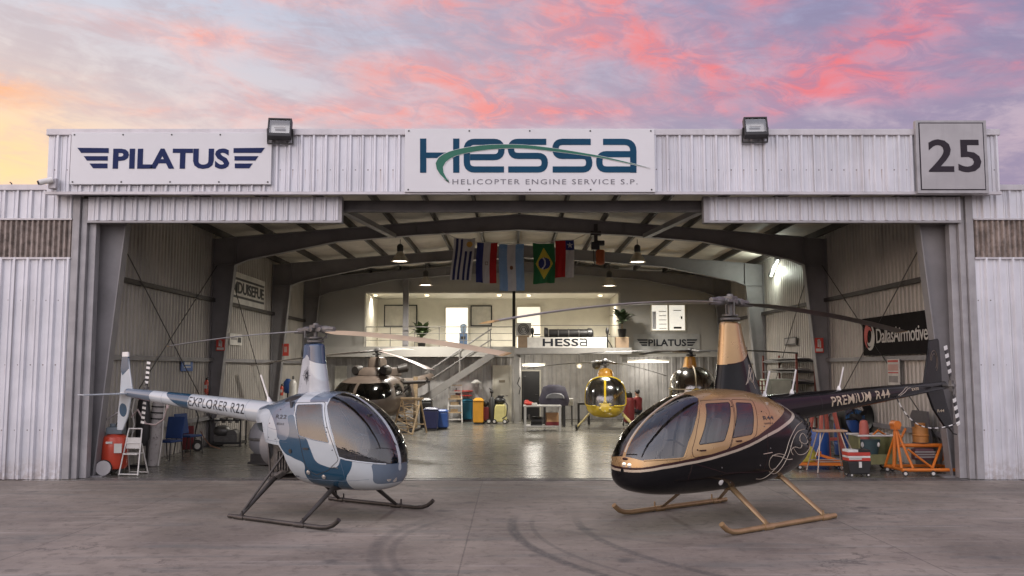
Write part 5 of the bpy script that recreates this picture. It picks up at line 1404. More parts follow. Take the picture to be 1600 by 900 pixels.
# small camera at the left corner of the fascia
p = at(81, 287, YF - .1); t = thing('security_camera', 'small pale security camera on the left corner of the fascia', 'camera', p)
mb = MB(); mb.b2((-.05, -.05, -.10), (.10, .05, .10)); mb.build('mount', M_cap, t, bevel=.01)
mb = MB(); mb.cyl((.05, -.08, .06), (-.14, -.2, -.02), .055, n=12); mb.build('camera_body', M_wht, t, smooth=40)
mb = MB(); mb.cyl((-.14, -.2, -.02), (-.16, -.212, -.03), .04, n=12); mb.build('lens', M_blk, t)
p = at(20, 291, YI); t = thing('wall_bracket', 'thin bent metal bracket sticking up from the left wall cap', 'bracket', p)
mb = MB(); mb.tube([(0, 0, -.04), (-.03, 0, .06), (-.06, 0, .08)], .012, 6); mb.tube([(-.0, 0, .03), (.08, 0, .0)], .01, 6); mb.build('rod', M_blk, t)

# ================================================================ flags on a line below the second rafter
YFL = 24.4
def flag(name, label, px0, px1, py0, py1, slant, fn, mats, amp=.03, seed=0):
    a, b = at(px0, py0, YFL), at(px1, py1, YFL); w, hh = b.x - a.x, a.z - b.z
    t = None; nx, ny = 48, 72; vs = []; fs = []; mi = []
    for j in range(ny + 1):
        v = j / ny
        for i in range(nx + 1):
            u = i / nx
            q = amp * 1.9 * (.35 + .65 * v) * (math.sin(u * 9 + seed + v * 1.5) + .5 * math.sin(u * 17 + seed * 2 + v * 3)) 
            vs.append((w * (u + slant * v + .02 * math.sin(v * 5 + seed)), q, -hh * v + .015 * math.sin(u * 3.1 + seed) * v - .04 * math.sin(math.pi * u) * (1 - v) * .4))
    for j in range(ny):
        for i in range(nx):
            k = j * (nx + 1) + i; fs.append((k, k + 1, k + nx + 2, k + nx + 1)); mi.append(fn((i + .5) / nx, (j + .5) / ny, w, hh))
    m = MB(); m.v = vs; m.f = fs; m.mi = mi
    o = m.build(name, None, None, smooth=80, mats=mats); o.location = a
    return tag(o, label, 'flag', 'flags hanging on a line under the roof')
cl = lambda n, c: pm('cloth_' + n, c, .85, var=.08, scale=3)
c_w, c_n, c_r, c_s, c_y, c_g, c_b = cl('white', (.62, .60, .58)), cl('navy', (.03, .035, .12)), cl('red', (.45, .015, .015)), cl('sky', (.20, .36, .60)), cl('yellow', (.62, .50, .06)), cl('green', (.025, .16, .055)), cl('blue', (.03, .04, .17))
c_o = cl('sun', (.62, .36, .08)); c_e = cl('emblem', (.22, .10, .05)); c_s2 = cl('pale_sky', (.34, .48, .66))
def f_stripe(u, v, w, h):
    if u > .5 and v < .30:
        d = math.hypot((u - .75) * w, (v - .14) * h); return 2 if d < .085 * w / .6 else 0
    return 1 if int(u * 9) % 2 == 1 else 0
flag('flag', 'hanging flag with vertical dark blue and white stripes and golden sun', 709, 742, 372, 438, -.16, f_stripe, [c_w, c_n, c_o], .03, .4)
def f_tri(u, v, w, h):
    if abs(u - .52) < .07 and abs(v - .5) < .04 and (abs(u - .52) > .05 or abs(v - .5) > .026): return 3
    return 0 if u < .34 else (1 if u < .67 else 2)
flag('flag', 'hanging flag with vertical blue, white and red bands', 745, 777, 379, 442, -.05, f_tri, [c_b, c_w, c_r, c_e], .03, 2.1)
def f_arg(u, v, w, h):
    if .34 <= u <= .66: return 1 if math.hypot((u - .5) * w, (v - .5) * h) > .05 else 3
    return 2 if ((v * 14 + abs(((u if u < .5 else u - .66) / .34) - .5) * 5 * -1) % 1.0) < .32 and .1 < v else 0
flag('flag', 'longest hanging flag with light blue sides and white middle band', 780, 819, 381, 454, 0, f_arg, [c_s, c_w, c_s2, c_e], .025, 3.3)
def f_bra(u, v, w, h):
    x, y = (u - .5), (v - .5)
    d = math.hypot(x * w, y * h)
    if d < .165:
        return 3 if abs(math.hypot((x + .30) * w, (y + .02) * h) - .20) < .018 else 2
    return 1 if abs(x) / .40 + abs(y) / .40 < 1 else 0
flag('flag', 'hanging green flag with yellow diamond and dark blue disc', 833, 867, 380, 443, .0, f_bra, [c_g, c_y, c_b, c_w], .028, 5.0)
def f_chi(u, v, w, h):
    if u < .55: return 0
    if v < .26:
        a_ = math.atan2((v - .13) * h, (u - .78) * w); d = math.hypot((u - .78) * w, (v - .13) * h)
        return 1 if d < .05 + .03 * math.cos(5 * a_ + 1.57) else 2
    return 1
flag('flag', 'hanging red and white flag with blue corner and white star', 867.5, 897, 375, 434, .0, f_chi, [c_r, c_w, c_b], .03, 6.2)
mb = MB(); pts = [at(px, py, YFL) for px, py in ((690, 362), (709, 371), (744, 378.5), (800, 380.5), (850, 379.5), (868, 376), (897, 374.5), (915, 366))]; mb.tube(pts, .010, 6)
tag(mb.build('flag_line', pm('pale_rope', (.5, .47, .44), .8)), 'pale cord under the rafter from which the five flags hang', 'cord')
# hoist
p = at(931, 385, 24.75); t = thing('chain_hoist', 'black and orange chain hoist hanging from the second rafter', 'hoist', p)
mb = MB(); mb.b2((-.13, -.10, -.10), (.10, .10, .12)); mb.b2((.02, -.08, .02), (.24, .08, .16)); mb.build('motor', M_blk, t, bevel=.02)
mb = MB(); mb.lathe([(.06, -.52), (.12, -.48), (.13, -.14), (.10, -.10)], (.12, 0, 0), n=14); mb.build('chain_bag', pm('orange_vinyl', (.42, .10, .03), .6), t, smooth=40)
mb = MB(); mb.b2((-.05, -.05, .12), (.05, .05, .62)); mb.b2((-.14, -.09, .30), (.14, .09, .42)); mb.build('trolley', M_purl, t)
mb = MB(); mb.tube([(-.06, 0, -.1), (-.06, 0, -.42)], .012, 6); mb.tube([(-.06, 0, -.42), (-.03, 0, -.48), (-.06, 0, -.53), (-.10, 0, -.49)], .014, 6); mb.build('hook', M_blk, t)
# ================================================================ helicopters deep in the hangar
def mini_glass(t, bm, mats, idxs, names):
    for i, nm in zip(idxs, names):
        g_ = split_off(bm, {i})
        if nm == 'side_window':
            for side in (1, -1):
                for lo_, hi_ in ((-9, .03), (.03, 9)):
                    w = g_.copy(); bmesh.ops.delete(w, geom=[f for f in w.faces if f.calc_center_median().y * side < 0 or not lo_ < f.calc_center_median().x <= hi_], context='FACES')
                    if len(w.faces): obj_bm(nm, w, mats, t, 60)
            g_.free()
        else: obj_bm(nm, g_, mats, t, 60)

def blades(T, hub, tips, chord, mats, z0, m_hub=None, droop=.1):
    hub = Vector(hub); mb = MB(); mb.cyl((0, 0, z0), hub, .05, n=12); mb.lathe([(.06, -.03), (.13, -.02), (.13, .03), (.05, .09)], hub, n=16); mb.lathe([(.05, -.16), (.15, -.15), (.15, -.11), (.05, -.10)], hub, n=16); h = mb.build('rotor_hub', m_hub or M_met, T, smooth=40)
    for i, tip in enumerate(tips):
        mb = MB(); d = (Vector(tip) - hub).normalized(); blade_mb(mb, hub + d * .35, tip, chord, chord * .10, droop, twist=-14 if i % 2 == 0 else 12, n=14); mb.build('rotor_blade', mats[i % len(mats)], T, smooth=40)
        mb = MB(); mb.cyl(hub + d * .06, hub + d * .6, .05, .03, n=10); mb.build('blade_grip', M_met, h, smooth=40)

def build_dark():
    loc, rz = Vector((-4.45, 29.6, 0)), math.atan2(-.94, -.22)
    T = thing('brown_helicopter', 'dark brown military-looking helicopter with three rotor blades standing behind the camouflage helicopter', 'helicopter', loc, rz)
    h = Hull([(1.95, .95, .80, .88, .05), (1.9, 1.2, .66, .88, .5), (1.7, 1.48, .58, .92, .80), (1.35, 1.70, .54, .98, .95), (.9, 1.84, .50, 1.02, 1.02), (.3, 1.88, .50, 1.05, 1.0), (-.5, 1.86, .52, 1.06, .98), (-1.3, 1.78, .60, 1.1, .85), (-2.0, 1.66, .85, 1.2, .55), (-2.5, 1.58, 1.1, 1.3, .3)], 2.9, 2.9)
    M_br = pm('brown_drab', (.12, .092, .075), .34, var=.2, scale=2, dirt=(.12, .09, .07), dirtk=.3); M_bd = pm('dark_drab', (.04, .034, .03), .5)
    M_gd = glass('dull_glass', (.55, .52, .50), .45, .10, .10)
    bm = h.bm(60, 56)
    mats = [M_br, M_gd, M_gd, M_bd]
    cut(bm, rounded([(1.08, 1.62), (1.2, 1.26), (1.5, 1.16), (1.84, 1.12), (2.1, 1.2), (1.66, 1.60), (1.3, 1.64)], .05), 1)
    for s_ in (1, -1): cut_plane(bm, Vector((0, .05 * s_, 0)), Vector((0, 1, 0)), lambda c: c.x > .8 and abs(c.y) < .15 and c.z > 1.0)
    for f in bm.faces:
        if f.material_index == 1 and abs(f.calc_center_median().y) < .05: f.material_index = 0
    cut(bm, rounded([(.82, 1.60), (.94, 1.22), (.2, 1.22), (.2, 1.60)], .06), 2); cut(bm, rounded([(-.02, 1.70), (-.02, 1.08), (-.8, 1.08), (-.8, 1.68)], .06), 2)
    mini_glass(T, bm, mats, (1, 2), ('windscreen', 'side_window')); obj_bm('body', bm, mats, T, 50)
    mb = MB(); mb.b2((-.3, -.85, .6), (-.2, .85, 1.75)); mb.b2((-.2, -.85, .6), (1.5, .85, .66)); mb.build('cabin_interior', pm('drab_lining', (.16, .14, .12), .8), T)
    for y in (.42, -.42): seat(T, .35, y, .72, M_seat, .5)
    mb = MB(); mb.loft([[Vector((x * k + o, y * k2, z)) for x, y in ((.9, -.30), (1.0, 0), (.9, .30), (-.9, .42), (-1.2, 0), (-.9, -.42))] for z, k, k2, o in ((1.82, 1.0, 1.25, -.1), (2.0, .95, 1.15, -.15), (2.12, .8, .9, -.2))]); mb.build('engine_deck', M_br, T, bevel=.05, smooth=40)
    mb = MB(); mb.loft([[Vector((x * k, y * k, z)) for x, y in ((.34, -.20), (.40, 0), (.34, .20), (-.36, .26), (-.5, 0), (-.36, -.26))] for z, k in ((2.08, 1.0), (2.35, .88), (2.46, .7))]); mb.build('mast_cowling', pm('brown_lighter', (.13, .10, .08), .35), T, bevel=.04, smooth=40)
    for y in (.48, -.48):
        mb = MB(); mb.lathe([(.12, 0), (.17, .05), (.17, .30), (.12, .42)], (.25, y, 2.02), (1, 0, 0), 16); mb.build('air_intake', M_bd, T, smooth=40)
    mb = MB(); mb.lathe([(.13, 0), (.15, .3), (.11, .34)], (-.5, .55, 2.05), (-.5, .8, .2), 14); mb.build('exhaust', M_bd, T, smooth=40)
    mb = MB(); mb.tube([(.1, .98, 1.62), (.1, 1.75, 1.66)], .055, 10); mb.tube([(.1, 1.75, 1.66), (.1, 1.80, 1.74), (.1, 1.74, 1.80)], .03, 8); mb.tube([(.1, .98, 1.30), (.1, 1.2, 1.62)], .03, 8); mb.build('outrigger', M_bd, T, smooth=50)
    mb = MB(); mb.loft([MB().ring(Vector((x, 0, z)), (1, 0, 0), r, 16) for x, z, r in ((-2.2, 1.38, .36), (-3.5, 1.5, .24), (-5.6, 1.75, .15))]); mb.build('tail_boom', M_br, T, smooth=50)
    for side in (1, -1):
        skid_tube(T, side, 1.05, -1.3, 1.5, M_bd, .045, .2, ())
        for x in (-.8, .8): mb = MB(); mb.tube([(x, side * .4, .55), (x, side * 1.05, .06)], .04, 8); mb.build('gear_leg', M_bd, T, smooth=50)
    Mi = (Matrix.Translation(loc) @ Matrix.Rotation(rz, 4, 'Z')).inverted()
    blades(T, (0, 0, 2.68), [Mi @ at(393, 571, 27.2), Mi @ at(676, 578, 25.3), Mi @ at(642, 546, 33.4)], .30, [pm('blade_light', (.42, .38, .36), .35, .2), pm('blade_pink', (.46, .36, .34), .35, .2)], 2.4)
build_dark()

def build_yellow():
    loc, rz = Vector((3.28, 31.6, 0)), math.atan2(-.99, -.12)
    T = thing('yellow_helicopter', 'small bright yellow bubble-nosed helicopter facing forward, nearer the workbench', 'helicopter', loc, rz)
    h = Hull([(1.12, 1.02, .80, .9, .06), (1.08, 1.25, .62, .9, .30), (.95, 1.52, .46, .95, .52), (.7, 1.72, .40, 1.0, .66), (.35, 1.83, .40, 1.05, .71), (0, 1.83, .44, 1.08, .69), (-.35, 1.74, .55, 1.1, .60), (-.65, 1.55, .80, 1.15, .42), (-.85, 1.35, 1.0, 1.18, .2)], 2.7, 2.8)
    M_y = gloss('yellow_paint', (.64, .45, .03)); M_dg = glass('smoked_glass', (.70, .68, .64), 1.0, .16, .20)
    bm = h.bm(56, 56); mats = [M_y, M_dg, M_dg, M_y]
    cut(bm, rounded([(.52, 1.74), (.50, .86), (.9, .80), (1.2, .82), (1.3, 1.4), (.8, 1.9), (.55, 1.85)], .05), 1)
    for s_ in (1, -1): cut_plane(bm, Vector((0, .035 * s_, 0)), Vector((0, 1, 0)), lambda c: c.x > .3 and abs(c.y) < .12 and c.z > .7)
    for f in bm.faces:
        if f.material_index == 1 and abs(f.calc_center_median().y) < .035: f.material_index = 0
    cut(bm, rounded([(.46, 1.70), (.44, .90), (-.20, 1.0), (-.20, 1.66)], .06), 2)
    mini_glass(T, bm, mats, (1, 2), ('windscreen', 'side_window')); obj_bm('body', bm, mats, T, 50)
    mb = MB(); mb.b2((-.3, -.5, .55), (-.24, .5, 1.65)); mb.b2((-.24, -.55, .5), (.8, .55, .56)); mb.build('cabin_interior', pm('grey_lining', (.34, .32, .30), .8), T)
    for y in (.26, -.26): seat(T, .02, y, .68, pm('seat_grey', (.26, .25, .23), .8), .42)
    for side in (1, -1): seam(T, 'windscreen_frame', h, [(.52, 1.78), (.52, 1.6), (.51, 1.2), (.505, .88), (.7, .83), (.95, .81), (1.08, .82)], side, .028, M_y, -.004)
    mb = MB(); mb.b2((.55, -.12, .55), (.8, .12, 1.0)); mb.build('instrument_panel', M_blk, T, bevel=.02)
    mb = MB(); mb.lathe([(.05, .06), (.17, .04), (.20, -.05), (.14, -.14)], (1.08, 0, .78), (1, 0, .05), 20); mb.build('landing_light', M_y, T, smooth=40)
    for a in range(6): mb = MB(); q = (1.10, .19 * math.cos(a * 1.047 + .5), .80 + .15 * math.sin(a * 1.047 + .5)); mb.ball(q, .045, 10, 6); mb.build('lamp_knob', pm('pale_yellow', (.62, .52, .22), .4), T, smooth=60)
    mb = MB(); mb.lathe([(.27, 1.75), (.27, 1.90), (.22, 2.03), (.10, 2.10)], n=20); mb.build('mast_fairing', pm('amber_paint', (.50, .25, .04), .3), T, smooth=40)
    mb = MB(); mb.lathe([(.05, 0), (.09, .02), (.09, .1), (.05, .12)], (-.1, -.14, 2.2), n=12); mb.ball((-.15, -.32, 2.22), (.16, .16, .17)); mb.build('oil_tank', M_met, T, smooth=50)
    mb = MB(); mb.loft([MB().ring(Vector((x, 0, z)), (1, 0, 0), r, 14) for x, z, r in ((-.7, 1.15, .16), (-2.0, 1.2, .11), (-4.0, 1.28, .09))]); mb.build('tail_boom', M_y, T, smooth=50)
    for side in (1, -1):
        skid_tube(T, side, .98, -1.2, 1.15, M_blk, .038, .14, ())
        for x in (-.55, .55): mb = MB(); mb.tube([(x, side * .52, .56), (x, side * .98, .08)], [.035, .028], 8); mb.build('gear_leg', pm('pale_yellow', (.62, .52, .22), .4), T, smooth=50)
    Mi = (Matrix.Translation(loc) @ Matrix.Rotation(rz, 4, 'Z')).inverted()
    blades(T, (0, 0, 2.34), [Mi @ at(824, 576, 31.2), Mi @ at(1040, 587, 29.0), Mi @ at(955, 566, 35.6)], .19, [M_bladew, M_gear], 2.0)
build_yellow()

def build_amber():
    loc, rz = Vector((5.42, 27.2, 0)), math.atan2(-.94, -.08)
    T = thing('amber_helicopter', 'amber helicopter with framed bubble and black rotor head, half hidden behind the gold roof', 'helicopter', loc, rz)
    h = Hull([(1.25, 1.45, 1.15, 1.3, .06), (1.2, 1.68, .98, 1.3, .30), (1.05, 1.90, .82, 1.3, .48), (.75, 2.08, .70, 1.3, .62), (.35, 2.15, .64, 1.32, .68), (-.1, 2.14, .66, 1.32, .67), (-.6, 2.02, .80, 1.34, .56), (-1.0, 1.85, 1.05, 1.4, .38), (-1.3, 1.7, 1.3, 1.46, .2)], 2.5, 2.5)
    M_a = gloss('amber_gloss', (.56, .31, .045)); M_dg2 = glass('brown_glass', (.70, .62, .50), 1.0, .16, .19); M_fr = pm('frame_cream', (.55, .46, .30), .4)
    bm = h.bm(56, 56); mats = [M_a, M_dg2, M_dg2, M_a]
    cut(bm, rounded([(.34, 2.06), (.36, 1.16), (.8, 1.02), (1.3, 1.0), (1.4, 1.6), (.9, 2.3), (.36, 2.3)], .05), 1)
    cut(bm, rounded([(.26, 2.0), (.28, 1.2), (-.40, 1.2), (-.40, 1.96)], .08), 2)
    mini_glass(T, bm, mats, (1, 2), ('windscreen', 'side_window')); obj_bm('body', bm, mats, T, 50)
    mb = MB(); mb.tube([Vector((x, 0, h.at(x)[0] + .004)) for x in [.36 + .86 * i / 14 for i in range(15)]] + [(1.245, 0, 1.3)], .02, 6); mb.build('centre_post', M_fr, T, smooth=60)
    mb = MB()
    pts = []
    for i in range(25):
        a = R(-78 + 156 * i / 24); y = .72 * math.sin(a); xs = [x for x in [k * .02 for k in range(63)] if h.y(x, 1.48) >= abs(y)]; pts.append((max(xs) + .006 if xs else .1, y, 1.48))
    mb.tube(pts, .018, 6); mb.build('bubble_rail', M_fr, T, smooth=60)
    for side in (1, -1): seam(T, 'windscreen_frame', h, [(.34, 2.10), (.34, 2.0), (.36, 1.6), (.36, 1.2), (.5, 1.1), (.8, 1.03), (1.1, 1.01)], side, .02, M_fr, .0)
    mb = MB(); mb.b2((-.45, -.5, .8), (-.38, .5, 1.95)); mb.b2((-.38, -.5, .78), (.9, .5, .84)); mb.build('cabin_interior', pm('amber_lining', (.42, .25, .10), .7), T)
    for y in (.28, -.28): seat(T, -.05, y, .95, M_tan, .44)
    mb = MB(); mb.lathe([(.04, .06), (.16, .04), (.17, -.06), (.10, -.12)], (1.22, 0, 1.36), (1, 0, 0), 18); mb.build('landing_light', pm('yellow_lamp', (.62, .40, .03), .4), T, smooth=40)
    mb = MB(); mb.loft([[Vector((x * k + o, y * k, z)) for x, y in ((.30, -.16), (.36, 0), (.30, .16), (-.5, .2), (-.5, -.2))] for z, k, o in ((2.1, 1.0, -.2), (2.45, .75, -.15))]); mb.build('mast_fairing', pm('amber_paint', (.50, .25, .04), .3), T, bevel=.04)
    mb = MB(); mb.loft([MB().ring(Vector((x, 0, z)), (1, 0, 0), r, 14) for x, z, r in ((-1.1, 1.6, .2), (-2.5, 1.65, .14), (-4.6, 1.72, .10))]); mb.build('tail_boom', M_a, T, smooth=50)
    for side in (1, -1):
        skid_tube(T, side, .98, -1.2, 1.2, M_blk, .04, .16, ())
        for x in (-.5, .5): mb = MB(); mb.tube([(x, side * .45, .78), (x, side * .98, .08)], .04, 8); mb.build('gear_leg', M_a, T, smooth=50)
    Mi = (Matrix.Translation(loc) @ Matrix.Rotation(rz, 4, 'Z')).inverted()
    blades(T, (0, 0, 2.62), [(2.4, .9, 2.50), (-.7, 3.6, 2.52), (-2.3, -1.4, 2.55), (1.0, -3.4, 2.50)], .20, [M_blk, M_gear], 2.4, M_blk)
build_amber()
# ================================================================ left side of the hangar
M_redp = pm('red_paint', (.50, .055, .025), .35, var=.12, coat=.3); M_org = pm('orange_paint', (.62, .17, .02), .4, var=.12, dirt=(.25, .08, .03), dirtk=.3)
M_bluec = pm('blue_cloth', (.02, .05, .16), .8); M_alu = pm('white_tube', (.60, .58, .55), .4, .1); M_hose = pm('hose_grey', (.26, .24, .23), .6)
M_wood = pm('pale_wood', (.42, .31, .19), .7, var=.25, scale=6); M_blueb = pm('blue_plastic', (.02, .07, .26), .4); M_navyb = pm('navy_plastic', (.018, .022, .08), .45)
M_tealb = pm('teal_plastic', (.015, .15, .24), .45); M_yelb = pm('yellow_orange', (.62, .29, .02), .45); M_pyel = pm('pale_yellow_plastic', (.60, .54, .22), .45)
M_khaki = pm('olive_paint', (.20, .20, .09), .5, var=.2); M_paper = pm('notice_paper', (.58, .56, .52), .7); M_signred = pm('sign_red', (.52, .05, .035), .5); M_signblue = pm('sign_blue', (.05, .12, .35), .5)
M_pgreen = pm('pale_green_paint', (.40, .42, .34), .5, var=.06); M_darkred = pm('dark_red', (.16, .015, .018), .6)

def G(px, py): return gnd(px, py)
def wheels(root, spots, r, w, axis=(0, 1, 0), mat=None, name='wheel', k=.56):
    ax = Vector(axis)
    for s_ in spots:
        mb = MB(); c = Vector(s_); mb.lathe([(r * .55, -w / 2), (r, -w / 2 * .8), (r, w / 2 * .8), (r * .55, w / 2)], c, ax, 20); q = mb.build(name, M_rub, root, smooth=40)
        mb = MB(); mb.lathe([(.01, -w * .56), (r * k, -w * .54), (r * k, w * .54), (.01, w * .56)], c, ax, 20); mb.build('hub', mat or M_alu, q, smooth=40)

# red wheeled compressor
p = G(178, 741); t = thing('wheeled_compressor', 'red wheeled compressor tank with bent handle and hoses by the left front column', 'compressor', p, R(8))
mb = MB(); mb.lathe([(.05, .10), (.22, .12), (.255, .20), (.255, .62), (.23, .74), (.12, .80), (.04, .81)], n=28); mb.build('tank', M_redp, t, smooth=40)
mb = MB(); mb.b2((.06, -.28, .44), (.20, -.245, .62)); mb.build('data_plate', M_paper, t); mb = MB(); mb.b2((-.10, -.272, .62), (.02, -.25, .66)); mb.build('data_plate', M_paper, t)
wheels(t, [(-.12, -.27, .155), (-.12, .27, .155)], .155, .07, mat=pm('wheel_grey', (.42, .40, .40), .5), k=.92)
mb = MB(); mb.b2((.12, -.1, .0), (.18, .1, .14)); mb.build('foot', M_blk, t)
mb = MB(); mb.b2((-.15, -.14, .79), (.16, .12, .93)); mb.cyl((-.05, -.02, .92), (-.05, -.02, 1.0), .06, n=12); mb.build('pump_head', pm('pump_grey', (.12, .15, .17), .5), t, bevel=.02)
mb = MB(); mb.tube([(-.22, -.1, .3), (-.42, -.12, .5), (-.40, -.12, .80), (-.20, -.1, 1.05), (.05, -.08, 1.22), (.30, -.08, 1.28)], .018, 8); mb.tube([(.05, .05, .95), (.12, .05, 1.15), (.25, .02, 1.24)], .015, 8); mb.build('handle', M_hose, t, smooth=50)
mb = MB(); mb.tube([(-.3, .1, .9), (-.45, .1, .6), (-.48, .1, .25), (-.55, .15, .02)], .016, 8); mb.build('hose', M_blk, t, smooth=50)
# white folding step
p = G(207, 742); t = thing('folding_step', 'white tubular folding step stool standing in front of the red compressor', 'step stool', p, R(-6))
mb = MB()
for x in (-.17, .17):
    mb.tube([(x * .8, .05, .90), (x * 1.15, -.16, .01)], .014, 8); mb.tube([(x * .9, .02, .62), (x * 1.15, .24, .01)], .013, 8)
mb.tube([(-.14, .05, .90), (.14, .05, .90)], .014, 8); mb.tube([(-.19, -.16, .03), (.19, -.16, .03)], .012, 8); mb.tube([(-.19, .24, .03), (.19, .24, .03)], .012, 8); mb.tube([(-.15, -.02, .62), (.15, -.02, .62)], .012, 8)
mb.build('frame', M_alu, t, smooth=50)
mb = MB(); mb.b2((-.15, -.14, .40), (.15, .10, .43)); mb.build('step', M_paper, t, bevel=.006)
mb = MB(); mb.box((0, .0, .62), (.28, .02, .22), (R(-12), 0, 0)); mb.build('back_panel', M_paper, t, bevel=.006)
# pale leaning roll
p = G(238, 728); t = thing('wrapped_roll', 'tall pale grey wrapped roll with dark blotches leaning on the left wall', 'roll', p, rot=(0, R(4), 0))
mb = MB(); mb.lathe([(.10, 0), (.155, .01), (.15, .7), (.13, 1.3), (.11, 1.44), (.04, 1.47)], n=22); mb.build('roll', pm('roll_cover', (.36, .33, .31), .7, var=.12, dirt=(.05, .04, .04), dirtk=.9, scale=5), t, smooth=40)
mb = MB(); mb.tube([(.16, -.1, .02), (.17, -.05, .6), (.13, -.03, 1.42)], .012, 6); mb.build('pole', M_alu, t)
for k in range(3): mb = MB(); z = 1.0 + .13 * k; mb.lathe([(.157 - z * .012, 0), (.159 - z * .012, .01), (.157 - z * .012, .03)], (0, 0, z), n=22, caps=False); mb.build('strap', M_rub, t)
# black locker with hanging gear behind
p = at(175, 690, 19.3); p.z = 0; p.x = XL + .34; t = thing('black_rack', 'black upright rack with hanging gear against the left wall behind the compressor', 'rack', p)
mb = MB(); mb.b2((-.22, -.05, 0), (.25, .05, .05)); mb.b2((-.22, -.02, 0), (-.18, .02, 1.55)); mb.b2((.21, -.02, 0), (.25, .02, 1.55)); mb.b2((-.22, -.03, 1.5), (.25, .03, 1.55)); mb.build('frame', M_blk, t)
mb = MB(); mb.loft([[Vector((.12 + math.cos(a) * r, .02 + math.sin(a) * .09, z)) for a in [k * 6.283 / 14 for k in range(14)]] for z, r in ((.45, .08), (.6, .15), (1.1, .16), (1.4, .12), (1.48, .05))]); mb.build('hanging_bag', M_blk, t, smooth=40)
mb = MB(); mb.tube([(-.05, -.05, 1.45), (-.09, -.07, 1.2), (-.03, -.07, .9), (-.08, -.07, .6), (-.02, -.06, .45)], .016, 6); mb.build('strap', M_paper, t)
# blue chairs
def chair(p, rz, label):
    t = thing('blue_chair', label, 'chair', p, rz, 'blue chairs along the left wall')
    mb = MB(); mb.b2((-.22, -.22, .43), (.22, .22, .48)); mb.build('seat', M_bluec, t, bevel=.015)
    mb = MB(); mb.box((0, -.24, .74), (.44, .035, .50), (R(10), 0, 0)); mb.build('backrest', M_bluec, t, bevel=.015)
    for x in (-.20, .20):
        mb = MB(); mb.tube([(x, -.20, .44), (x * 1.05, -.27, .01)], .012, 8); mb.build('leg', M_blk, t)
        mb = MB(); mb.tube([(x, .20, .44), (x * 1.05, .24, .01)], .012, 8); mb.build('leg', M_blk, t)
        mb = MB(); mb.tube([(x, -.20, .44), (x, -.25, .60)], .012, 8); mb.build('back_post', M_blk, t)
    return t
chair(G(262, 721), R(165), 'blue padded chair with its back turned, nearest to the pale leaning roll')
chair(G(289, 711) + Vector((.05, .1, 0)), R(-110), 'second blue chair seen from the side, next to the hand truck')
# hand truck
p = G(306, 704); t = thing('hand_truck', 'dark red hand truck with curved frame and pale wheel beside the blue chairs', 'hand truck', p, R(20))
mb = MB()
for y in (-.14, .14): mb.tube([(-.05, y, .1), (-.02, y, .5), (.04, y, .85), (-.05, y, 1.1), (-.14, y, 1.15)], .016, 8)
for z in (.3, .6, .9): mb.tube([(0, -.14, z), (0, .14, z)], .012, 6)
mb.build('frame', M_blk, t, smooth=50)
mb = MB(); mb.b2((-.36, -.14, .04), (-.06, .14, .62)); mb.build('load_box', M_darkred, t, bevel=.02)
wheels(t, [(.03, -.2, .13), (.03, .2, .13)], .13, .06, mat=M_paper)
mb = MB(); mb.tube([(.1, -.1, .5), (.2, -.1, .3), (.35, -.1, .12), (.6, -.05, .02)], .014, 6); mb.build('hose', pm('brown_hose', (.20, .10, .06), .6), t, smooth=50)
# rope from the tail
mb = MB(); a = at(205, 652, 18.6); mb.tube([a, at(215, 640, 18.6), at(228, 662, 18.5), at(243, 664, 18.4), at(256, 655, 18.3), at(262, 633, 18.2)], .019, 8); mb.tube([at(262, 638, 18.2), at(262, 620, 18.2)], .03, 8)
tag(mb.build('tow_rope', pm('rope_pink', (.45, .36, .34), .8), smooth=60), 'pale rope looping in the air from the compressor towards the tail boom', 'rope')
# crate with grey machine parts, red gear, grey drum
p = Vector((XL + .62, 24.6, 0)); t = thing('parts_crate', 'open black crate full of grey machine parts on the floor beyond the second left column', 'crate', p, R(4))
mb = MB(); mb.b2((-.42, -.35, .06), (.42, .35, .12))
for x in (-.41, .41):
    for y in (-.33, .33): mb.b2((x - .02, y - .02, 0), (x + .02, y + .02, .70))
for z in (.68,): mb.b2((-.43, -.35, z), (.43, -.31, z + .04)); mb.b2((-.43, .31, z), (.43, .35, z + .04)); mb.b2((-.43, -.31, z), (-.39, .31, z + .04)); mb.b2((.39, -.31, z), (.43, .31, z + .04))
mb.build('frame', M_blk, t)
mb = MB(); mb.ball((-.15, 0, .40), (.24, .2, .16)); mb.cyl((.15, -.2, .3), (.15, .2, .3), .14, n=14); mb.b2((-.3, -.24, .12), (.3, .2, .28)); mb.build('machine_part', M_met, t, smooth=40)
for i in range(4): mb = MB(); x = -.28 + .18 * i; mb.cyl((x, -.1, .62), (x, -.1, .74), .055 if i % 2 else .07, n=12); mb.build('canister', M_paper if i % 2 == 0 else M_met, t, smooth=40)
p = Vector((XL + 1.15, 27.3, 0)); t = thing('red_trolley_jack', 'red workshop jack and hoses on the floor under the tail boom of the camouflage helicopter', 'jack', p)
mb = MB(); mb.ball((0, 0, .2), (.26, .2, .16)); mb.b2((-.3, -.14, .06), (.35, .14, .16)); mb.build('body', M_redp, t, smooth=40)
mb = MB(); mb.tube([(.2, 0, .2), (.35, 0, .6), (.38, 0, .95)], .02, 8); mb.build('handle', M_org, t)
wheels(t, [(-.2, -.16, .06), (.25, -.16, .06), (-.2, .16, .06), (.25, .16, .06)], .06, .04)
p = G(412, 729) + Vector((.0, .5, 0)); t = thing('grey_drum', 'round grey drum on a black base behind the camouflage helicopter', 'drum', p, R(-20))
mb = MB(); mb.lathe([(.10, .22), (.34, .24), (.44, .36), (.46, .55), (.44, .74), (.34, .90), (.10, .95)], n=32); mb.build('shell', pm('drum_grey', (.17, .17, .18), .45, var=.1), t, smooth=40)
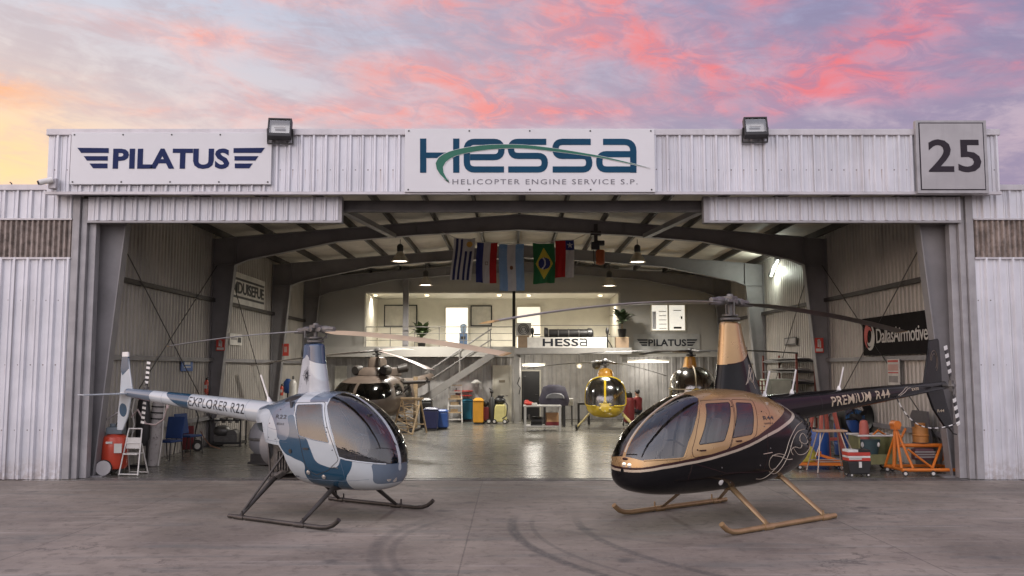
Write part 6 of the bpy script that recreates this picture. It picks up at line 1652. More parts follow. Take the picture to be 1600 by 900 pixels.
mb = MB(); mb.lathe([(.462, .53), (.475, .545), (.475, .575), (.462, .59)], n=32, caps=False); mb.build('hoop', M_met, t, smooth=40)
mb = MB(); mb.b2((-.34, -.34, .02), (.34, .34, .07)); mb.b2((-.3, -.3, .07), (.3, .3, .24)); mb.build('base', M_blk, t)
# fire extinguishers and signs on the columns and walls
def exting(p, label, s_=1):
    t = thing('fire_extinguisher', label, 'extinguisher', p, group='fire extinguishers on the left columns'); t.scale = (.68, .68, .68)
    mb = MB(); mb.lathe([(.06, 0), (.08, .02), (.08, .40), (.05, .47), (.025, .50)], n=18); mb.build('cylinder', M_redp, t, smooth=40)
    mb = MB(); mb.b2((-.03, -.03, .50), (.03, .03, .56)); mb.tube([(0, 0, .56), (.09, -.02, .60)], .012, 6); mb.tube([(.02, -.02, .52), (.12, -.05, .45), (.10, -.06, .15)], .014, 6); mb.build('valve', M_blk, t)
    mb = MB(); mb.b2((-.05, -.083, .16), (.05, -.07, .30)); mb.build('label', M_paper, t)
exting(at(322, 628, 24.5), 'red fire extinguisher hanging on the second left column above the tail boom')
exting(at(440, 618, 30.7), 'red fire extinguisher on the third left column, left of the tall white cylinder')
exting(Vector((XL + .2, 24.0, 1.45)), 'red fire extinguisher on the ribbed left wall just before the second column')
def wallsign(name, label, side, y0, y1, z0, z1, mat, items=(), cat='sign', gap=.06):
    "flat sign on a side wall; items: (u0, v0, u1, v1, material) drawn on it as seen, u left to right"
    X = XL + gap if side < 0 else XR - gap
    t = thing(name, label, cat, (X, (y0 + y1) / 2, (z0 + z1) / 2)); w, hh = (y1 - y0) / 2, (z1 - z0) / 2; d = .012
    mb = MB(); mb.b2((-d, -w, -hh), (d, w, hh)); mb.build('plate', mat, t)
    for u0, v0, u1, v1, m in items:
        a, b = ((-w + 2 * w * u0, -w + 2 * w * u1) if side < 0 else (w - 2 * w * u1, w - 2 * w * u0))
        mb = MB(); x = d + .001 if side < 0 else -d - .004; mb.b2((x, a, hh - 2 * hh * v1), (x + .003, b, hh - 2 * hh * v0)); mb.build('marking', m, t)
    return t, w, hh
def colsign(name, label, px0, py0, px1, py1, Y, mat, items=(), cat='sign'):
    a, b = at(px0, py0, Y), at(px1, py1, Y); c = (a + b) / 2; t = thing(name, label, cat, c); w, hh = (b.x - a.x) / 2, (a.z - b.z) / 2
    mb = MB(); mb.b2((-w, -.008, -hh), (w, .008, hh)); mb.build('plate', mat, t)
    for u0, v0, u1, v1, m in items: mb = MB(); mb.b2((-w + 2 * w * u0, -.013, hh - 2 * hh * v1), (-w + 2 * w * u1, -.009, hh - 2 * hh * v0)); mb.build('marking', m, t)
    return t, w, hh
flame = lambda m: [(.1, .72, .9, .92, m), (.30, .12, .48, .62, m), (.52, .2, .70, .66, m), (.38, .08, .60, .3, m)]
colsign('extinguisher_sign', 'red and white extinguisher sign on the second left column', 338, 530, 351, 548, 24.6, M_signred, flame(M_paper))
colsign('extinguisher_sign', 'dark red framed extinguisher sign with pink centre on the third left column', 441, 537, 451, 556, 30.9, M_signred, [(.3, .25, .75, .7, pm('sign_pink', (.5, .30, .26), .6))])
colsign('extinguisher_sign', 'red extinguisher sign on the second right column by the metal shelving', 1273, 528, 1287, 551, 24.6, M_signred, flame(M_paper))
wallsign('notice_plate', 'small white notice plate with dark print on the ribbed left wall between the columns', -1, 26.3, 27.5, 2.78, 3.12, M_paper, [(.08, .35, .55, .55, M_hose), (.62, .3, .90, .75, M_ink)])
wallsign('blue_notice', 'small blue notice on the ribbed left wall above the blue chairs', -1, 22.5, 23.3, 2.02, 2.32, M_signblue, [(.25, .2, .75, .45, M_paper), (.2, .6, .8, .7, M_paper)])
t, w, hh = wallsign('black_letter_sign', 'white sign with black letters between two bars high on the left wall', -1, 26.2, 29.9, 4.02, 4.98, M_paper, [(.03, .17, .97, .245, M_ink), (.03, .735, .97, .81, M_ink)])
text_obj('lettering', 'MDUISEFUE', .36, 3.35, M_ink, t, frame_left(.02, -1.66, -.16), .004, .03, .95)
# large dark sponsor sign on the right wall
y0, y1 = 18.25, 21.95
t, w, hh = wallsign('dark_lettering_sign', 'large black sign with red and white swirl and white lettering on the right wall', 1, y0, y1, 2.40, 3.30, pm('sign_black', (.016, .014, .014), .9, spec=.1), gap=.16)
text_obj('lettering', 'DallasAirmotive', .34, 2.62, M_paper, t, frame_right(-.02, 1.02, -.17), .004, .004, .92)
MR = frame_right(-.022, 1.43, 0)
for a0, a1, m, r in ((60, 250, M_signred, .26), (240, 430, M_paper, .26), (40, 230, M_signred, .17), (225, 400, M_paper, .17)):
    mb = MB(); pts = arc(0, 0, r, a0, a1, 14, r * 1.15); stroke(mb, pts, [.02 + .09 * math.sin(math.pi * i / 14) for i in range(15)], MR, .004); mb.build('swirl', m, t)
# bent tubes, notices on the right wall
wallsign('red_white_notice', 'red and white notice sheets in a column on the right wall below the black sign', 1, 19.95, 20.55, 1.72, 2.30, M_paper, [(.05, .04, .95, .12, M_signred), (.05, .2, .95, .45, pm('sign_pink', (.5, .30, .26), .6)), (.05, .5, .95, .55, M_signred), (.1, .65, .9, .9, M_hose)], 'notice', gap=.17)
wallsign('small_plate', 'small pale plate hung by two strings on the right wall above the shelving', 1, 27.3, 28.5, 2.80, 3.05, M_purl, [(.08, .15, .92, .8, M_hose)], gap=.1)

# ================================================================ back of the hangar, left to right
p = G(457, 690); p = Vector((at(457, 640, 31.8).x, 31.8, 0)); t = thing('white_cylinder', 'tall white cylinder standing by the third left column', 'cylinder', p)
mb = MB(); mb.lathe([(.12, 0), (.13, .02), (.13, 1.55), (.09, 1.66), (.04, 1.70)], n=20); mb.build('shell', M_alu, t, smooth=40); mb = MB(); mb.cyl((0, 0, 1.70), (0, 0, 1.82), .035, n=10); mb.build('valve', M_met, t)
p = Vector((at(449, 640, 32.3).x, 32.3, 0)); t = thing('blue_bag', 'blue bag hanging on a stand beside the tall white cylinder', 'bag', p)
mb = MB(); mb.loft([[Vector((math.cos(a) * r, math.sin(a) * r * .6, z)) for a in [k * 6.283 / 12 for k in range(12)]] for z, r in ((1.2, .10), (1.3, .17), (1.6, .16), (1.72, .06))]); mb.build('sack', M_blueb, t, smooth=40); mb = MB(); mb.cyl((0, 0, 0), (0, 0, 1.2), .03, n=8); mb.lathe([(.2, 0), (.2, .03), (.03, .05)], n=14); mb.build('stand', M_blk, t)
# lattice frame
p = G(640, 679); t = thing('lattice_trestle', 'pale wooden lattice trestle leaning open on the floor beside the brown helicopter', 'trestle', p, R(-24))
mb = MB()
for x in (-.42, .30): mb.bar((x, -.35, .02), (x, .18, 1.12), .045, .045)
for i in range(6): k = i / 5; mb.bar((-.44, -.35 + .53 * k, .04 + 1.05 * k), (.32, -.35 + .53 * k, .04 + 1.05 * k), .035, .03)
for i in range(5): k = i / 5; mb.bar((.30, -.34 + .53 * k, .05 + 1.05 * k), (-.42, -.34 + .53 * (k + .2), .05 + 1.05 * (k + .2)), .025, .02); mb.bar((-.42, -.34 + .53 * k, .05 + 1.05 * k), (.30, -.34 + .53 * (k + .2), .05 + 1.05 * (k + .2)), .025, .02)
mb.build('lattice', M_wood, t)
mb = MB()
for x in (-.40, .28): mb.bar((x, .60, .02), (x, .16, 1.12), .04, .04)
mb.bar((-.42, .5, .3), (.30, .5, .3), .04, .03); mb.bar((-.5, .16, 1.13), (.38, .16, 1.13), .12, .06); mb.build('rear_frame', M_wood, t)
p = at(649, 640, 31.0); t = thing('wooden_post', 'thin wooden post with dark bracket and cable behind the lattice trestle', 'post', (p.x, 31.0, 0))
mb = MB(); mb.b2((-.07, -.07, 0), (.07, .07, 1.80)); mb.build('post', M_wood, t, bevel=.008); mb = MB(); mb.b2((-.25, -.05, 0), (.25, .05, .04)); mb.b2((.07, -.03, 1.60), (.5, .03, 1.66)); mb.build('bracket', M_blk, t)
def bin_(name, label, px0, px1, py0, py1, mat, depth=.5, taper=.92, lid=None, wheel=True, rz=0):
    a, b = G(px0, py1), G(px1, py1); top = at(px0, py0, a.y); w = b.x - a.x; c = Vector(((a.x + b.x) / 2, a.y + depth / 2, 0))
    t = thing(name, label, 'bin', c, rz); H_ = top.z
    mb = MB(); k = taper; mb.loft([[Vector((x * w / 2 * q, y * depth / 2 * q, z)) for x, y in ((-1, -1), (1, -1), (1, 1), (-1, 1))] for z, q in ((.06, k), (H_ * .86, 1.0))]); mb.build('body', mat, t, bevel=.03)
    mb = MB(); mb.loft([[Vector((x * w / 2 * q, y * depth / 2 * q, z)) for x, y in ((-1, -1), (1, -1), (1, 1), (-1, 1))] for z, q in ((H_ * .87, 1.05), (H_ * .92, 1.05), (H_, .6))]); mb.build('lid', lid or mat, t, bevel=.02)
    if wheel: wheels(t, [(-w * .38, depth * .3, .07), (w * .38, depth * .3, .07)], .07, .05, (1, 0, 0))
    mb = MB(); mb.b2((-w * .4, -depth * .42, 0), (w * .4, depth * .1, .055)); mb.build('foot', M_blk, t)
    return t
bin_('black_bin', 'tall black bin behind the navy bin at the foot of the staircase', 655, 674, 622, 668, M_blk, .5)
bin_('navy_bin', 'dark navy plastic drum-like bin between the black and the bright blue bins', 661, 684, 637, 673, M_navyb, .55, .86)
bin_('blue_bin', 'bright blue plastic bin, rightmost of the dark group near the staircase', 682, 699, 640, 671, M_blueb, .5, 1.08)
# shelf ladder
p = at(711, 655, 35.0); p.z = 0; t = thing('ladder_shelf', 'narrow white ladder-shaped shelf under the staircase', 'shelf', p)
mb = MB(); H_ = at(711, 601, 35.0).z
for s_ in (-1, 1): mb.bar((s_ * .28, -.1, 0), (s_ * .23, .0, H_), .05, .05); mb.bar((s_ * .26, .35, 0), (s_ * .23, .08, H_), .04, .04)
mb.build('frame', M_alu, t)
for i in range(6): mb = MB(); z = .12 + i * (H_ - .14) / 5; mb.b2((-.26, -.10, z - .02), (.26, .26 - .03 * i, z + .02)); mb.build('shelf_board', M_wood if i % 2 else M_alu, t)
for i in range(3): mb = MB(); z = .14 + (i + 1) * (H_ - .14) / 5; mb.b2((-.18, -.02, z + .003), (.10 + .04 * i, .12, z + .12)); mb.build('stored_box', M_wood, t, bevel=.01)
bin_('teal_bin', 'teal plastic bin between the ladder shelf and the yellow-orange bin', 722, 738, 623, 658, M_tealb, .45)
bin_('yellow_orange_bin', 'tall yellow-orange bin right of the teal bin', 739, 755, 622, 663, M_yelb, .5, .98)
p = G(764, 662); t = thing('dark_trolley', 'dark loaded trolley with small wheel between the yellow-orange bin and the pale yellow cleaner', 'trolley', p)
mb = MB(); mb.b2((-.28, -.12, .12), (.0, .25, .62)); mb.build('crate', M_darkred, t, bevel=.02); mb = MB(); mb.loft([[Vector((.12 + math.cos(a) * r, math.sin(a) * r, z)) for a in [k * 6.283 / 12 for k in range(12)]] for z, r in ((.06, .14), (.5, .17), (.9, .12), (1.0, .05))]); mb.build('sack', M_blk, t, smooth=40)
mb = MB(); mb.tube([(.10, .1, .2), (.10, .12, 1.2), (.02, .12, 1.34)], .025, 8); mb.ball((.1, .1, 1.2), .07, 10, 8); mb.build('handle', M_blk, t, smooth=50); mb = MB(); mb.ball((-.14, .05, .75), (.13, .13, .12), 12, 8); mb.build('bundle', M_blk, t, smooth=60)
wheels(t, [(.0, -.18, .10), (-.2, .2, .10)], .10, .05)
p = G(782, 662); t = thing('pressure_cleaner', 'pale yellow wheeled pressure cleaner with black top in front of the white door', 'cleaner', p, R(-8))
mb = MB(); mb.loft([[Vector((x * w_, y * .2, z)) for x, y in ((-1, -1), (1, -1), (1, 1), (-1, 1))] for z, w_ in ((.07, .23), (.6, .20), (.72, .16))]); mb.build('housing', M_pyel, t, bevel=.04)
mb = MB(); mb.ball((-.02, .05, .86), (.22, .18, .15), 14, 8); mb.b2((-.10, -.05, 1.0), (.14, .12, 1.06)); mb.build('motor', M_blk, t, smooth=40)
mb = MB(); mb.tube([(-.2, .2, .3), (-.22, .25, .95), (-.05, .25, 1.05)], .02, 8); mb.tube([(.15, -.1, .9), (.30, -.2, .7), (.26, -.2, .3), (.1, -.22, .2)], .022, 8); mb.build('hose', M_blk, t, smooth=50)
wheels(t, [(-.2, -.22, .09), (.2, -.22, .09), (-.2, .2, .09), (.2, .2, .09)], .09, .05)
p = at(744, 597, YB - .05); t = thing('wall_lamp', 'small pale unlit wall lamp left of the white door under the gallery', 'lamp', p)
mb = MB(); mb.b2((-.05, .0, -.2), (.05, .06, -.02)); mb.build('box', M_alu, t, bevel=.01); mb = MB(); mb.lathe([(.06, .12), (.2, .0), (.21, -.02)], (0, -.1, -.02), n=18, caps=False); mb.build('shade', M_alu, t, smooth=40)
p = at(719, 614, YB - .02); t = thing('red_pipe_shelf', 'red striped shelf rail on the wall above the teal bin', 'shelf', p)
mb = MB(); mb.b2((-.22, -.12, .06), (.5, .08, .10)); mb.build('board', M_signred, t); mb = MB(); mb.b2((-.2, -.12, -.12), (.48, .08, -.08)); mb.build('board', M_signred, t); mb = MB(); mb.b2((-.18, -.02, -.2), (-.14, .06, .2)); mb.build('bracket', M_blk, t)
# leaning tools right of the mezzanine column
for i, (px, top, lab, m) in enumerate(((818, 590, 'thin black pole leaning beside the mezzanine column, nearer the dark doorway', M_blk), (811, 600, 'short bent black tool hanging on the mezzanine column', M_blk))):
    p = at(px, 650, 34.2); q = at(px - 1, top, 34.35); t = thing('leaning_pole' if i == 0 else 'hanging_tool', lab, 'pole' if i == 0 else 'tool', (p.x, 34.2, 0))
    mb = MB()
    if i == 0: mb.tube([(0, 0, .0), (q.x - p.x, .16, q.z)], .016, 6); mb.tube([(q.x - p.x, .16, q.z), (q.x - p.x + .1, .14, q.z + .05)], .02, 6)
    else: mb.tube([(.0, .2, 1.1), (.05, .18, 1.35), (-.06, .18, 1.5), (.03, .18, 1.75)], .02, 6)
    mb.build('rod', m, t)
# workbench
a, b = G(819, 674), G(877, 674); t = thing('workbench', 'light grey steel workbench with lower shelf in the middle of the hangar floor', 'workbench', ((a.x + b.x) / 2, a.y + .42, 0))
w = (b.x - a.x) / 2; M_bench = pm('bench_grey', (.40, .39, .37), .45, .1)
mb = MB(); mb.b2((-w - .02, -.42, .80), (w + .02, .42, .85)); mb.build('top', M_bench, t, bevel=.008)
for x in (-w + .04, w - .04):
    for y in (-.38, .38): mb = MB(); mb.b2((x - .035, y - .035, .0), (x + .035, y + .035, .80)); mb.build('leg', M_bench, t)
mb = MB(); mb.b2((-w + .075, -.4, .14), (w - .075, .4, .18)); mb.build('lower_shelf', M_bench, t)
bx, by = t.location.x, t.location.y
q = thing('red_rag', 'crumpled red rag and white box on the left end of the workbench', 'rag', (bx - w + .16, by - .1, .85))
mb = MB(); mb.ball((0, 0, .06), (.16, .14, .07), 12, 8); mb.ball((-.06, .1, .1), (.1, .1, .08), 10, 8); mb.build('cloth', M_signred, q, smooth=60); mb = MB(); mb.b2((.10, -.1, 0), (.28, .08, .08)); mb.build('box', M_paper, q, bevel=.006)
q = thing('black_motor', 'small black motor with pipes on the lower shelf of the workbench', 'motor', (bx - .2, by - .1, .18))
mb = MB(); mb.cyl((-.18, 0, .16), (.18, 0, .16), .13, n=16); mb.b2((-.2, -.12, 0), (.2, .12, .06)); mb.build('body', M_blk, q, smooth=40); mb = MB(); mb.tube([(-.22, 0, .2), (-.26, 0, .36)], .04, 8); mb.build('pipe', M_met, q)
mb = MB(); mb.lathe([(.03, 0), (.12, .01), (.12, .05), (.03, .06)], (.19, 0, .16), (1, 0, 0), 16); mb.build('flange', M_met, q, smooth=40)
q = thing('cardboard_box', 'orange-brown cardboard box on the right of the workbench lower shelf', 'box', (bx + .33, by - .05, .18), R(4))
mb = MB(); mb.b2((-.20, -.18, .12), (.20, .18, .42)); mb.build('box', pm('cardboard', (.42, .24, .12), .8), q, bevel=.004); mb = MB(); mb.b2((-.22, -.2, 0), (.22, .2, .118)); mb.build('tray', M_darkred, q, bevel=.006); mb = MB(); mb.b2((-.21, -.06, .421), (.21, .05, .425)); mb.build('tape', M_wood, q)
# covered engine, small table, stool
p = at(866, 640, 32.6); t = thing('covered_engine', 'dark padded cover over an engine on a stand just behind the workbench', 'engine cover', (p.x, 32.6, 0))
mb = MB(); mb.loft([[Vector((math.cos(a) * rx, math.sin(a) * ry, z)) for a in [k * 6.283 / 18 for k in range(18)]] for z, rx, ry in ((.75, .50, .30), (.95, .56, .36), (1.25, .46, .34), (1.42, .40, .28), (1.50, .2, .15))]); mb.build('cover', pm('cover_cloth', (.045, .04, .06), .75, var=.2), t, smooth=50)
mb = MB(); mb.loft([[Vector((.02 + math.cos(a) * rx, -.30 - q_, 1.02 + math.sin(a) * rz_)) for a in [math.pi * k / 12 for k in range(13)]] for q_, rx, rz_ in ((0, .34, .22), (.07, .30, .17))]); mb.build('opening', pm('pad_grey', (.14, .14, .15), .6), t, smooth=50)
for x in (-.35, .35): mb = MB(); mb.b2((x - .04, -.2, 0), (x + .04, .2, .78)); mb.build('leg', M_blk, t)
p = at(886, 650, 33.4); t = thing('side_table', 'small white box on a thin dark stand right of the covered engine', 'table', (p.x, 33.4, 0))
mb = MB(); mb.b2((-.22, -.2, .72), (.22, .2, .98)); mb.build('box', M_paper, t, bevel=.01)
for x in (-.18, .18):
    for y in (-.16, .16): mb = MB(); mb.cyl((x, y, 0), (x, y, .72), .015, n=8); mb.build('leg', M_blk, t)
mb = MB(); mb.ball((0, 0, 1.04), (.06, .06, .06), 10, 6); mb.build('knob', M_blk, t, smooth=60)
p = at(912, 655, 33.6); t = thing('black_stool', 'black box-like stool left of the yellow helicopter', 'stool', (p.x, 33.6, 0))
mb = MB(); mb.b2((-.22, -.22, .74), (.22, .22, .82)); mb.build('seat', M_blk, t, bevel=.02)
for x in (-.19, .19):
    for y in (-.19, .19): mb = MB(); mb.b2((x - .025, y - .025, 0), (x + .025, y + .025, .74)); mb.build('leg', M_blk, t)
# things on the gallery and deck
def whiteboard(px0, py0, px1, py1, label):
    Y = YG - .03; a, b = at(px0, py0, Y), at(px1, py1, Y); c = (a + b) / 2; t = thing('whiteboard', label, 'whiteboard', (c.x, Y, c.z), group='framed boards on the gallery wall'); w, hh = (b.x - a.x) / 2, (a.z - b.z) / 2
    mb = MB(); mb.b2((-w, -.015, -hh), (w, .015, hh)); mb.build('panel', pm('board_pale', (.50, .48, .43), .4), t)
    mb = MB()
    for s_ in (-1, 1): mb.b2((s_ * (w + .05), -.03, -hh - .05), (s_ * w, .02, hh + .05)); mb.b2((-w, -.03, s_ * (hh + .05)), (w, .02, s_ * hh))
    mb.build('frame', M_blk, t)
whiteboard(602, 478, 650, 509, 'wider framed board on the gallery wall, partly behind the steel post'); whiteboard(737, 479, 767, 508, 'narrower framed board on the gallery wall right of the bright doorway')
t, w, hh = colsign('extinguisher_sign', 'red extinguisher sign at the left end of the bright gallery wall', 574, 478, 585, 498, YG - .02, M_signred, flame(M_paper))
def plant(px, py, Y, zf, label, pot, h_, n, m, spread, seed=1):
    rnd_ = random.Random(seed); p = at(px, py, Y); t = thing('potted_plant', label, 'plant', (p.x, Y, zf), group='potted plants on the mezzanine')
    mb = MB(); mb.lathe([(.02, 0), (.13, .0), (.17, .32), (.15, .33), (.14, .29), (.02, .28)], n=18); mb.build('pot', pot, t, smooth=40)
    mb = MB(); mb.tube([(0, 0, .28), (.01, 0, .28 + h_ * .45)], .025, 8); mb.build('stem', M_wood, t)
    mb = MB()
    for i in range(n):
        a = rnd_.uniform(0, 6.283); up = rnd_.uniform(.25, 1.25); L = h_ * rnd_.uniform(.5, .8); d = Vector((math.cos(a) * spread, math.sin(a) * spread, up)).normalized(); b0_ = Vector((0, 0, .28 + h_ * rnd_.uniform(.2, .45))); s_ = d.cross(Vector((0, 0, 1))).normalized()
        c_ = [b0_ + d * L * k - Vector((0, 0, .35 * L * k * k)) for k in (0, .33, .66, 1)]; ww = L * .13
        q = [c_[0] - s_ * ww * .3, c_[0] + s_ * ww * .3, c_[1] - s_ * ww, c_[1] + s_ * ww, c_[2] - s_ * ww * .8, c_[2] + s_ * ww * .8, c_[3]]
        mb.add(q, [(0, 1, 3, 2), (2, 3, 5, 4), (4, 5, 6)])
    mb.build('foliage', m, t)
    return t
M_leaf = pm('leaf_green', (.055, .085, .035), .5, var=.35, scale=8)
plant(659, 520, 38.4, zg0, 'spiky palm-like potted plant on the gallery behind the railing', M_blk, 1.25, 44, M_leaf, .8, 3)
plant(972, 520, 34.95, zd + .03 + .42, 'dark bushy potted plant on the wooden box at the right end of the deck', M_blk, 1.15, 46, pm('leaf_dark', (.03, .045, .02), .5, var=.35, scale=8), .9, 5)
p = at(972, 540, 34.95); t = thing('planter_box', 'brown wooden box under the plant at the right end of the deck', 'box', (p.x, 34.95, zd + .03)); mb = MB(); mb.b2((-.26, -.22, 0), (.24, .2, .40)); mb.build('box', pm('box_brown', (.24, .17, .11), .7), t, bevel=.01); mb = MB(); mb.b2((-.27, -.23, .40), (.25, .21, .42)); mb.build('rim', M_wood, t)
p = at(818, 540, 34.95); t = thing('planter_box', 'brown wooden box at the left end of the deck under the grey fan unit', 'box', (p.x, 34.95, zd + .03)); mb = MB(); mb.b2((-.22, -.2, 0), (.22, .2, .46)); mb.build('box', MATS['box_brown'], t, bevel=.01); mb = MB(); mb.b2((-.23, -.21, .46), (.23, .21, .48)); mb.build('rim', M_wood, t)
t = thing('fan_unit', 'grey fan unit with round grille on the left box of the deck', 'fan', (p.x, 34.95, zd + .51)); mb = MB(); mb.b2((-.30, -.12, .0), (.30, .12, .50)); mb.build('case', pm('unit_grey', (.36, .35, .33), .5), t, bevel=.015)
for r in (.08, .15, .21): mb = MB(); mb.tube([Vector((r * math.cos(a), -.135, .25 + r * math.sin(a))) for a in [k * 6.283 / 24 for k in range(24)]], .012, 5, closed=True); mb.build('grille_ring', M_blk, t)
a, b = at(824, 527, 34.45), at(948, 545.5, 34.45); t = thing('deck_banner', 'white HESSA banner panel standing along the front of the mezzanine deck', 'banner', ((a.x + b.x) / 2, 34.47, b.z)); w = (b.x - a.x) / 2; hh = a.z - b.z
mb = MB(); mb.b2((-w, -.02, 0), (w, .02, hh)); mb.build('panel', pm('banner_white', (.66, .64, .60), .45), t)
xa, xb, za, zb = at(848, 541, 34.44).x - t.location.x, at(918, 541, 34.44).x - t.location.x, at(848, 541, 34.44).z - t.location.z, at(848, 529, 34.44).z - t.location.z
text_obj('lettering', 'HESS', zb - za, (xb - xa) * .80, M_ink, t, frame_front(xa, -.024, za), .004, .02, 1.05)
x0, hh2 = xa + (xb - xa) * .83, zb - za; ww = (xb - xa) * .16
mb = MB(); Mb = frame_front(x0, -.024, za); stroke(mb, [(0, hh2 * .94), (ww * .75, hh2 * .94), (ww * .94, hh2 * .78), (ww * .94, 0)], hh2 * .15, Mb, .004); stroke(mb, [(ww * .9, hh2 * .52), (ww * .2, hh2 * .52), (0.02, hh2 * .38), (.02, hh2 * .2), (ww * .2, hh2 * .07), (ww * .9, hh2 * .07)], hh2 * .14, Mb, .003); mb.build('lettering', M_ink, t)
p = at(888, 527, 34.9); t = thing('engine_display', 'long dark engine on display on the deck behind the white banner', 'engine', (p.x, 34.95, zd + .03))
H_ = at(888, 527, 34.9).z - zd + .12
mb = MB(); mb.cyl((-.75, 0, H_), (.75, 0, H_), .17, n=20); mb.lathe([(.10, 0), (.22, .04), (.2, .2), (.1, .26)], (.72, 0, H_), (1, 0, 0), 18); mb.lathe([(.12, 0), (.24, .02), (.22, .14), (.17, .18)], (-.95, 0, H_), (1, 0, 0), 18); mb.build('engine', M_blk, t, smooth=40)
mb = MB()
for x in (-.4, 0, .4): mb = MB(); mb.lathe([(.175, -.02), (.19, -.01), (.19, .02), (.175, .03)], (x, 0, H_), (1, 0, 0), 18); mb.build('band', M_met, t, smooth=40)
for x in (-.5, .5): mb = MB(); mb.b2((x - .04, -.15, 0), (x + .04, .15, H_ - .15)); mb.build('stand', M_blk, t)
for px, lab in ((832, 'black stand with flat arm on the deck left of the banner'), (949, 'black stand on the deck between the banner and the right plant')):
    p = at(px, 530, 34.8); t = thing('display_stand', lab, 'stand', (p.x, 34.8, zd + .03)); mb = MB(); mb.tube([(0, 0, 0), (0, 0, .72)], .03, 8); mb.tube([(0, 0, .35), (.2, 0, 0)], .02, 8); mb.build('post', M_blk, t); mb = MB(); mb.ball((0, 0, .66), (.07, .07, .14), 10, 6); mb.b2((.05, -.04, .5), (.30 if px < 900 else .1, .04, .55)); mb.build('head', M_blk, t)
a, b = at(990, 522, YB - .05), at(1094, 551, YB - .05); t = thing('indoor_winged_sign', 'pale grey PILATUS sign with black wings on the rear partition below the window', 'sign', ((a.x + b.x) / 2, YB - .05, (a.z + b.z) / 2)); w, hh = (b.x - a.x) / 2, (a.z - b.z) / 2
mb = MB(); mb.b2((-w, 0, -hh), (w, .045, hh)); mb.build('board', pm('sign_pale', (.40, .40, .39), .5), t)
winged(t, [[(995, 530), (1012, 530), (1012, 532.5), (997, 532.5)], [(998, 534), (1011.5, 534), (1011.5, 536.5), (1000, 536.5)], [(1001, 538), (1011, 538), (1011, 540.5), (1003, 540.5)]], 1042.5, 'PILATUS', 1013, 1072, 530, 541, YB - .05, M_ink, t, F(t), .03)
p = at(724, 528, 38.9); t = thing('water_cooler', 'blue and grey water cooler standing before the bright gallery doorway', 'water cooler', (p.x, 38.9, zg0)); mb = MB(); mb.b2((-.17, -.16, 0), (.17, .16, .78)); mb.build('cabinet', pm('cooler_blue', (.10, .16, .28), .4), t, bevel=.02); mb = MB(); mb.lathe([(.08, .78), (.14, .86), (.14, 1.12), (.05, 1.18)], n=18); mb.build('bottle', pm('cooler_bottle', (.30, .40, .55), .2), t, smooth=40); mb = MB(); mb.b2((-.1, -.175, .5), (.1, -.161, .62)); mb.build('tap_panel', M_blk, t)

# ================================================================ right side of the hangar
# wall shelving
t = thing('wall_shelving', 'dark red metal shelving with four loaded shelves on the right wall', 'shelving', (XR - .35, 27.4, 0))
zs = [1.32, 1.66, 1.98, 2.30]; M_rust = pm('rusty_red', (.18, .05, .035), .6, var=.3)
for y in (-1.7, 1.7):
    for x in (-.28, .24): mb = MB(); mb.b2((x - .025, y - .025, 0), (x + .025, y + .025, 2.5)); mb.build('upright', M_rust, t)
for i, z in enumerate(zs):
    mb = MB(); mb.b2((-.30, -1.68, z - .02), (.26, 1.68, z + .02)); s_ = mb.build('shelf', M_blk, t)
    mb = MB(); mb.loft([[Vector((math.cos(a) * .2, y, z + .07 + math.sin(a) * hh_)) for a in [k * 6.283 / 10 for k in range(10)]] for y, hh_ in ((-1.5, .02), (-.9, .05), (-.2, .035), (.5, .05), (1.3, .03))]); mb.build('stored_roll', M_alu if i == 0 else M_hose, s_, smooth=40)
# pale green cabinet + red mesh box
p = at(1212, 615, 25.9); t = thing('pale_cabinet', 'pale green metal cabinet with crooked door standing before the wall shelving', 'cabinet', (p.x + .12, 26.2, 0)); mb = MB(); mb.b2((-.42, -.25, .05), (.36, .25, 1.78)); mb.build('case', M_pgreen, t, bevel=.015); mb = MB(); mb.box((.06, -.29, .95), (.58, .03, 1.55), (0, 0, R(4))); mb.build('door', pm('pale_green_door', (.46, .47, .38), .5), t, bevel=.008); mb = MB(); mb.b2((-.38, -.22, 0), (.32, .22, .049)); mb.build('plinth', M_blk, t)
mb = MB(); mb.cyl((.26, -.32, 1.0), (.26, -.32, 1.12), .012, n=8); mb.build('handle', M_blk, t)
p = at(1188, 606, 24.5); t = thing('red_mesh_box', 'red mesh crate standing on a post left of the pale green cabinet', 'crate', (p.x, 24.5, 0)); mb = MB()
for i in range(4):
    for j in range(2): mb.b2((-.2 + .1 * i - .01, -.15 + .3 * j - .01, 1.35), (-.2 + .1 * i + .01, -.15 + .3 * j + .01, 1.75))
for z in (1.35, 1.48, 1.61, 1.74): mb.b2((-.22, -.17, z), (.12, -.14, z + .02)); mb.b2((-.22, .14, z), (.12, .17, z + .02))
mb.build('mesh', M_rust, t); mb = MB(); mb.b2((-.2, -.15, 0), (.1, .15, 1.35)); mb.build('pedestal', M_blk, t)
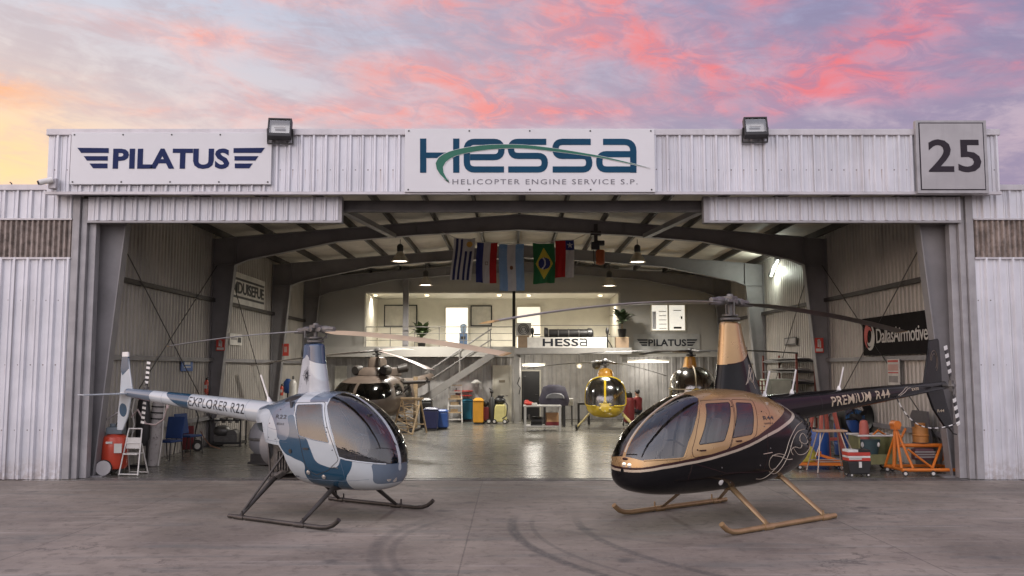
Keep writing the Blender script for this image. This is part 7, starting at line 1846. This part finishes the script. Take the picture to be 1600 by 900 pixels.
# fan
t = thing('drum_fan', 'large round black drum fan on the floor by the right wall below the tail boom', 'fan', (XR - .55, 21.6, 0), R(-68))
mb = MB(); mb.lathe([(.43, -.14), (.46, -.12), (.46, .12), (.43, .14)], (0, 0, .93), (1, 0, 0), 36, caps=False); mb.lathe([(.42, -.13), (.42, .13)], (0, 0, .93), (1, 0, 0), 36, caps=False); mb.build('drum', M_blk, t, smooth=40)
for r in (.12, .2, .28, .36, .43): mb = MB(); mb.tube([Vector((-.15, r * math.cos(a), .93 + r * math.sin(a))) for a in [k * 6.283 / 32 for k in range(32)]], .006, 5, closed=True); mb.build('grille_ring', M_rub, t)
mb = MB()
for k in range(4):
    a = k * 1.571 + .4; e = Vector((0, math.cos(a), math.sin(a))); f_ = Vector((0, -math.sin(a), math.cos(a))); c_ = Vector((0, 0, .93))
    mb.add([c_ + e * .06 - f_ * .03, c_ + e * .06 + f_ * .03 + Vector((.05, 0, 0)), c_ + e * .39 + f_ * .12 + Vector((.07, 0, 0)), c_ + e * .39 - f_ * .10 - Vector((.05, 0, 0))], [(0, 1, 2, 3)])
mb.cyl((-.12, 0, .93), (.12, 0, .93), .08, n=14); mb.build('fan_blade', M_rub, t)
mb = MB(); mb.bar((0, -.4, .02), (0, -.46, .93), .04, .04); mb.bar((0, .4, .02), (0, .46, .93), .04, .04); mb.bar((-.3, -.4, .02), (.3, -.4, .02), .05, .04); mb.bar((-.3, .4, .02), (.3, .4, .02), .05, .04); mb.bar((0, -.4, .05), (0, .4, .05), .04, .04); mb.build('stand', M_blk, t)
# red stands, blue barrels, folding trestle
p = Vector((at(1287, 650, 20.9).x, 20.9, 0)); t = thing('red_stand', 'faded red tall splayed stand behind the metal trestle', 'stand', p, R(15)); M_fred = pm('faded_red', (.46, .12, .09), .6, var=.15)
for a in range(4):
    mb = MB(); x, y = ((-.32, -.3), (.32, -.3), (.32, .3), (-.32, .3))[a]; mb.bar((x, y, 0), (x * .45, y * .45, 1.28), .09, .05); mb.build('leg', M_fred, t)
mb = MB(); mb.b2((-.2, -.2, 1.28), (.2, .2, 1.32)); mb.b2((-.3, -.26, .45), (.3, -.22, .52)); mb.build('top', M_fred, t)
p = Vector((at(1322, 650, 21.7).x, 21.7, 0)); t = thing('blue_barrel', 'blue plastic barrel behind the metal trestle, right of the red stand', 'barrel', p); mb = MB(); mb.lathe([(.05, 0), (.27, .01), (.29, .1), (.29, .75), (.26, .86), (.05, .88)], n=24); mb.build('shell', M_blueb, t, smooth=40); mb = MB(); mb.lathe([(.292, .28), (.305, .3), (.292, .33)], n=24, caps=False); mb.lathe([(.292, .58), (.305, .6), (.292, .63)], n=24, caps=False); mb.build('rib', M_blueb, t, smooth=40); mb = MB(); mb.cyl((.1, -.05, .88), (.1, -.05, .92), .04, n=12); mb.build('cap', M_blk, t)
p = Vector((at(1276, 650, 20.0).x, 20.0, 0)); t = thing('blue_barrel', 'smaller blue barrel at the left, next to the black hull of the parked helicopter', 'barrel', p); mb = MB(); mb.lathe([(.05, 0), (.23, .01), (.25, .1), (.25, .62), (.22, .74), (.05, .76)], n=24); mb.build('shell', M_blueb, t, smooth=40); mb = MB(); mb.cyl((-.08, -.05, .76), (-.08, -.05, .80), .04, n=12); mb.build('cap', M_blk, t)
p = Vector((at(1338, 650, 22.6).x, 22.6, 0)); t = thing('blue_tarp_bundle', 'blue tarpaulin bundle behind the cart at the right wall', 'tarpaulin', p); mb = MB(); mb.ball((0, 0, .55), (.4, .35, .52), 18, 12); mb.ball((-.2, .1, .95), (.25, .2, .25), 14, 8); mb.build('cloth', pm('tarp_blue', (.03, .10, .24), .6, var=.3, scale=5, bump=.6, bscale=9), t, smooth=60); mb = MB(); mb.ball((-.3, .05, 1.05), (.3, .2, .16), 14, 8); mb.build('grey_bundle', pm('bundle_grey', (.13, .12, .15), .8), t, smooth=60)
p = G(1297, 737); t = thing('folding_trestle', 'pale metal folding trestle with wooden top right of the parked black helicopter', 'trestle', p, R(6))
mb = MB()
for y, k in ((-.22, -1), (.22, 1)):
    for x in (-.38, .38): mb.tube([(x * .55, y * .3, .80), (x, y * 1.2, .01)], .014, 8)
    mb.tube([(-.33, y * .95, .22), (.33, y * .95, .22)], .012, 8)
mb.tube([(-.10, 0, .80), (-.30, 0, .30)], .012, 6); mb.tube([(.3, 0, .80), (.52, -.05, .3), (.6, -.1, .08)], .014, 8); mb.build('frame', pm('trestle_metal', (.44, .36, .30), .4, .5), t, smooth=50)
mb = MB(); mb.b2((-.30, -.13, .80), (.34, .13, .845)); mb.build('top', pm('trestle_wood', (.42, .28, .18), .6), t, bevel=.01)
p = G(1297, 737) + Vector((-.05, .55, 0)); t = thing('orange_dolly', 'low orange and yellow dolly on the floor behind the metal trestle', 'dolly', p, R(-5))
mb = MB(); mb.b2((-.52, -.25, .09), (.50, .25, .15)); mb.bar((-.5, -.22, .15), (.1, .2, .32), .05, .05); mb.bar((.5, -.22, .15), (-.1, .2, .32), .05, .05); mb.build('frame', M_org, t)
mb = MB(); mb.loft([[Vector((-.3 + math.cos(a) * r, math.sin(a) * r * .8, z)) for a in [k * 6.283 / 10 for k in range(10)]] for z, r in ((.16, .25), (.30, .28), (.46, .18))]); mb.build('load', pm('yellow_load', (.45, .40, .06), .6, var=.3, scale=9), t, smooth=40)
wheels(t, [(-.42, -.2, .05), (.42, -.2, .05), (-.42, .2, .05), (.42, .2, .05)], .05, .03)
# tool box
p = G(1339, 744); t = thing('tool_box', 'black wheeled tool box with white and red trays on top', 'tool box', p, R(4))
mb = MB(); mb.loft([[Vector((x * w_, y * .14, z)) for x, y in ((-1, -1), (1, -1), (1, 1), (-1, 1))] for z, w_ in ((.05, .20), (.30, .24))]); mb.build('box', M_blk, t, bevel=.02)
mb = MB(); mb.b2((-.22, -.14, .302), (.22, .14, .36)); mb.build('tray', M_signred, t, bevel=.008); mb = MB(); mb.b2((-.21, -.15, .33), (.04, -.142, .36)); mb.build('label', M_paper, t); mb = MB(); mb.b2((-.22, -.14, .362), (.22, .14, .40)); mb.build('tray', M_wht, t, bevel=.006); mb = MB(); mb.b2((-.22, -.14, .402), (.22, .14, .47)); mb.build('tray', M_signred, t, bevel=.008); mb = MB(); mb.b2((-.22, -.14, .472), (-.02, .14, .52)); mb.build('lid', M_wht, t, bevel=.006); mb = MB(); mb.b2((-.015, -.14, .472), (.22, .14, .52)); mb.build('lid', M_blk, t, bevel=.006)
mb = MB(); mb.b2((-.02, -.165, .18), (.03, -.142, .29)); mb.build('latch', M_wht, t)
wheels(t, [(-.16, -.12, .035), (.17, -.12, .035), (-.16, .12, .035), (.17, .12, .035)], .035, .03, mat=M_paper)
# cart with basin
p = G(1374, 737) + Vector((0, .3, 0)); t = thing('utility_cart', 'olive open cart on castors holding a grey basin, between tool box and orange stand', 'cart', p, R(3))
mb = MB(); mb.b2((-.40, -.25, .14), (.40, .25, .20)); mb.b2((-.40, -.25, .2), (-.37, .25, .70)); mb.b2((.37, -.25, .2), (.40, .25, .70)); mb.b2((-.37, .22, .2), (.37, .25, .70)); mb.b2((-.37, -.25, .2), (.37, -.23, .34)); mb.build('tub', M_khaki, t)
mb = MB(); mb.tube([(-.42, -.27, .72), (.44, -.27, .72), (.44, .27, .72), (-.42, .27, .72)], .022, 8, closed=True); mb.build('rim', M_alu, t)
wheels(t, [(-.3, -.2, .07), (.3, -.2, .07), (-.3, .2, .07), (.3, .2, .07)], .07, .05)
cx, cy = p.x, p.y
q = thing('grey_basin', 'dark teal-grey basin with white oval handles inside the olive cart', 'basin', (cx - .12, cy - .02, .20)); mb = MB(); mb.loft([[Vector((math.cos(a) * r, math.sin(a) * r * .7, z)) for a in [k * 6.283 / 20 for k in range(20)]] for z, r in ((.0, .18), (.3, .25), (.43, .27))]); mb.build('bowl', pm('basin_teal', (.05, .09, .10), .5), q, smooth=40); mb = MB(); mb.ball((-.16, -.15, .33), (.035, .02, .06), 10, 6); mb.build('handle', M_wht, q, smooth=60); mb = MB(); mb.ball((.18, -.14, .33), (.03, .02, .05), 10, 6); mb.build('handle', M_wht, q, smooth=60)
q = thing('red_cone', 'red rounded cone sticking up out of the olive cart', 'cone', (cx - .12, cy + .12, .42)); mb = MB(); mb.lathe([(.12, 0), (.13, .03), (.10, .3), (.09, .5), (.07, .58), (.02, .60)], n=16); mb.build('cone', M_fred, q, smooth=40); mb = MB(); mb.b2((-.14, -.14, -.03), (.14, .14, .0)); mb.build('foot', M_fred, q)
q = thing('orange_strap', 'orange strap lying over the rim of the olive cart', 'strap', (cx + .1, cy - .05, .70)); mb = MB(); mb.tube([(-.15, -.1, .02), (-.02, -.05, .12), (.12, 0, .04), (.2, .05, .02)], .02, 8); mb.build('webbing', M_org, q, smooth=60); mb = MB(); mb.b2((.17, .02, .0), (.25, .09, .04)); mb.build('buckle', M_blk, q)
# orange engine stand
a, b = G(1404, 741), G(1485, 744); t = thing('engine_stand', 'bright orange tubular engine stand on castors by the right front column', 'engine stand', ((a.x + b.x) / 2 + .07, 18.05, 0), R(2)); w = .60
def br(mb, a, b, k=.055): mb.cyl(a, b, k * .46, n=10)
mb = MB(); br(mb, (-w, -.34, .12), (w + .02, -.34, .12), .075); br(mb, (-w, .40, .12), (w, .40, .12), .075); br(mb, (-w + .04, -.30, .12), (-w + .04, .36, .12), .07); br(mb, (w - .04, -.30, .12), (w - .04, .36, .12), .07); mb.build('base_frame', M_org, t)
for s_ in (-1, 1):
    mb = MB(); br(mb, (s_ * w * .95, .05, .14), (s_ * w * .86, .05, .95), .08); br(mb, (s_ * w * 1.0, -.33, .15), (s_ * w * .86, .03, .90)); br(mb, (s_ * w * .99, .38, .15), (s_ * w * .86, .06, .80)); br(mb, (s_ * w * .62, -.33, .15), (s_ * w * .84, .02, .86)); mb.build('side_frame', M_org, t)
    mb = MB(); mb.cyl((s_ * w * .86, -.06, .98), (s_ * w * .86, .16, .98), .075, n=16); mb.b2((s_ * w * .86 - .06, -.05, .88), (s_ * w * .86 + .06, .15, .96)); mb.build('bearing', M_org, t, smooth=40)
mb = MB(); br(mb, (-w * .84, .05, .56), (w * .84, .05, .56), .085); br(mb, (-.5, .03, .56), (-.32, .03, .90)); br(mb, (.02, -.30, .14), (.38, .02, .56), .06); br(mb, (-.46, -.32, .52), (.02, -.30, .16), .045); mb.build('cross_beam', M_org, t)
mb = MB(); mb.cyl((.02, .12, .62), (.02, .12, .92), .15, n=18); mb.cyl((.02, .12, .92), (.02, .12, 1.0), .10, n=16); mb.lathe([(.15, 0), (.165, .02), (.15, .04)], (.02, .12, .74), n=18, caps=False); mb.build('cylinder_block', pm('ochre_metal', (.38, .16, .04), .5, var=.25), t, smooth=40)
mb = MB(); mb.b2((-.18, -.06, .28), (.20, .14, .50)); mb.build('engine_block', pm('dark_maroon_metal', (.10, .04, .05), .5), t, bevel=.02)
mb = MB()
for z in (.33, .38, .43): mb.b2((-.20, -.085, z), (.22, -.062, z + .025))
mb.build('fin_plate', M_hose, t)
wheels(t, [(-.54, -.36, .055), (.0, -.38, .055), (.56, -.36, .055), (-.54, .42, .055), (.54, .42, .055)], .055, .04, (.3, 1, 0))
# grey panel leaning against the wall, chain
t = thing('metal_sheet', 'dark grey metal panel leaning against the right wall behind the orange stand', 'panel', (XR - .22, 18.75, 0), rot=(0, R(-4), 0)); mb = MB(); mb.prism([(-.42, .02), (.40, .02), (.42, 1.1), (.30, 1.22), (-.38, 1.22)], -.02, .02, Matrix.Rotation(R(90), 4, 'Z')); mb.build('sheet', pm('panel_dark', (.11, .105, .11), .5, .2, var=.2), t); mb = MB(); mb.b2((-.045, -.4, .5), (-.022, .4, .56)); mb.build('rib', MATS['panel_dark'], t)
Mw = Matrix.Translation(R44_LOC) @ Matrix.Rotation(R44_RZ, 4, 'Z')
mb = MB(); pts = []
P0, P1, P2, P3 = Mw @ Vector((-4.15, .12, 1.60)), Mw @ Vector((-4.4, .22, 1.0)), Mw @ Vector((-5.0, .3, .98)), Mw @ Vector((-5.83, .33, 1.13))
for i in range(41):
    k = i / 40; pts.append(P0 * (1 - k) ** 3 + P1 * 3 * k * (1 - k) ** 2 + P2 * 3 * k * k * (1 - k) + P3 * k ** 3)
for i in range(40): mb.cur = (i // 2) % 2; mb.tube(pts[i:i + 2], .010, 8)
tag(mb.build('striped_tie', None, None, mats=[M_blk, M_wht]), 'black and white striped tie line slung from the tail boom to the tail rotor', 'tie line')

# ================================================================ seated person and the red wheeled drum at the back right
def person(loc, rz):
    P = thing('person', 'person in a dark red shirt seated at the back beside the yellow helicopter', 'person', loc, rz)
    J = dict(pel=(0, 0, .52), bel=(0, .02, .66), che=(0, .05, .88), nek=(0, .06, 1.03), hd0=(0, .07, 1.10), hd1=(0, .08, 1.18), hd2=(0, .07, 1.27),
             sl=(-.17, .05, .96), el=(-.23, .10, .72), wl=(-.14, .32, .62), fl=(-.12, .40, .61), sr=(.17, .05, .96), er=(.23, .10, .72), wr=(.14, .32, .62), fr=(.12, .40, .61),
             hl=(-.09, .02, .50), kl=(-.11, .44, .50), al=(-.11, .42, .09), tl=(-.11, .58, .04), hr=(.09, .02, .50), kr=(.11, .44, .50), ar=(.11, .42, .09), tr=(.11, .58, .04))
    Rd = dict(pel=.13, bel=.125, che=.14, nek=.055, hd0=.07, hd1=.085, hd2=.06, sl=.065, el=.045, wl=.03, fl=.03, sr=.065, er=.045, wr=.03, fr=.03, hl=.09, kl=.065, al=.045, tl=.04, hr=.09, kr=.065, ar=.045, tr=.04)
    E = [('pel', 'bel'), ('bel', 'che'), ('che', 'nek'), ('nek', 'hd0'), ('hd0', 'hd1'), ('hd1', 'hd2'), ('che', 'sl'), ('sl', 'el'), ('el', 'wl'), ('wl', 'fl'), ('che', 'sr'), ('sr', 'er'), ('er', 'wr'), ('wr', 'fr'), ('pel', 'hl'), ('hl', 'kl'), ('kl', 'al'), ('al', 'tl'), ('pel', 'hr'), ('hr', 'kr'), ('kr', 'ar'), ('ar', 'tr')]
    ks = list(J); me = bpy.data.meshes.new('body'); me.from_pydata([J[k] for k in ks], [(ks.index(a), ks.index(b)) for a, b in E], [])
    o = bpy.data.objects.new('body', me); COL.objects.link(o)
    o.modifiers.new('skin', 'SKIN'); o.modifiers.new('sub', 'SUBSURF').levels = 2
    for i, k in enumerate(ks): me.skin_vertices[0].data[i].radius = (Rd[k], Rd[k])
    me.skin_vertices[0].data[ks.index('pel')].use_root = True
    dg = bpy.context.evaluated_depsgraph_get(); m2 = bpy.data.meshes.new_from_object(o.evaluated_get(dg)); bpy.data.objects.remove(o)
    b = bpy.data.objects.new('body', m2); COL.objects.link(b); b.parent = P
    m2.materials.clear()
    for m in (pm('skin', (.40, .22, .15), .6), M_darkred, pm('dark_trousers', (.03, .03, .04), .8), M_blk): m2.materials.append(m)
    for p in m2.polygons:
        c = p.center; z, y = c.z, c.y
        p.material_index = 0 if z > 1.02 or (y > .28 and z > .57) else (3 if z < .12 else (2 if z < .58 else 1)); p.use_smooth = True
    mb = MB(); mb.ball((0, .055, 1.22), (.088, .095, .10), 16, 10); mb.build('hair', M_blk, P, smooth=60)
    mb = MB(); mb.ball((0, .165, 1.17), (.014, .02, .02), 8, 6); mb.build('nose', MATS['skin'], P, smooth=60)
    for s_ in (-1, 1):
        mb = MB(); mb.ball((s_ * .03, .155, 1.195), (.012, .01, .008), 8, 6); mb.build('eye', M_blk, P, smooth=60)
        mb = MB(); mb.ball((s_ * .088, .08, 1.17), (.012, .022, .03), 8, 6); mb.build('ear', MATS['skin'], P, smooth=60)
        for i in range(5):
            mb = MB(); x = s_ * .12 + (i - 2) * .016; th = (i == (4 if s_ < 0 else 0)); L = (.05 if th else (.075, .085, .09, .085, .07)[i])
            mb.tube([(x, .40, .61), (x, .40 + L * .5, .615), (x, .40 + L, .595)], [.009, .009, .007], 8); mb.build('thumb' if th else 'finger', MATS['skin'], P, smooth=60)
    mb = MB(); mb.tube([(-.035, .158, 1.125), (0, .163, 1.12), (.035, .158, 1.125)], .005, 6); mb.build('mouth', M_darkred, P)
    return P
pp = at(998, 640, 33.6)
person(Vector((pp.x, 33.6, 0)), R(40))
t = thing('red_stool', 'dark stool under the person in the red shirt', 'stool', (pp.x, 33.6, 0), R(40)); mb = MB(); mb.lathe([(.05, .37), (.18, .38), (.18, .415), (.05, .42)], n=20); mb.build('seat', M_blk, t, smooth=40)
for k in range(4): mb = MB(); a = k * 1.571 + .78; mb.tube([(.10 * math.cos(a), .10 * math.sin(a), .38), (.17 * math.cos(a), .17 * math.sin(a), 0)], .014, 6); mb.build('leg', M_blk, t)
pp = at(983, 655, 33.0); t = thing('red_wheeled_drum', 'dark red upright wheeled extinguisher drum with black top left of the seated person', 'extinguisher', (pp.x, 33.0, 0)); mb = MB(); mb.lathe([(.12, .12), (.2, .16), (.21, .9), (.16, 1.02)], n=20); mb.build('tank', M_darkred, t, smooth=40); mb = MB(); mb.lathe([(.10, 1.0), (.13, 1.05), (.12, 1.2), (.04, 1.26)], n=16); mb.build('valve_cover', M_blk, t, smooth=40); wheels(t, [(-.2, .1, .13), (.2, .1, .13)], .13, .05, (1, 0, 0)); mb = MB(); mb.b2((-.06, -.16, 0), (.06, -.1, .14)); mb.build('foot', M_blk, t)
# ================================================================ dark trees far behind the camera, mirrored in the cabin glass
def treeline():
    rnd_ = random.Random(4); mb = MB()
    for i in range(900):
        x = rnd_.uniform(-170, 170); h_ = 6.5 + 3.0 * math.sin(x * .06) + 2.0 * math.sin(x * .17 + 1) + rnd_.uniform(-1, 1)
        z = rnd_.uniform(0, 1) ** .7 * h_; y = -110 + rnd_.uniform(-5, 5); s_ = rnd_.uniform(1.0, 2.4)
        c = Vector((x, y, z)); q = [c + Vector((rnd_.uniform(-s_, s_), rnd_.uniform(-s_, s_), rnd_.uniform(-s_ * .8, s_))) for _ in range(5)]
        mb.add(q, [(0, 1, 2), (0, 2, 3), (1, 3, 4), (0, 3, 4)])
    o = mb.build('far_trees', pm('far_leaves', (.035, .05, .025), .9, var=.4, scale=.2))
    tag(o, 'dark band of distant trees across the airfield behind the photographer', 'trees', kind='stuff')
treeline()
# ================================================================ lamps that are lit in the photograph
M_shade = pm('lamp_shade_metal', (.42, .39, .34), .35, .6, var=.1)
M_bulb = emit('lamp_glow', (1, .88, .70), 9)
def bell(px, py, Y, label, power):
    p = at(px, py, Y); r = .27
    t = thing('bell_lamp', label, 'lamp', p, group='bell lamps under the hangar roof')
    mb = MB(); mb.lathe([(r, 0), (r * .93, .05), (r * .70, .17), (r * .42, .27), (.10, .32)], n=28, caps=False); mb.lathe([(r * .92, .005), (r * .66, .16), (.09, .3)], n=28, caps=False); mb.build('lamp_shade', M_shade, t, smooth=50)
    mb = MB(); mb.lathe([(.01, .315), (.085, .32), (.10, .36), (.10, .50), (.07, .55), (.03, .57)], n=18); mb.build('ballast', M_dark, t, smooth=40)
    zr = zt(abs(p.x - XC)) + .1 - p.z
    mb = MB(); mb.tube([(0, 0, .56), (0, 0, zr)], .012, 6); mb.build('hanger', M_cable, t)
    mb = MB(); mb.lathe([(.005, .02), (r * .80, .025), (r * .86, .04), (r * .7, .09)], n=24); mb.build('bulb', M_bulb, t)
    lamp('bell_lamp_light', (p.x, p.y, p.z - .06), power, r=.2, spot=172, blend=.9)
bell(625, 409, 28.2, 'bell lamp on the left, nearer the opening of the hangar', LP)
bell(996, 410, 28.2, 'bell lamp on the right, nearer the opening, beside the orange hoist', LP)
bell(665, 446, 33.3, 'smaller far bell lamp on the left, above the whiteboards of the gallery', LP)
bell(952, 447, 33.3, 'smaller far bell lamp on the right, above the plant on the deck', LP)
# strip light on the right wall
p = at(1210, 419, 29.2)
t = thing('strip_light', 'short bright strip light on the upper right wall of the hangar', 'lamp', p, rot=(0, R(28), R(90)))
mb = MB(); mb.b2((-.5, -.07, .02), (.5, .07, .09)); mb.build('housing', M_dark, t, bevel=.01)
mb = MB(); mb.tube([(-.46, 0, 0), (.46, 0, 0)], .035, 10); mb.build('tube', emit('tube_glow', (.95, 1, .92), 3), t)
mb = MB(); mb.bar((0, 0, .05), (-.1, -.1, .5), .04, .04); mb.build('bracket', M_dark, t)
lamp('strip_light_glow', p + Vector((-.12, 0, -.12)), LP * .06, (.92, 1, .88), .15)
# downlights in the gallery ceiling
for i, px in enumerate((587, 667, 780, 826, 938)):
    q = A(px, 457, 37.6)
    t = thing('downlight', '%s round downlight in the lit gallery ceiling' % ('leftmost', 'second from left', 'middle', 'second from right', 'rightmost')[i], 'lamp', (q.x, 37.6, zg1 + .02), group='downlights of the gallery')
    mb = MB(); mb.lathe([(.10, -.03), (.125, -.03), (.125, .005), (.10, .005)], n=20, caps=False); mb.build('trim_ring', M_doorw, t)
    mb = MB(); mb.lathe([(.005, -.02), (.10, -.02), (.10, .0)], n=20); mb.build('diffuser', emit('downlight_glow', (1, .9, .72), 14), t)
    lamp('downlight_beam', (q.x, 37.6, zg1 - .08), LP * .21, (1, .93, .80), .08, spot=140, blend=.8)
# fluorescent tubes under the deck and under the right partition
for i, (pa, pb, Y, lab) in enumerate((((815, 571), (852, 571), 36.2, 'fluorescent tube under the deck, left of the yellow helicopter'), ((979, 565), (1046, 566), 36.6, 'fluorescent tube behind the amber helicopter on the right'))):
    a, b = at(*pa, Y), at(*pb, Y)
    t = thing('fluorescent_lamp', lab, 'lamp', (a + b) / 2)
    L = (b - a).length
    mb = MB(); mb.b2((-L / 2, -.05, .03), (L / 2, .05, .09)); mb.build('housing', M_doorw, t)
    mb = MB(); mb.tube([(-L / 2 + .03, -.02, 0), (L / 2 - .03, -.02, 0)], .028, 8); mb.build('tube', emit('fluorescent_glow', (1, .93, .82), 1.0 if i == 0 else 1.3), t)
    lamp('fluorescent_light', (a + b) / 2 + Vector((0, -.3, -.15)), LP * (.03 if i == 0 else .05), (1, .94, .84), .3)
p = at(905, 571, 35.6)
t = thing('work_lamp', 'small round bright work lamp shining under the deck beside the yellow helicopter', 'lamp', p)
mb = MB(); mb.lathe([(.03, .12), (.10, .08), (.13, 0)], axis=(0, -1, -.3), n=16, caps=False); mb.build('reflector', M_shade, t)
mb = MB(); mb.ball((0, -.02, 0), (.11, .05, .08)); mb.build('bulb', emit('work_glow', (1, .92, .75), 2.5), t)
mb = MB(); mb.tube([(0, .02, .08), (.0, .05, zd - .2 - p.z)], .012, 6); mb.build('hanger', M_cable, t)
lamp('work_lamp_light', p + Vector((0, -.25, -.1)), LP * .03, (1, .9, .72), .3)
